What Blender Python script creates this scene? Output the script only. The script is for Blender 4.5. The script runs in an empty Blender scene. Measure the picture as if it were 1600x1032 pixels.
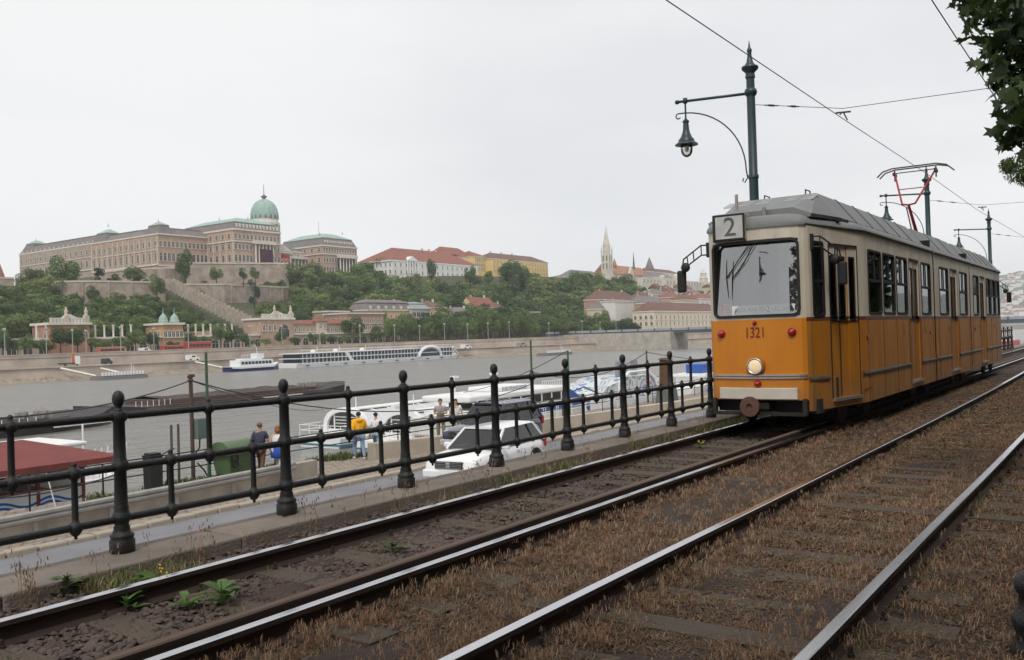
import bpy, bmesh, math, random
import numpy as np
from mathutils import Vector, Matrix
random.seed(7); rng = np.random.default_rng(11)
scene = bpy.context.scene
COL = scene.collection
R = math.radians; PI = math.pi

# ---------------------------------------------------------------- camera, sky, sun, exposure
YAW, PITCH, ROLL, FPX, CAMH = R(35.148), R(0.403), R(-1.793), 1400.0, 1.6124
cam_d = bpy.data.cameras.new('camera'); cam = bpy.data.objects.new('camera', cam_d); COL.objects.link(cam)
cam_d.sensor_width = 36.0; cam_d.lens = 36.0 * FPX / 1600.0
cam_d.clip_start = 0.05; cam_d.clip_end = 9000
_F = Vector((math.cos(YAW) * math.cos(PITCH), math.sin(YAW) * math.cos(PITCH), math.sin(PITCH)))
_R = Vector((math.sin(YAW), -math.cos(YAW), 0)); _U = _R.cross(_F)
_R, _U = _R * math.cos(ROLL) + _U * math.sin(ROLL), _U * math.cos(ROLL) - _R * math.sin(ROLL)
cam.matrix_world = Matrix(((_R.x, _U.x, -_F.x, 0), (_R.y, _U.y, -_F.y, 0), (_R.z, _U.z, -_F.z, CAMH), (0, 0, 0, 1)))
scene.camera = cam
SUN_EL, SUN_AZ = R(52), R(205)          # sun behind the camera's left shoulder, veiled by cloud
world = bpy.data.worlds.new('World'); scene.world = world; world.use_nodes = True
wn = world.node_tree; wn.nodes.clear()
w_out = wn.nodes.new('ShaderNodeOutputWorld'); w_bg = wn.nodes.new('ShaderNodeBackground')
w_sky = wn.nodes.new('ShaderNodeTexSky'); w_sky.sky_type = 'NISHITA'; w_sky.sun_disc = False
w_sky.sun_elevation = SUN_EL; w_sky.sun_rotation = PI / 2 - SUN_AZ; w_sky.air_density = 1.0; w_sky.dust_density = 3.0
w_tc = wn.nodes.new('ShaderNodeTexCoord'); w_map = wn.nodes.new('ShaderNodeMapping')
w_map.inputs['Scale'].default_value = (1.0, 1.0, 3.2)
w_n = wn.nodes.new('ShaderNodeTexNoise'); w_n.inputs['Scale'].default_value = 1.6
w_n.inputs['Detail'].default_value = 5; w_n.inputs['Roughness'].default_value = 0.5
w_r = wn.nodes.new('ShaderNodeValToRGB')     # colour of the closed cloud deck (before the 0.1 strength)
w_r.color_ramp.elements[0].position = 0.34; w_r.color_ramp.elements[0].color = (7.25, 7.32, 7.48, 1)
w_r.color_ramp.elements[1].position = 0.62; w_r.color_ramp.elements[1].color = (8.5, 8.47, 8.44, 1)
w_mix = wn.nodes.new('ShaderNodeMixRGB'); w_mix.inputs[0].default_value = 0.94
wn.links.new(w_tc.outputs['Generated'], w_map.inputs[0]); wn.links.new(w_map.outputs[0], w_n.inputs['Vector'])
wn.links.new(w_n.outputs['Fac'], w_r.inputs[0]); wn.links.new(w_sky.outputs[0], w_mix.inputs[1])
wn.links.new(w_r.outputs[0], w_mix.inputs[2]); wn.links.new(w_mix.outputs[0], w_bg.inputs[0])
w_bg.inputs[1].default_value = 0.1; wn.links.new(w_bg.outputs[0], w_out.inputs[0])
sun_d = bpy.data.lights.new('sun', 'SUN'); sun = bpy.data.objects.new('sun', sun_d); COL.objects.link(sun)
sun_d.energy = 1.5; sun_d.angle = R(14); sun_d.color = (1.0, 0.96, 0.9)
sun.rotation_euler = Vector((math.cos(SUN_AZ) * math.cos(SUN_EL), math.sin(SUN_AZ) * math.cos(SUN_EL), math.sin(SUN_EL))).to_track_quat('Z', 'Y').to_euler()
vs = scene.view_settings; vs.view_transform = 'Standard'; vs.look = 'None'; vs.gamma = 1.0; vs.exposure = 0.22; vs.use_curve_mapping = False
scene.cycles.max_bounces = 6; scene.cycles.transparent_max_bounces = 10; scene.cycles.use_denoising = True
scene.cycles.glossy_bounces = 3; scene.cycles.diffuse_bounces = 3; scene.cycles.volume_bounces = 1

# ---------------------------------------------------------------- helpers
def at_y(u, v, Y):
    """point where the sight line through photo pixel (u, v) meets the vertical plane Y"""
    d = _F + _R * ((u - 800) / FPX) - _U * ((v - 516) / FPX)
    return Vector((0, 0, CAMH)) + d * (Y / d.y)
def at_z(u, v, Z):
    d = _F + _R * ((u - 800) / FPX) - _U * ((v - 516) / FPX)
    return Vector((0, 0, CAMH)) + d * ((Z - CAMH) / d.z)

def _n(nt, typ, **kw):
    n = nt.nodes.new(typ)
    for k, v in kw.items(): setattr(n, k, v)
    return n
_mats = {}
def mat(name, col, rough=0.7, metal=0.0, var=0.25, scale=3.0, bump=0.0, bscale=30.0, col2=None, spec=0.5, detail=6, stretch=(1, 1, 1), coat=0.0, rvar=0.1, sub=None):
    """principled material with noise-driven colour variation, roughness variation and optional bump"""
    if name in _mats: return _mats[name]
    m = bpy.data.materials.new(name); m.use_nodes = True; nt = m.node_tree
    b = nt.nodes['Principled BSDF']; L = nt.links.new
    b.inputs['Metallic'].default_value = metal; b.inputs['Specular IOR Level'].default_value = spec
    if coat: b.inputs['Coat Weight'].default_value = coat; b.inputs['Coat Roughness'].default_value = 0.08
    tc = _n(nt, 'ShaderNodeTexCoord'); mp = _n(nt, 'ShaderNodeMapping'); mp.inputs['Scale'].default_value = stretch
    L(tc.outputs['Object'], mp.inputs[0])
    nz = _n(nt, 'ShaderNodeTexNoise'); nz.inputs['Scale'].default_value = scale; nz.inputs['Detail'].default_value = detail; nz.inputs['Roughness'].default_value = 0.62
    L(mp.outputs[0], nz.inputs['Vector'])
    rp = _n(nt, 'ShaderNodeValToRGB'); c = col
    c2 = col2 if col2 else tuple(x * (1 - var) for x in col[:3])
    if not col2: c = tuple(min(1, x * (1 + var * 0.5)) for x in col[:3])
    rp.color_ramp.elements[0].position = 0.3; rp.color_ramp.elements[1].position = 0.7
    rp.color_ramp.elements[0].color = (*c2[:3], 1); rp.color_ramp.elements[1].color = (*c[:3], 1)
    L(nz.outputs['Fac'], rp.inputs[0]); L(rp.outputs[0], b.inputs['Base Color'])
    mr = _n(nt, 'ShaderNodeMapRange'); mr.inputs['To Min'].default_value = max(0.02, rough - rvar); mr.inputs['To Max'].default_value = min(1, rough + rvar)
    L(nz.outputs['Fac'], mr.inputs['Value']); L(mr.outputs[0], b.inputs['Roughness'])
    if bump:
        n2 = _n(nt, 'ShaderNodeTexNoise'); n2.inputs['Scale'].default_value = bscale; n2.inputs['Detail'].default_value = 4
        L(mp.outputs[0], n2.inputs['Vector'])
        bp = _n(nt, 'ShaderNodeBump'); bp.inputs['Strength'].default_value = bump; bp.inputs['Distance'].default_value = 0.02
        L(n2.outputs['Fac'], bp.inputs['Height']); L(bp.outputs[0], b.inputs['Normal'])
    _mats[name] = m; return m

def foliage(name, col, col2, scale=0.6, rough=0.6, trans=0.25, ob=0.35):
    if name in _mats: return _mats[name]
    m = bpy.data.materials.new(name); m.use_nodes = True; nt = m.node_tree; L = nt.links.new
    b = nt.nodes['Principled BSDF']; b.inputs['Roughness'].default_value = rough; b.inputs['Specular IOR Level'].default_value = 0.3
    tc = _n(nt, 'ShaderNodeTexCoord'); nz = _n(nt, 'ShaderNodeTexNoise'); nz.inputs['Scale'].default_value = scale; nz.inputs['Detail'].default_value = 3
    L(tc.outputs['Object'], nz.inputs['Vector'])
    oi = _n(nt, 'ShaderNodeObjectInfo'); mx = _n(nt, 'ShaderNodeMath', operation='MULTIPLY_ADD')
    mx.inputs[1].default_value = ob; L(oi.outputs['Random'], mx.inputs[0])
    ad = _n(nt, 'ShaderNodeMath', operation='ADD'); ad.inputs[1].default_value = -ob * 0.5; L(nz.outputs['Fac'], ad.inputs[0]); L(ad.outputs[0], mx.inputs[2])
    rp = _n(nt, 'ShaderNodeValToRGB'); rp.color_ramp.elements[0].position = 0.3; rp.color_ramp.elements[1].position = 0.7
    rp.color_ramp.elements[0].color = (*col2, 1); rp.color_ramp.elements[1].color = (*col, 1)
    L(mx.outputs[0], rp.inputs[0]); L(rp.outputs[0], b.inputs['Base Color'])
    tr = _n(nt, 'ShaderNodeBsdfTranslucent'); L(rp.outputs[0], tr.inputs['Color'])
    ms = _n(nt, 'ShaderNodeMixShader'); ms.inputs[0].default_value = trans
    L(b.outputs[0], ms.inputs[1]); L(tr.outputs[0], ms.inputs[2])
    L(ms.outputs[0], nt.nodes['Material Output'].inputs['Surface'])
    _mats[name] = m; return m

def glass(name, tint=(0.6, 0.65, 0.65), refl=0.2, rough=0.02):
    """thin pane: tinted see-through plus mirror reflection by angle"""
    if name in _mats: return _mats[name]
    m = bpy.data.materials.new(name); m.use_nodes = True; nt = m.node_tree; L = nt.links.new
    nt.nodes.remove(nt.nodes['Principled BSDF'])
    t = _n(nt, 'ShaderNodeBsdfTransparent'); t.inputs[0].default_value = (*tint, 1)
    g = _n(nt, 'ShaderNodeBsdfGlossy'); g.inputs['Roughness'].default_value = rough
    fr = _n(nt, 'ShaderNodeFresnel'); fr.inputs['IOR'].default_value = 1.5
    ma = _n(nt, 'ShaderNodeMath', operation='MULTIPLY_ADD'); ma.inputs[1].default_value = 1.0; ma.inputs[2].default_value = refl; ma.use_clamp = True
    L(fr.outputs[0], ma.inputs[0])
    ms = _n(nt, 'ShaderNodeMixShader'); L(ma.outputs[0], ms.inputs[0]); L(t.outputs[0], ms.inputs[1]); L(g.outputs[0], ms.inputs[2])
    L(ms.outputs[0], nt.nodes['Material Output'].inputs['Surface'])
    _mats[name] = m; return m

def emis(name, col, s):
    if name in _mats: return _mats[name]
    m = bpy.data.materials.new(name); m.use_nodes = True; b = m.node_tree.nodes['Principled BSDF']
    b.inputs['Base Color'].default_value = (*col, 1); b.inputs['Emission Color'].default_value = (*col, 1); b.inputs['Emission Strength'].default_value = s
    _mats[name] = m; return m

class MB:
    """collects faces; build() links them as ONE mesh object"""
    def __init__(s): s.v = []; s.f = []; s.m = []; s.cur = 0
    def mi(s, i): s.cur = i; return s
    def add(s, vs, fs):
        o = len(s.v); s.v += [tuple(x) for x in vs]; s.f += [tuple(o + i for i in f) for f in fs]; s.m += [s.cur] * len(fs); return s
    def quad(s, a, b, c, d): return s.add([a, b, c, d], [(0, 1, 2, 3)])
    def poly(s, pts): return s.add(pts, [tuple(range(len(pts)))])
    def box(s, c, d, rz=0.0, M=None, top=1.0):
        x, y, z = d[0] / 2, d[1] / 2, d[2] / 2
        vs = [Vector((sx * x * (top if sz > 0 else 1), sy * y * (top if sz > 0 else 1), sz * z)) for sz in (-1, 1) for sx, sy in ((-1, -1), (1, -1), (1, 1), (-1, 1))]
        T = Matrix.Translation(c) @ (M if M else Matrix.Rotation(rz, 4, 'Z'))
        return s.add([T @ v for v in vs], [(3, 2, 1, 0), (4, 5, 6, 7), (0, 1, 5, 4), (1, 2, 6, 5), (2, 3, 7, 6), (3, 0, 4, 7)])
    def b2(s, p0, p1): 
        return s.box([(p0[i] + p1[i]) / 2 for i in range(3)], [abs(p1[i] - p0[i]) for i in range(3)])
    def tube(s, pts, r, n=6, caps=True):
        pts = [Vector(p) for p in pts]; rs = r if isinstance(r, (list, tuple)) else [r] * len(pts); vs = []; k = len(pts)
        up = None
        for i, p in enumerate(pts):
            t = (pts[min(i + 1, k - 1)] - pts[max(i - 1, 0)]).normalized()
            if up is None: up = Vector((0, 0, 1)) if abs(t.z) < 0.9 else Vector((1, 0, 0))
            a = t.cross(up)
            if a.length < 1e-4: a = t.cross(Vector((0.3, 1, 0.2)))
            a.normalize(); b = a.cross(t).normalized(); up = b
            vs += [p + a * math.cos(2 * PI * j / n) * rs[i] + b * math.sin(2 * PI * j / n) * rs[i] for j in range(n)]
        fs = [(i * n + j, i * n + (j + 1) % n, (i + 1) * n + (j + 1) % n, (i + 1) * n + j) for i in range(k - 1) for j in range(n)]
        if caps: fs += [tuple(range(n))[::-1], tuple((k - 1) * n + j for j in range(n))]
        return s.add(vs, fs)
    def lathe(s, prof, c=(0, 0, 0), n=12, M=None, flute=0):
        """prof: (radius, z) pairs revolved about z"""
        vs = []; T = Matrix.Translation(c) @ (M if M else Matrix.Identity(4))
        for r, z in prof: vs += [T @ Vector((r * math.cos(2 * PI * j / n), r * math.sin(2 * PI * j / n), z)) for j in range(n)]
        k = len(prof); fs = [(i * n + j, i * n + (j + 1) % n, (i + 1) * n + (j + 1) % n, (i + 1) * n + j) for i in range(k - 1) for j in range(n)]
        fs += [tuple(range(n))[::-1], tuple((k - 1) * n + j for j in range(n))]
        return s.add(vs, fs)
    def prism(s, poly, z0, z1, T=None, cap=True):
        n = len(poly); vs = [Vector((x, y, z0)) for x, y in poly] + [Vector((x, y, z1)) for x, y in poly]
        if T: vs = [T @ v for v in vs]
        fs = [(i, (i + 1) % n, n + (i + 1) % n, n + i) for i in range(n)]
        if cap: fs += [tuple(range(n))[::-1], tuple(range(n, 2 * n))]
        return s.add(vs, fs)
    def loft(s, rings, closed=True, caps=True):
        n = len(rings[0]); vs = [p for r in rings for p in r]; fs = []
        for i in range(len(rings) - 1):
            for j in range(n if closed else n - 1): fs.append((i * n + j, i * n + (j + 1) % n, (i + 1) * n + (j + 1) % n, (i + 1) * n + j))
        if caps and closed: fs += [tuple(range(n))[::-1], tuple((len(rings) - 1) * n + j for j in range(n))]
        return s.add(vs, fs)
    def ico(s, c, r, sub=1, sc=(1, 1, 1)):
        bm = bmesh.new(); bmesh.ops.create_icosphere(bm, subdivisions=sub, radius=1)
        vs = [(c[0] + v.co.x * r * sc[0], c[1] + v.co.y * r * sc[1], c[2] + v.co.z * r * sc[2]) for v in bm.verts]
        bm.verts.ensure_lookup_table(); fs = [tuple(v.index for v in f.verts) for f in bm.faces]; bm.free(); return s.add(vs, fs)
    def mesh(s, name, mats, smooth=False):
        me = bpy.data.meshes.new(name); me.from_pydata(s.v, [], s.f)
        for m in (mats if isinstance(mats, (list, tuple)) else [mats]): me.materials.append(m)
        me.polygons.foreach_set('material_index', s.m)
        if smooth: me.polygons.foreach_set('use_smooth', [True] * len(s.f))
        me.update(); return me
    def build(s, name, mats, parent=None, loc=None, rz=None, smooth=False, bevel=0, label=None, auto=None):
        me = s.mesh(name, mats, smooth)
        if auto:
            me.set_sharp_from_angle(angle=R(auto)) if hasattr(me, 'set_sharp_from_angle') else None
        o = bpy.data.objects.new(name, me); COL.objects.link(o)
        if parent: o.parent = parent
        if loc: o.location = loc
        if rz is not None: o.rotation_euler = (0, 0, rz)
        if bevel:
            md = o.modifiers.new('bevel', 'BEVEL'); md.width = bevel; md.segments = 2; md.limit_method = 'ANGLE'; md.angle_limit = R(40)
        if label: o['label'] = label
        return o

def np_obj(name, V, Fq, mats, mi=None, parent=None, smooth=False):
    """mesh object from numpy arrays of vertices and equal-sized faces"""
    me = bpy.data.meshes.new(name); V = np.asarray(V, np.float32); Fq = np.asarray(Fq, np.int32); k = Fq.shape[1]
    me.vertices.add(len(V)); me.vertices.foreach_set('co', V.ravel())
    me.loops.add(Fq.size); me.loops.foreach_set('vertex_index', Fq.ravel())
    me.polygons.add(len(Fq)); me.polygons.foreach_set('loop_start', np.arange(0, Fq.size, k, dtype=np.int32)); me.polygons.foreach_set('loop_total', np.full(len(Fq), k, np.int32))
    for m in (mats if isinstance(mats, (list, tuple)) else [mats]): me.materials.append(m)
    if mi is not None: me.polygons.foreach_set('material_index', np.asarray(mi, np.int32))
    if smooth: me.polygons.foreach_set('use_smooth', np.ones(len(Fq), bool))
    me.update(calc_edges=True); me.validate()
    if name is None: return me
    o = bpy.data.objects.new(name, me); COL.objects.link(o)
    if parent: o.parent = parent
    return o

def thing(name, label, cat, loc=(0, 0, 0), rz=0.0, group=None):
    o = bpy.data.objects.new(name, None); COL.objects.link(o); o.location = loc; o.rotation_euler = (0, 0, rz)
    o.empty_display_size = 0.3; o['label'] = label; o['category'] = cat
    if group: o['group'] = group
    return o
def tag(o, label=None, cat=None, group=None, kind=None):
    if label: o['label'] = label
    if cat: o['category'] = cat
    if group: o['group'] = group
    if kind: o['kind'] = kind
    return o
def inst(name, me, parent=None, loc=(0, 0, 0), rot=(0, 0, 0), sc=(1, 1, 1)):
    o = bpy.data.objects.new(name, me); COL.objects.link(o); o.parent = parent; o.location = loc; o.rotation_euler = rot; o.scale = sc; return o
def copy_tree(src, parent=None):
    c = src.copy(); COL.objects.link(c); c.parent = parent
    for ch in src.children: copy_tree(ch, c)
    return c
def text(name, s, size, m, parent, loc, rot, ext=0.002, align='CENTER', sx=1.0):
    cu = bpy.data.curves.new(name, 'FONT'); cu.body = s; cu.size = size; cu.extrude = ext; cu.align_x = align; cu.align_y = 'CENTER'; cu.resolution_u = 3
    tmp = bpy.data.objects.new(name, cu); COL.objects.link(tmp)
    me = bpy.data.meshes.new_from_object(tmp.evaluated_get(bpy.context.evaluated_depsgraph_get())); me.materials.clear(); me.materials.append(m)
    bpy.data.objects.remove(tmp); bpy.data.curves.remove(cu)
    o = bpy.data.objects.new(name, me); COL.objects.link(o); o.parent = parent; o.location = loc; o.rotation_euler = rot; o.scale = (sx, 1, 1); return o
def lerp(a, b, t): return a + (b - a) * t

# ---------------------------------------------------------------- shared materials
M_iron = mat('iron_paint', (0.0065, 0.0135, 0.0145), 0.48, scale=7, bump=0.4, bscale=70, spec=0.45, col2=(0.016, 0.0115, 0.009), rvar=.2)
M_post = mat('lamp_post_paint', (0.017, 0.045, 0.052), 0.42, var=0.35, scale=4, bump=0.1)
M_conc = mat('concrete', (0.21, 0.175, 0.145), 0.9, var=0.35, scale=1.2, bump=0.6, bscale=40)
M_ballast = mat('ballast_earth', (0.068, 0.043, 0.03), 0.95, scale=2.2, bump=1.0, bscale=45, col2=(0.03, 0.02, 0.015))
M_rust = mat('rusty_steel', (0.045, 0.025, 0.018), 0.8, scale=6, bump=0.3, col2=(0.018, 0.011, 0.009), stretch=(0.15, 1, 1))
M_shine = mat('polished_rail', (0.62, 0.62, 0.64), 0.22, metal=1.0, var=0.15, scale=3, stretch=(0.1, 1, 1))
M_wood = mat('old_sleeper', (0.115, 0.09, 0.064), 0.9, scale=4, bump=0.7, col2=(0.08, 0.06, 0.043), stretch=(8, 0.5, 1))
M_stone = mat('ballast_stone', (0.13, 0.10, 0.085), 0.9, scale=1.7, col2=(0.055, 0.034, 0.026), bump=0.4)
M_black = mat('black_rubber', (0.012, 0.012, 0.012), 0.6, var=0.2)
M_dark = mat('dark_underframe', (0.022, 0.018, 0.015), 0.85, var=0.4)
M_white = mat('white_paint', (0.78, 0.78, 0.77), 0.45, var=0.08, scale=1.5)
M_chrome = mat('chrome', (0.7, 0.7, 0.72), 0.18, metal=1.0, var=0.1)
M_wire = mat('wire_metal', (0.05, 0.05, 0.05), 0.5, metal=0.4, var=0.2)
# ================================================================ ground, ledge, quay platform
Y_LI, Y_LO = 6.46, 7.08                 # promenade ledge under the railing
QZ, WZ = -2.8, -7.0                     # lower quay level, river level
RZ = -0.17                              # ballast level under the rail heads (rail top = 0)
def drift(x): return 0.0 if x < 12 else 0.00045 * (x - 12) ** 2 * (1 if x < 45 else 1)
def grid_obj(name, x0, x1, y0, y1, nx, ny, zf, m, kind='structure'):
    xs = np.linspace(0, 1, nx) ** 1.6 * (x1 - x0) + x0; ys = np.linspace(y0, y1, ny)
    X, Yv = np.meshgrid(xs, ys, indexing='ij'); Z = zf(X, Yv)
    V = np.stack([X, Yv, Z], -1).reshape(-1, 3); i = np.arange(nx - 1)[:, None] * ny + np.arange(ny - 1)[None]
    F = np.stack([i, i + ny, i + ny + 1, i + 1], -1).reshape(-1, 4)
    o = np_obj(name, V, F, m, smooth=True); o['kind'] = kind; return o
def hump(X, Yv):
    z = RZ + 0.018 * np.sin(X * 3.1 + Yv * 2) * np.sin(Yv * 4.3 - X) + 0.02 * np.sin(X * 0.9) * np.cos(Yv * 1.7)
    z += 0.03 * np.exp(-((Yv - 3.55) / 0.35) ** 2) - 0.03 * np.exp(-((Yv - 6.2) / 0.2) ** 2)
    return z + rng.normal(0, 0.006, X.shape)
grid_obj('track_bed', -6, 190, -3.0, Y_LI, 260, 90, hump, M_ballast)
g = MB(); g.quad((-60, -60, RZ - 0.05), (190, -60, RZ - 0.05), (190, -2.9, RZ - 0.05), (-60, -2.9, RZ - 0.05)); g.quad((-60, -2.9, RZ - .05), (-6.1, -2.9, RZ - .05), (-6.1, Y_LI, RZ - .05), (-60, Y_LI, RZ - .05))
tag(g.build('ground', mat('dry_earth', (0.10, 0.075, 0.055), 0.95, scale=0.6, bump=0.8, col2=(0.05, 0.04, 0.028))), kind='structure')

# stone ledge: blocks laid end to end, joints open, on a retaining wall that drops to the lower quay
ledge = MB().b2((-30, Y_LI + 0.05, QZ - 0.4), (190, Y_LO - 0.06, -0.19)).build('retaining_wall', mat('quay_wall_stone', (0.33, 0.29, 0.25), 0.9, var=0.4, scale=0.8, bump=0.8)); tag(ledge, kind='structure')
ledge['label'] = 'stone retaining wall dropping from the tram promenade to the lower quay'
me_slab = MB().b2((-0.995, 0, -0.14), (0.995, Y_LO - Y_LI, 0)).mesh('ledge_slab', M_conc)
for k in range(46):
    x = -8 + 2.0 * k
    o = inst('ledge_slab', me_slab, ledge, (x, Y_LI + random.uniform(-.008, .008), -0.05 + random.uniform(-.004, .004)), (random.uniform(-.003, .003), 0, random.uniform(-.002, .002)))
    md = o.modifiers.new('bevel', 'BEVEL'); md.width = 0.018; md.segments = 2
o = MB().b2((83.1, Y_LI, -0.19), (190, Y_LO, -0.05)).build('ledge_coping', M_conc, ledge)

# ================================================================ tracks
rail_prof = [(-.035, 0), (-.028, .004), (.028, .004), (.035, 0), (.036, -.03), (.012, -.045), (.009, -.12), (.06, -.145), (.06, -.155), (-.06, -.155), (-.06, -.145), (-.009, -.12), (-.012, -.045), (-.036, -.03)]
def rail(name, parent, y, dr, mats, prof=rail_prof, z=0.0, x0=-6, x1=190, shine=True, wob=0.0):
    m = MB(); xs = [x0 + i * 1.5 for i in range(int((60 - x0) / 1.5))] + [60 + i * 10 for i in range(int((x1 - 60) / 10) + 1)]
    rings = [[(x, y + yy + dr(x) + wob * math.sin(x * 0.9 + y), z + zz) for yy, zz in prof] for x in xs]; n = len(prof)
    m.loft(rings); 
    for i, f in enumerate(m.f):
        if len(f) == 4 and (f[0] % n) in (0, 1, 2): m.m[i] = 0 if shine else 1
        else: m.m[i] = 1
    return m.build(name, mats, parent)
def bolt_mesh():
    return MB().lathe([(.022, 0), (.022, .018), (.013, .02), (.013, .05), (.009, .055)], n=6).mesh('bolt', M_rust)
me_bolt = bolt_mesh()
me_slp = MB().box((0, 0, -0.08), (0.24, 2.5, 0.16)).mesh('sleeper', M_wood)
def track(label, yc, yi, dr, first, last):
    t = thing('railway_track', label, 'railway track', (0, 0, 0))
    for y in (yc, yi): rail('rail', t, y, dr, [M_shine, M_rust], wob=0.004)
    ym = (yc + yi) / 2; x = first
    while x < last:
        o = inst('sleeper', me_slp, t, (x + random.uniform(-.03, .03), ym + dr(x) + random.uniform(-.04, .04), RZ + 0.028 + random.uniform(-.012, .008)), (random.uniform(-.008, .008), random.uniform(-.02, .02), random.uniform(-.025, .025)))
        if x < 22:
            for y in (yc, yi):
                for s in (-1, 1): inst('bolt', me_bolt, t, (x + random.uniform(-.05, .05), y + dr(x) + s * random.uniform(.085, .1), RZ + 0.028), (0, 0, random.random()))
        x += 0.68
    return t
near_track = track('near tram track, sleepers half buried in brown weeds, nearest to the camera', 1.41, 2.91, drift, 1.5, 40)
far_track = track('far tram track with a rusty check rail, carrying the yellow tram', 4.235, 5.665, lambda x: 0.0, 0.5, 40)
chk = [(-.04, .02), (-.03, .03), (.03, .03), (.04, .02), (.04, -.03), (.015, -.05), (.012, -.12), (.05, -.15), (-.05, -.15), (-.012, -.12), (-.015, -.05), (-.04, -.03)]
rail('check_rail', far_track, 4.39, lambda x: 0.0, [mat('rail_brown', (0.13, 0.085, 0.055), 0.75, scale=5, col2=(0.07, 0.04, 0.027), stretch=(.1, 1, 1), bump=.2), M_rust], chk, 0.0, -6, 60, True)

# loose ballast stones (too many to pick apart) in and beside the far track
def stones(name, n, xr, yf, smin, smax, zoff):
    base = np.array([[1, 0, 0], [-1, 0, 0], [0, 1, 0], [0, -1, 0], [0, 0, .8], [0, 0, -.8], [.6, .6, .5], [-.6, .55, .45], [.5, -.6, .5], [-.55, -.6, .4]])
    bf = np.array([[4, 0, 6], [4, 6, 2], [4, 2, 7], [4, 7, 1], [4, 1, 9], [4, 9, 3], [4, 3, 8], [4, 8, 0], [0, 2, 6], [2, 1, 7], [1, 3, 9], [3, 0, 8]])
    t = rng.random(n) ** 1.9; x = xr[0] + (xr[1] - xr[0]) * t; y = yf(n)
    s = rng.uniform(smin, smax, n); a = rng.uniform(0, 6.28, n)
    P = base[None] * rng.uniform(.65, 1.25, (n, 10, 1)) * s[:, None, None] * rng.uniform(.55, 1.2, (n, 1, 3))
    ca, sa = np.cos(a)[:, None], np.sin(a)[:, None]
    Q = np.stack([P[..., 0] * ca - P[..., 1] * sa, P[..., 0] * sa + P[..., 1] * ca, P[..., 2] * .8], -1)
    Q += np.stack([x, y, np.full(n, RZ + zoff) + rng.uniform(-.006, .012, n)], -1)[:, None]
    F = (bf[None] + (np.arange(n) * 10)[:, None, None]).reshape(-1, 3)
    o = np_obj(name, Q.reshape(-1, 3), F, M_stone); return o
def ymix(*bands):
    def f(n):
        i = rng.integers(0, len(bands), n); lo = np.array([b[0] for b in bands])[i]; hi = np.array([b[1] for b in bands])[i]; return rng.uniform(lo, hi)
    return f
tag(stones('ballast_gravel', 34000, (1, 30), ymix((4.45, 5.6), (4.45, 5.6), (4.45, 5.6), (4.45, 5.6), (4.45, 5.6), (5.72, 6.44), (5.72, 6.44), (2.98, 4.2), (-2, 2.9)), .01, .036, .012), 'grey brown broken stone gravel lying between the rails', 'gravel', kind='stuff')

# ================================================================ iron railing along the ledge
FZ = -0.05
def fy(x): return 6.925 - 0.0085 * x
FX0, FS = 4.145, 1.715
fence = thing('iron_railing', 'dark green cast iron railing with acorn finials along the tram promenade', 'railing', (0, 0, 0))
post_prof = [(.098, 0), (.1, .01), (.1, .095), (.088, .11), (.094, .125), (.094, .14), (.075, .155), (.062, .19), (.066, .2), (.055, .22), (.058, .24), (.078, .27), (.078, .295), (.062, .32), (.057, .335), (.058, .36),
             (.053, .38), (.048, .66), (.07, .68), (.072, .705), (.062, .735), (.05, .76), (.046, 1.06), (.062, 1.075), (.07, 1.1), (.064, 1.135), (.06, 1.145), (.05, 1.152)]
fin_prof = [(.05, 1.15), (.03, 1.165), (.026, 1.185), (.036, 1.2), (.047, 1.225), (.05, 1.255), (.045, 1.285), (.03, 1.308), (.012, 1.318)]
me_post = MB().lathe(post_prof, n=16).mesh('post', M_iron, True); me_fin = MB().lathe(fin_prof, n=14).mesh('finial', M_iron, True)
def bal_mesh(z0, z1):
    h = z1 - z0
    return MB().lathe([(.006, -.095), (.016, -.085), (.01, -.075), (.03, -.06), (.05, -.03), (.056, 0), (.05, .028), (.03, .04), (.026, .06), (.024, h - .06), (.03, h - .045), (.05, h - .03), (.056, h), (.05, h + .03), (.03, h + .045), (.018, h + .055), (.024, h + .07), (.016, h + .085), (.006, h + .092)], n=12).mesh('baluster', M_iron, True)
ZR = (0.27, 0.69, 1.105)
me_up, me_lo = bal_mesh(ZR[1], ZR[2]), bal_mesh(ZR[0], ZR[1])
for k in range(-2, 34):
    x = FX0 + FS * k
    p = inst('post', me_post, fence, (x, fy(x), FZ), (0, 0, random.random())); inst('finial', me_fin, p)
    x2 = x + FS
    if k == 33: break
    for zr in ZR:
        n = 2
        MB().tube([(x, fy(x), FZ + zr + random.uniform(-.003, .003)), ((x + x2) / 2, fy((x + x2) / 2), FZ + zr + random.uniform(-.005, .004)), (x2, fy(x2), FZ + zr)], .031, 10, False).build('rail', M_iron, fence, smooth=True)
    inst('baluster', me_up, fence, (x + FS * .5, fy(x + FS * .5), FZ + ZR[1]))
    for q in (.27, .775): inst('baluster', me_lo, fence, (x + FS * q, fy(x + FS * q), FZ + ZR[0]))

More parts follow.
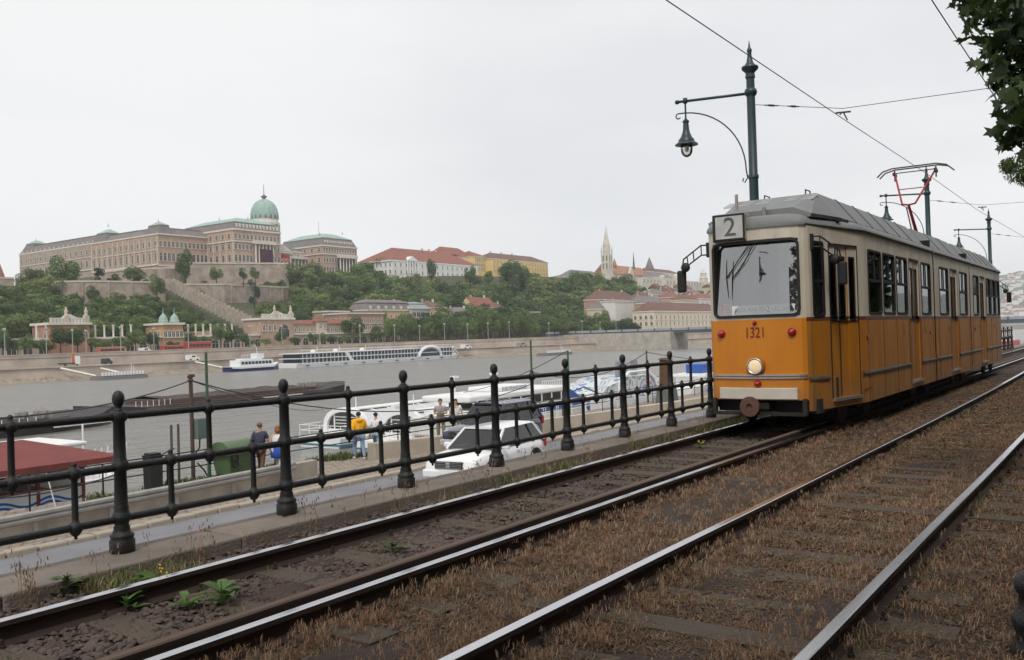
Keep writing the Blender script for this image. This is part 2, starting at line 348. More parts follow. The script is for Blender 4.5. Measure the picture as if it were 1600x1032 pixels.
# ================================================================ lamp posts that also carry the overhead wires
pp = [(.2, 0), (.2, .25), (.17, .3), (.19, .36), (.15, .45), (.16, .52), (.125, .6), (.115, 1.0), (.13, 1.04), (.11, 1.1), (.10, 4.95), (.115, 4.97), (.115, 5.03), (.095, 5.06), (.092, 6.77), (.125, 6.81), (.14, 6.86), (.125, 6.92), (.092, 6.95),
      (.088, 7.16), (.108, 7.18), (.108, 7.22), (.095, 7.26), (.105, 7.3), (.17, 7.36), (.185, 7.4), (.175, 7.43), (.12, 7.45), (.075, 7.52), (.05, 7.65), (.042, 7.73), (.055, 7.76), (.055, 7.8), (.03, 7.84), (.02, 7.9), (.004, 8.0)]
M_lglass = glass('lamp_glass', (0.9, 0.9, 0.88), 0.12, 0.05)
def lamp_post(label, x, y, arm=1, h=8.0):
    t = thing('lamp_post', label, 'lamp post', (x, y, FZ), group='lamp posts of the tram promenade')
    MB().lathe(pp, n=18).build('pole', M_post, t, smooth=True, auto=35)
    if not arm: return t
    zA = 6.85; a = 1.55
    ar = MB().tube([(0, .1, zA), (0, a + .16, zA + .1)], .032, 8).lathe([(.02, -.05), (.05, -.03), (.05, .03), (.02, .05)], (0, a + .2, zA + .1), 8, Matrix.Rotation(PI / 2, 4, 'X')).lathe([(.05, -.06), (.06, 0), (.05, .06)], (0, a, zA + .1), 8)
    ar.build('arm', M_post, t, smooth=True)
    pts = [(0, .13, 5.0 + .0), (0, .16, 5.18)]
    for i in range(1, 15):
        q = i / 14 * PI / 2
        pts.append((0, .16 + (a + .02) * (1 - math.cos(q)), 5.18 + 1.5 * math.sin(q)))
    for i in range(1, 7): q = i / 6 * PI * 1.3; pts.append((0, .16 + a + .02 + .06 * math.sin(q), 6.62 + .06 * math.cos(q)))
    br = MB().tube(pts, .016, 6)
    br.tube([(0, .13, 5.0), (0, .2, 4.9), (0, .25, 4.94), (0, .22, 5.0)], .014, 6)
    br.build('scroll_bracket', M_post, t, smooth=True)
    ln = MB().tube([(0, a, zA + .08), (0, a, zA - .32)], .022, 8).lathe([(.03, -.62), (.075, -.6), (.08, -.57), (.045, -.54), (.02, -.5)][::-1], (0, a, zA + .2), 14)
    ln.lathe([(.06, -.6), (.075, -.78), (.09, -.84), (.13, -.94), (.18, -1.0), (.19, -1.05), (.26, -1.1), (.265, -1.12), (.15, -1.12)][::-1], (0, a, zA + .2), 18)
    ln.build('lantern', M_post, t, smooth=True, auto=40)
    bl = MB().lathe([(.13, -1.115), (.14, -1.2), (.125, -1.3), (.08, -1.37), (.02, -1.4)][::-1], (0, a, zA + .2), 16); bl.build('lamp_globe', M_lglass, t, smooth=True)
    MB().lathe([(.03, -1.12), (.05, -1.16), (.05, -1.24), (.02, -1.28)][::-1], (0, a, zA + .2), 10).build('bulb', mat('bulb_white', (.7, .62, .5), .3), t, smooth=True)
    return t
lamp_post('green lamp post with hanging lantern standing behind the front of the tram', 19.2, 6.9)
lamp_post('green lamp post behind the tram, rising beside the red pantograph', 38.9, 6.9)
lamp_post('distant green lamp post beyond the rear end of the tram', 56.6, 6.9)
lamp_post('green lamp post behind the camera, mirrored in the tram windscreen', -1.0, 6.95)
o = MB().lathe([(.1, 0), (.11, .03), (.09, .07), (.075, .12), (.09, .16), (.1, .19), (.085, .23), (.06, .27), (.06, .33), (.078, .36), (.08, .4), (.06, .44), (.02, .47)], (5.42, .525, RZ), 12).build('bollard', M_iron, smooth=True); tag(o, 'short dark green iron bollard at the lower right picture edge', 'bollard')
lamp_post('plain green wire post right of the tracks, level with the tram front', 19.2, -2.9, 0)['group'] = 'wire posts under the trees'
lamp_post('plain green wire post right of the tracks, beyond the tram', 38.9, -2.9, 0)['group'] = 'wire posts under the trees'

# ================================================================ overhead wires
def wire(name, pts, r, label, cat='overhead wire', group=None, ins=()):
    m = MB().tube(pts, r, 5)
    for p, q in ins:
        p, q = Vector(p), Vector(q); m.tube([p, p.lerp(q, .25), p.lerp(q, .3), p.lerp(q, .7), p.lerp(q, .75), q], [r * 2, r * 2, r * 3.6, r * 3.6, r * 2, r * 2], 6)
    o = m.build(name, M_wire); tag(o, label, cat, group); return o
def sag(p, q, s, n=14):
    p, q = Vector(p), Vector(q); return [p.lerp(q, i / n) - Vector((0, 0, s * 4 * (i / n) * (1 - i / n))) for i in range(n + 1)]
CH = 5.93
wire('contact_wire', [(-30, 4.95, CH + .1), (-1, 4.95, CH + .04), (19.2, 4.95, CH - .03), (28, 4.95, CH - .02), (38.9, 5.1, CH), (56.6, 4.85, CH), (80, 5.0, CH), (150, 5, CH)], .0085, 'trolley wire over the far track, touched by the red pantograph')
wire('contact_wire', [(-30, 2.15, CH + .1), (-1, 2.15, CH + .04), (19.2, 2.2, CH), (38.9, 2.2 + drift(38), CH), (80, 4.2, CH), (150, 9, CH)], .0085, 'trolley wire over the empty near track, passing into the leaves')
for xx, lb in ((19.2, 'span wire with insulator running right from the nearest lamp post'), (38.9, 'span wire running right from the post beside the pantograph'), (56.6, 'span wire running right from the farthest lamp post')):
    z0 = CH + .17
    wire('span_wire', [(xx, 6.8, z0 + .42), (xx, 4.95, z0 + .02), (xx, 2.2, z0 - .06), (xx, -2.9, z0)], .007, lb, 'span wire', None,
         [((xx, 6.6, z0 + .377), (xx, 6.3, z0 + .312)), ((xx, 6.1, z0 + .269), (xx, 5.85, z0 + .215))])
    MB().tube([(xx - .25, 4.95, CH + .02), (xx, 4.95, z0 - .05), (xx + .3, 4.95, CH + .01)], .014, 5).tube([(xx, 5.1, z0 - .05), (xx, 4.8, z0 - .07)], .02, 5).build('wire_hanger', M_wire, COL.objects[-1])
# ================================================================ the tram (local x: 0 at the nose, increasing to the rear; y = left positive)
TX, TY = 13.6, 4.945
tram = thing('tram', 'yellow and cream articulated tram on line 2 standing on the far track', 'tram', (TX, TY, 0))
def dirtpaint(name, col, dirt, rough=0.4):
    """body paint, dirtier toward irregular streaks"""
    m = bpy.data.materials.new(name); m.use_nodes = True; nt = m.node_tree; L = nt.links.new; b = nt.nodes['Principled BSDF']
    tc = _n(nt, 'ShaderNodeTexCoord'); mp = _n(nt, 'ShaderNodeMapping'); mp.inputs['Scale'].default_value = (2.2, 2.2, .45); L(tc.outputs['Object'], mp.inputs[0])
    n1 = _n(nt, 'ShaderNodeTexNoise'); n1.inputs['Scale'].default_value = 1.6; n1.inputs['Detail'].default_value = 8; n1.inputs['Roughness'].default_value = .65; L(mp.outputs[0], n1.inputs['Vector'])
    rp = _n(nt, 'ShaderNodeValToRGB'); rp.color_ramp.elements[0].position = .38; rp.color_ramp.elements[1].position = .72
    rp.color_ramp.elements[0].color = (*col, 1); rp.color_ramp.elements[1].color = (*dirt, 1); L(n1.outputs['Fac'], rp.inputs[0])
    sp_ = _n(nt, 'ShaderNodeSeparateXYZ'); L(tc.outputs['Object'], sp_.inputs[0])                       # road dust thrown up along the skirt
    mz = _n(nt, 'ShaderNodeMapRange'); mz.inputs['From Min'].default_value = .95; mz.inputs['From Max'].default_value = .3; L(sp_.outputs['Z'], mz.inputs['Value'])
    n3 = _n(nt, 'ShaderNodeTexNoise'); n3.inputs['Scale'].default_value = 3.0; n3.inputs['Detail'].default_value = 7; L(mp.outputs[0], n3.inputs['Vector'])
    mm = _n(nt, 'ShaderNodeMath', operation='MULTIPLY'); L(mz.outputs[0], mm.inputs[0]); L(n3.outputs['Fac'], mm.inputs[1])
    mxd = _n(nt, 'ShaderNodeMixRGB'); mxd.inputs[2].default_value = (.14, .095, .06, 1); L(mm.outputs[0], mxd.inputs[0]); L(rp.outputs[0], mxd.inputs[1]); L(mxd.outputs[0], b.inputs['Base Color'])
    mr = _n(nt, 'ShaderNodeMapRange'); mr.inputs['To Min'].default_value = rough - .1; mr.inputs['To Max'].default_value = rough + .3; L(n1.outputs['Fac'], mr.inputs['Value']); L(mr.outputs[0], b.inputs['Roughness'])
    n2 = _n(nt, 'ShaderNodeTexNoise'); n2.inputs['Scale'].default_value = 1.3; L(tc.outputs['Object'], n2.inputs['Vector'])
    bp = _n(nt, 'ShaderNodeBump'); bp.inputs['Strength'].default_value = .12; bp.inputs['Distance'].default_value = .05; L(n2.outputs['Fac'], bp.inputs['Height']); L(bp.outputs[0], b.inputs['Normal'])
    _mats[name] = m; return m
T_yel = dirtpaint('tram_yellow_shaded_side', (0.49, 0.18, 0.010), (0.31, 0.135, 0.027), .38)  # side paint: tree shade put into a darker base colour, streaks are dirt
T_yelf = dirtpaint('tram_yellow_front', (0.62, 0.215, 0.007), (0.54, 0.18, 0.008), .32)
T_crm = dirtpaint('tram_cream', (0.66, 0.60, 0.49), (0.48, 0.42, 0.32), .42)
T_band = mat('tram_brown_band', (0.16, 0.055, 0.03), .45, var=.3)
T_grey = mat('tram_roof_grey', (0.2, 0.205, 0.207), .6, var=.22, scale=1.4, bump=.1)
T_int = mat('tram_interior', (0.6, 0.6, 0.58), .7, var=.15)
T_fl = mat('tram_floor', (0.07, 0.06, 0.05), .8)
T_alu = mat('aluminium_trim', (0.6, 0.6, 0.6), .3, metal=.9, var=.1)
T_red = mat('lamp_red', (0.35, 0.012, 0.012), .15, var=.1, spec=.8)
T_side = glass('tram_side_glass', (.15, .19, .165), .09, .015)
T_ws = glass('tram_windscreen_glass', (.94, .95, .96), .32, .01)
T_txt = mat('dark_red_lettering', (0.2, 0.02, 0.012), .5)
ZS, ZB, ZBT, ZW0, ZW1, ZG = .33, 1.70, 1.765, 1.81, 2.90, 3.19
def arcpts(n=10):
    """front plan outline, left corner to right corner, then along the taper"""
    pts = []
    for i in range(n + 1):
        y = .70 - 1.40 * i / n; pts.append((2.8 - math.sqrt(2.8 ** 2 - y * y), y))
    return pts
def wall(m, path, z0, z1, holes, depth=.05, inner=True):
    """vertical wall over plan polyline 'path' (outside on the left-hand side walking it... normal given by order) with rectangular holes (s0,s1,za,zb)"""
    P = [Vector((p[0], p[1])) for p in path]; S = [0.0]
    for a, b in zip(P, P[1:]): S.append(S[-1] + (b - a).length)
    def at(s):
        for i in range(len(P) - 1):
            if s <= S[i + 1] + 1e-6:
                d = (P[i + 1] - P[i]).normalized(); return P[i] + d * (s - S[i]), d
        d = (P[-1] - P[-2]).normalized(); return P[-1], d
    cs = sorted(set([round(x, 5) for x in S] + [round(h[i], 5) for h in holes for i in (0, 1)]))
    cz = sorted(set([z0, z1] + [h[i] for h in holes for i in (2, 3)]))
    for a, b in zip(cs, cs[1:]):
        if b - a < 1e-4: continue
        pa, pb = at(a)[0], at(b)[0]; mid = (a + b) / 2; d = (pb - pa).normalized(); nn = Vector((d.y, -d.x))
        for c, e in zip(cz, cz[1:]):
            zm = (c + e) / 2; inh = any(h[0] < mid < h[1] and h[2] < zm < h[3] for h in holes)
            if not inh: m.quad((pa.x, pa.y, c), (pb.x, pb.y, c), (pb.x, pb.y, e), (pa.x, pa.y, e))
        for h in holes:
            if h[0] < mid < h[1]:
                for z in (h[2], h[3]): m.quad((pa.x, pa.y, z), (pb.x, pb.y, z), (pb.x - nn.x * depth, pb.y - nn.y * depth, z), (pa.x - nn.x * depth, pa.y - nn.y * depth, z))
    for h in holes:
        for s in (h[0], h[1]):
            p, d = at(s); nn = Vector((d.y, -d.x)); m.quad((p.x, p.y, h[2]), (p.x, p.y, h[3]), (p.x - nn.x * depth, p.y - nn.y * depth, h[3]), (p.x - nn.x * depth, p.y - nn.y * depth, h[2]))
    return at
def ring_window(parent, at, s0, s1, z0, z1, name='window', fr=.028, proud=.012, gm=None, rad=.07, tilt=0.0, bar=None, mull=None, fm=None):
    """rubber frame with rounded corners following the wall + pane set back; sub-parts: pane, transom bar"""
    m = MB(); n = 5; cor = [(s0 + rad, z0 + rad, PI), (s1 - rad, z0 + rad, 1.5 * PI), (s1 - rad, z1 - rad, 0), (s0 + rad, z1 - rad, .5 * PI)]
    def loop(off):
        out = []
        for cx, cz, a0 in cor:
            for i in range(n): 
                a = a0 + (PI / 2) * i / (n - 1); out.append((cx + (rad + off) * math.cos(a), cz + (rad + off) * math.sin(a)))
        return out
    def dens(l):
        o2 = []
        for (a, b), (c, d) in zip(l, l[1:] + l[:1]):
            k = max(1, int(abs(c - a) / .16)); o2 += [(lerp(a, c, i / k), lerp(b, d, i / k)) for i in range(k)]
        return o2
    def P(s, z, o):
        p, d = at(s); return (p.x + d.y * o, p.y - d.x * o, z)
    lo, li = dens(loop(fr * .4)), dens(loop(-fr))
    k = min(len(lo), len(li)); lo, li = lo[:k], li[:k]
    vs = [P(s, z, 0.002) for s, z in lo] + [P(s, z, proud) for s, z in lo] + [P(s, z, proud) for s, z in li] + [P(s, z, -.04) for s, z in li]
    fs = [(r * k + j, r * k + (j + 1) % k, (r + 1) * k + (j + 1) % k, (r + 1) * k + j) for r in range(3) for j in range(k)]
    m.add(vs, fs); f = m.build(name, fm or M_black, parent)
    pane = MB(); kk = max(1, int((s1 - s0) / .14))
    for i in range(kk): 
        a, b = lerp(s0, s1, i / kk), lerp(s0, s1, (i + 1) / kk)
        pane.quad(P(a, z0, -.02 + tilt * .3), P(b, z0, -.02 + tilt * .3), P(b, z1, -.02 - tilt), P(a, z1, -.02 - tilt))
    pane.build('pane', gm or T_side, f, smooth=True)
    if bar is not None:
        b = MB(); zb = bar; 
        for a, c in ((z, z + .045) for z in (zb,)): b.add([P(s0, a, -.015), P(s1, a, -.015), P(s1, c, -.015), P(s0, c, -.015), P(s0, a, .006), P(s1, a, .006), P(s1, c, .006), P(s0, c, .006)], [(3, 2, 1, 0), (4, 5, 6, 7), (0, 1, 5, 4), (2, 3, 7, 6)])
        b.build('transom', fm or M_black, f)
    if mull:
        b = MB(); sm = mull[0]; b.add([P(sm - .015, mull[1], -.015), P(sm + .015, mull[1], -.015), P(sm + .015, mull[2], -.015), P(sm - .015, mull[2], -.015), P(sm - .015, mull[1], .006), P(sm + .015, mull[1], .006), P(sm + .015, mull[2], .006), P(sm - .015, mull[2], .006)], [(4, 5, 6, 7), (0, 4, 7, 3), (1, 2, 6, 5)]); b.build('mullion', fm or M_black, f)
    return f
def door(parent, at, s0, s1, leaves, nm='door'):
    """folding door: recessed leaves with tall glass, step plate below"""
    root = None
    def P(s, z, o):
        p, d = at(s); return (p.x + d.y * o, p.y - d.x * o, z)
    fr = MB()   # frame seam
    for a, b in ((s0 - .02, s0 + .015), (s1 - .015, s1 + .02)): fr.add([P(a, .47, .004), P(b, .47, .004), P(b, 2.93, .004), P(a, 2.93, .004)], [(0, 1, 2, 3)])
    fr.add([P(s0, 2.9, .004), P(s1, 2.9, .004), P(s1, 2.93, .004), P(s0, 2.93, .004)], [(0, 1, 2, 3)])
    root = fr.build(nm, M_black, parent)
    w = (s1 - s0) / leaves
    for i in range(leaves):
        a, b = s0 + w * i + .012, s0 + w * (i + 1) - .012; gz0, gz1, e = 1.72, 2.72, .055; o = -.03 if i % 2 else -.02
        lf = MB()
        def q(a_, b_, c_, d_, mi, oo=0): lf.mi(mi); lf.add([P(a_, c_, o + oo), P(b_, c_, o + oo), P(b_, d_, o + oo), P(a_, d_, o + oo)], [(0, 1, 2, 3)])
        q(a, b, .48, ZB, 0); q(a, b, ZB, gz0, 1); q(a, a + e, gz0, gz1, 1); q(b - e, b, gz0, gz1, 1); q(a, b, gz1, 2.9, 1)
        for s in (a, b): lf.mi(0).add([P(s, .48, o), P(s, 2.9, o), P(s, 2.9, o - .03), P(s, .48, o - .03)], [(0, 1, 2, 3)])
        l_ = lf.build('door_leaf', [T_yel, T_crm], root)
        MB().add([P(a + e, gz0, o - .015), P(b - e, gz0, o - .015), P(b - e, gz1, o - .015), P(a + e, gz1, o - .015)], [(0, 1, 2, 3)]).build('door_glass', T_side, root)
        g = MB()
        for (c, d, z0, z1) in ((a + e - .018, a + e + .006, gz0, gz1), (b - e - .006, b - e + .018, gz0, gz1), (a + e - .018, b - e + .018, gz0 - .02, gz0 + .01), (a + e - .018, b - e + .018, gz1 - .01, gz1 + .02)):
            g.add([P(c, z0, o + .006), P(d, z0, o + .006), P(d, z1, o + .006), P(c, z1, o + .006)], [(0, 1, 2, 3)])
        g.build('door_seal', M_black, root)
        if i == leaves // 2: MB().add([P(a - .028, .5, -.008), P(a + .004, .5, -.008), P(a + .004, 2.88, -.008), P(a - .028, 2.88, -.008)], [(0, 1, 2, 3)]).build('door_edge', M_black, root)
    st = MB(); st.add([P(s0, .43, -.12), P(s1, .43, -.12), P(s1, .43, .05), P(s0, .43, .05), P(s0, .475, -.12), P(s1, .475, -.12), P(s1, .475, .05), P(s0, .475, .05)], [(3, 2, 1, 0), (4, 5, 6, 7), (2, 3, 7, 6), (1, 2, 6, 5), (0, 4, 7, 3)]).build('step', T_alu, root)
    return root
def body(name, path, wins, doors_, cap_ends, front=False, label=None):
    """one car section; path is a plan polyline with the outside to its right; wins/doors in path length"""
    m = MB()
    holes = [(a, b, ZW0, ZW1) for a, b in wins] + [(a, b, .48, 2.9) for a, b in doors_]
    hl = [h for h in holes if h[3] > ZBT]
    m.mi(0); wall(m, path, ZS, ZB, [(h[0], h[1], .48, ZB) for h in holes if h[2] < 1])
    m.mi(2); wall(m, path, ZB, ZBT, [(h[0], h[1], ZB, ZBT) for h in holes if h[2] < 1])
    m.mi(1); at = wall(m, path, ZBT, ZG, [(h[0], h[1], max(h[2], ZBT), h[3]) for h in holes])
    o = m.build(name, [T_yel, T_crm, T_band], tram)
    return o, at
def plen(path):
    S = [0]
    for a, b in zip(path, path[1:]): S.append(S[-1] + math.hypot(b[0] - a[0], b[1] - a[1]))
    return S
# plan outlines; walking with the outside on the right-hand side means: right side of the car runs +x? outside normal = (d.y,-d.x)
HW = 1.15; L_end = 21.6; XA1, XA2 = 8.2, 13.3   # articulation positions
ap = arcpts()
cr = [(.135, -.76), (.2, -.80), (1.85, -1.115), (2.05, -HW)]
right1 = cr + [(XA1 - .06, -HW)]
left1 = [(XA1 - .06, HW), (2.05, HW), (1.85, 1.115), (.2, .8), (.135, .76)]
nose1 = left1[-1:] + ap + cr[:1]
# section one, right side (walking +x with outside to the right: normal (d.y,-d.x) = (0,-1))
S = plen(right1)
def sx(path, x):
    S_ = plen(path)
    for i in range(len(path) - 1):
        a, b = path[i][0], path[i + 1][0]
        if min(a, b) <= x <= max(a, b) and abs(b - a) > 1e-6: return S_[i] + (S_[i + 1] - S_[i]) * (x - a) / (b - a)
W1 = [(2.33, 3.27), (3.40, 4.33), (4.46, 5.42), (6.80, 7.80)]
dwin = (.30, .66); door1 = (.84, 1.80); door2 = (5.62, 6.55)
def side_section(nm, path, wx, dx, dleaf, extra=None):
    wins = [(sx(path, a), sx(path, b)) if sx(path, a) < sx(path, b) else (sx(path, b), sx(path, a)) for a, b in wx]
    drs = [tuple(sorted((sx(path, a), sx(path, b)))) for a, b in dx]
    ex = [tuple(sorted((sx(path, a), sx(path, b)))) for a, b in (extra or [])]
    m = MB(); hd = [(a, b, .48, 2.9) for a, b in drs]; hw = [(a, b, ZW0, ZW1) for a, b in wins] + [(a, b, ZW0 - .03, ZW1 + .03) for a, b in ex]
    m.mi(0); wall(m, path, ZS, ZB, [(a, b, .48, ZB) for a, b, _, _ in hd]); m.mi(2); wall(m, path, ZB, ZBT, [(a, b, ZB, ZBT) for a, b, _, _ in hd]); m.mi(1)
    at = wall(m, path, ZBT, ZG, [(a, b, ZBT, 2.9) for a, b, _, _ in hd] + hw)
    o = m.build(nm, [T_yel, T_crm, T_band], tram)
    for a, b in wins: ring_window(tram, at, a, b, ZW0, ZW1, bar=2.36, mull=((a + b) / 2, 2.4, ZW1 - .02))
    for a, b in ex: ring_window(tram, at, a, b, ZW0 - .03, ZW1 + .03, bar=2.3, rad=.05)
    for (a, b), k in zip(drs, dleaf): door(tram, at, a, b, k)
    # side rub strip between the doors
    Ls = plen(path)[-1]; segs = []; cur = .02
    for a, b in sorted(drs): segs.append((cur, a - .1)); cur = b + .1
    segs.append((cur, Ls - .02))
    for a, b in segs:
        if b - a < .25: continue
        k = max(1, int((b - a) / .3)); r = MB(); pr = [(.78, .002), (.78, .02), (.815, .03), (.85, .02), (.85, .002)]
        rings = []
        for i in range(k + 1):
            p, d = at(lerp(a, b, i / k)); rings.append([(p.x + d.y * oo, p.y - d.x * oo, z) for z, oo in pr])
        r.loft(rings, closed=False, caps=False); r.build('rub_strip', mat('dull_trim', (.16, .13, .1), .5, metal=.3), tram)
    return at
at1 = side_section('side_wall', right1, W1, [door1, door2], [3, 2], [dwin])
side_section('side_wall', left1, [(2.33, 3.27), (3.40, 4.33), (4.46, 5.42), (5.7, 6.6), (6.80, 7.80)], [], [], [dwin])
right2 = [(XA1 + .06, -HW), (XA2 - .06, -HW)]; left2 = right2[::-1]; left2 = [(x, HW) for x, _ in left2]
side_section('side_wall', right2, [(8.85, 10.0), (11.6, 12.8)], [(10.3, 11.25)], [2]); side_section('side_wall', left2, [(8.85, 10.0), (10.2, 11.4), (11.6, 12.8)], [], [])
right3 = [(XA2 + .06, -HW), (L_end - 2.05, -HW), (L_end - 1.85, -1.115), (L_end - .2, -.8), (L_end - .135, -.76)]; left3 = [(x, -y) for x, y in right3][::-1]
side_section('side_wall', right3, [(13.85, 14.85), (16.35, 17.25), (17.4, 18.3), (18.45, 19.35)], [(15.15, 16.1)], [2]); side_section('side_wall', left3, [(13.85, 14.85), (15.1, 16.1), (16.35, 17.25), (17.4, 18.3), (18.45, 19.35)], [], [])
nose3 = [(L_end - x, -y) for x, y in nose1]
# front (and the same at the far end): windscreen opening
for nm, pth in (('front_wall', nose1), ('rear_wall', nose3)):
    Sn = plen(pth)[-1]; ws = (.09, Sn - .09, 1.80, 2.98); m = MB()
    m.mi(0); wall(m, pth, .50, 1.755, []); m.mi(1); atn = wall(m, pth, 1.755, ZG, [ws], .12)
    m.build(nm, [T_yelf, T_crm], tram); ring_window(tram, atn, *ws, name='windscreen', gm=T_ws, rad=.1, fr=.03, proud=.02, tilt=.078)
    if nm == 'front_wall': atf = atn; SN = Sn
# gutter rim + roof skins + grey roof fairings
def outline(x0, x1, nose0, nose1_, off):
    pts = []
    if nose0: pts += [(x - off * .6, y * (1 + off)) for x, y in nose1]
    else: pts += [(x0, HW + off), (x0, -HW - off)]
    if nose0: pts += [(1.85, -1.115 - off), (2.05, -HW - off)]
    if nose1_: pts += [(L_end - 2.05, -HW - off), (L_end - 1.85, -1.115 - off)] + [(x + off * .6, y * (1 + off)) for x, y in nose3] + [(L_end - 1.85, 1.115 + off), (L_end - 2.05, HW + off)]
    else: pts += [(x1, -HW - off), (x1, HW + off)]
    if nose0: pts += [(2.05, HW + off), (1.85, 1.115 + off)]
    return pts
for x0, x1, a, b in ((0, XA1 - .06, 1, 0), (XA1 + .06, XA2 - .06, 0, 1 - 1), (XA2 + .06, L_end, 0, 1)):
    pl = outline(x0, x1, a, b, .035); cx = sum(p[0] for p in pl) / len(pl)
    rings = []
    for z, s in ((ZG - .015, 1.0), (ZG + .005, 1.012), (ZG + .04, 1.0), (ZG + .10, .955), (ZG + .155, .86), (ZG + .18, .7)):
        rings.append([((cx + (x - cx) * (1 - (1 - s) * .25)) if s <= 1 else x, y * s, z) for x, y in pl])
    MB().loft(rings).build('roof', T_grey, tram, smooth=True, auto=30)
def hump_roof(x0, x1, t0, t1):
    m = MB(); zb, zt = ZG + .12, ZG + .60
    pr = [(-.98, zb), (-1.0, zb + .05), (-.66, zt), (.66, zt), (1.0, zb + .05), (.98, zb)]
    k = max(2, int((x1 - x0) / 1.25)); xs = [x0 + t0 + (x1 - x0 - t0 - t1) * i / k for i in range(k + 1)]
    rings = []
    if t0: rings.append([(x0, y * .84, min(z, zb + .17) if z > zb + .05 else z) for y, z in pr])
    rings += [[(x, y, z) for y, z in pr] for x in xs]
    if t1: rings.append([(x1, y * .8, min(z, zb + .06) if z > zb + .05 else z) for y, z in pr])
    m.loft(rings); h = m.build('roof_fairing', T_grey, tram)
    for x in xs[1:-1]:
        s = MB()
        for (ya, za), (yb, zb_) in zip(pr[1:5], pr[2:5]): s.tube([(x, ya * 1.004, za + .004), (x, yb * 1.004, zb_ + .004)], .012, 4)
        s.build('fairing_seam', mat('roof_seam', (.12, .12, .12), .6), h)
    return h
h1 = hump_roof(.3, XA1 - .15, .9, .12); hump_roof(XA1 + .12, XA2 - .12, .1, .1); hump_roof(XA2 + .15, L_end - .5, .12, .9)
for y, w_ in ((-.62, .2), (-.35, .2), (.42, .2), (.7, .16), (.12, .2)):
    for q in (0, 1, 2):
        t = .55 + q * .13; zz = ZG + .29 + .31 * t
        MB().box((.35 + .95 * t - .02, y, zz + .012), (.03, w_, .028)).build('louvre', T_alu, h1)
for x in (1.5, 3.0):
    MB().tube([(x, -.4, ZG + .58), (x, -.4, ZG + .72), (x + .25, -.4, ZG + .72), (x + .25, -.4, ZG + .58)], .012, 5).build('roof_handle', M_wire, tram)
    MB().tube([(x, .3, ZG + .58), (x, .3, ZG + .7), (x + .25, .3, ZG + .7), (x + .25, .3, ZG + .58)], .012, 5).build('roof_handle', M_wire, tram)
for i in range(16):   # dark insulator feet between gutter and fairing
    x = 1.2 + i * .42
    if x < XA1 - .3: MB().box((x, -1.0, ZG + .13), (.12, .06, .06)).build('roof_bracket', M_dark, tram)
MB().tube([(.5, .42, ZG + .15), (.5, .42, ZG + .62)], .028, 8).build('antenna', mat('antenna_pink', (.4, .32, .3), .6), tram)
MB().lathe([(.09, 0), (.09, .03), (.05, .05), (.03, .08), (.035, .2), (.02, .24)], (.25, -.12, ZG + .1), 10).build('beacon', T_grey, tram, smooth=True)
# route number box
bx = MB().prism([(-.0, -.27), (.5, -.2), (.5, .2), (0, .27)], -.225, .225); rb = bx.build('route_box', T_crm, tram, loc=(-.07, .345, 3.215), bevel=.03)
MB().box((-.012, 0, 0), (.03, .53, .43)).build('route_box_rim', M_black, rb, bevel=.04)
MB().box((-.03, -.015, 0), (.01, .445, .35)).build('route_panel', mat('route_panel_white', (.52, .52, .5), .35), rb)
text('route_number', '2', .42, mat('route_digit', (.10, .10, .10), .5), rb, (-.039, -.03, -.005), (PI / 2, 0, -PI / 2), .002, 'CENTER', 1.05)
gr = MB().box((0, 0, 0), (.02, .40, .17)).build('vent_grille', T_crm, tram, loc=(.085, -.31, 3.085), rz=.11)
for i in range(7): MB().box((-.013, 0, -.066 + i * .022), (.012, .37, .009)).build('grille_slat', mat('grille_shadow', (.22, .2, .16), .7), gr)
MB().box((0, 0, 0), (.05, .05, .11)).build('marker_lamp', mat('marker_pink', (.5, .28, .2), .4), tram, loc=(.12, -.6, 3.09), bevel=.012)
MB().box((0, 0, 0), (.05, .05, .11)).build('marker_lamp', mat('marker_pink', (.5, .28, .2), .4), tram, loc=(.10, .62, 3.02), bevel=.012)
# headlight, red lamps, number, bumper
def nosex(y): return 2.8 - math.sqrt(2.8 ** 2 - y * y)
RXM = Matrix.Rotation(-PI / 2, 4, 'Y')
hl = MB().lathe([(.15, 0), (.15, .03), (.135, .06), (.115, .065), (.11, .04)], n=20, M=RXM).build('headlight', T_yelf, tram, loc=(nosex(0) - .005, .0, 1.03), smooth=True, auto=40)
MB().lathe([(.128, .058), (.128, .075), (.112, .078), (.108, .058)], n=20, M=RXM).build('headlight_ring', T_alu, hl, smooth=True)
MB().lathe([(.11, .05), (.1, .068), (.06, .08), (.01, .083)], n=18, M=RXM).build('lens', emis('headlight_lens', (.75, .58, .34), .35), hl, smooth=True)
for y, z, r in ((.57, 1.545, .055), (-.56, 1.545, .055), (-.02, .755, .045), (0, 1.70, .022)):
    MB().lathe([(r + .012, 0), (r + .012, .015), (r, .02), (r * .8, .05), (r * .3, .062)], n=14, M=RXM).build('red_lamp', T_red, tram, loc=(nosex(y) - .003, y, z), smooth=True)
text('fleet_number', '1321', .235, T_txt, tram, (nosex(0) - .006, 0, 1.545), (PI / 2, 0, -PI / 2), .002, 'CENTER', .72)
for z in (.845, .885):
    m = MB(); rings = []
    for i in range(25):
        p, d = atf(SN * i / 24); rings.append([(p.x + d.y * o, p.y - d.x * o, z + zz) for o, zz in ((0, -.014), (.022, -.012), (.022, .012), (0, .014))])
    m.loft(rings, caps=True); m.build('front_trim', T_alu, tram)
for s in range(6):
    pass
m = MB(); rings = []
for i in range(13):
    y = .62 - 1.24 * i / 12; x = nosex(y); rings.append([(x - .05, y, .515), (x - .05, y, .69), (x + .02, y, .69), (x + .02, y, .515)])
m.loft(rings); m.build('bumper_board', mat('cream_bumper', (.6, .56, .47), .5, var=.15), tram, bevel=.008)
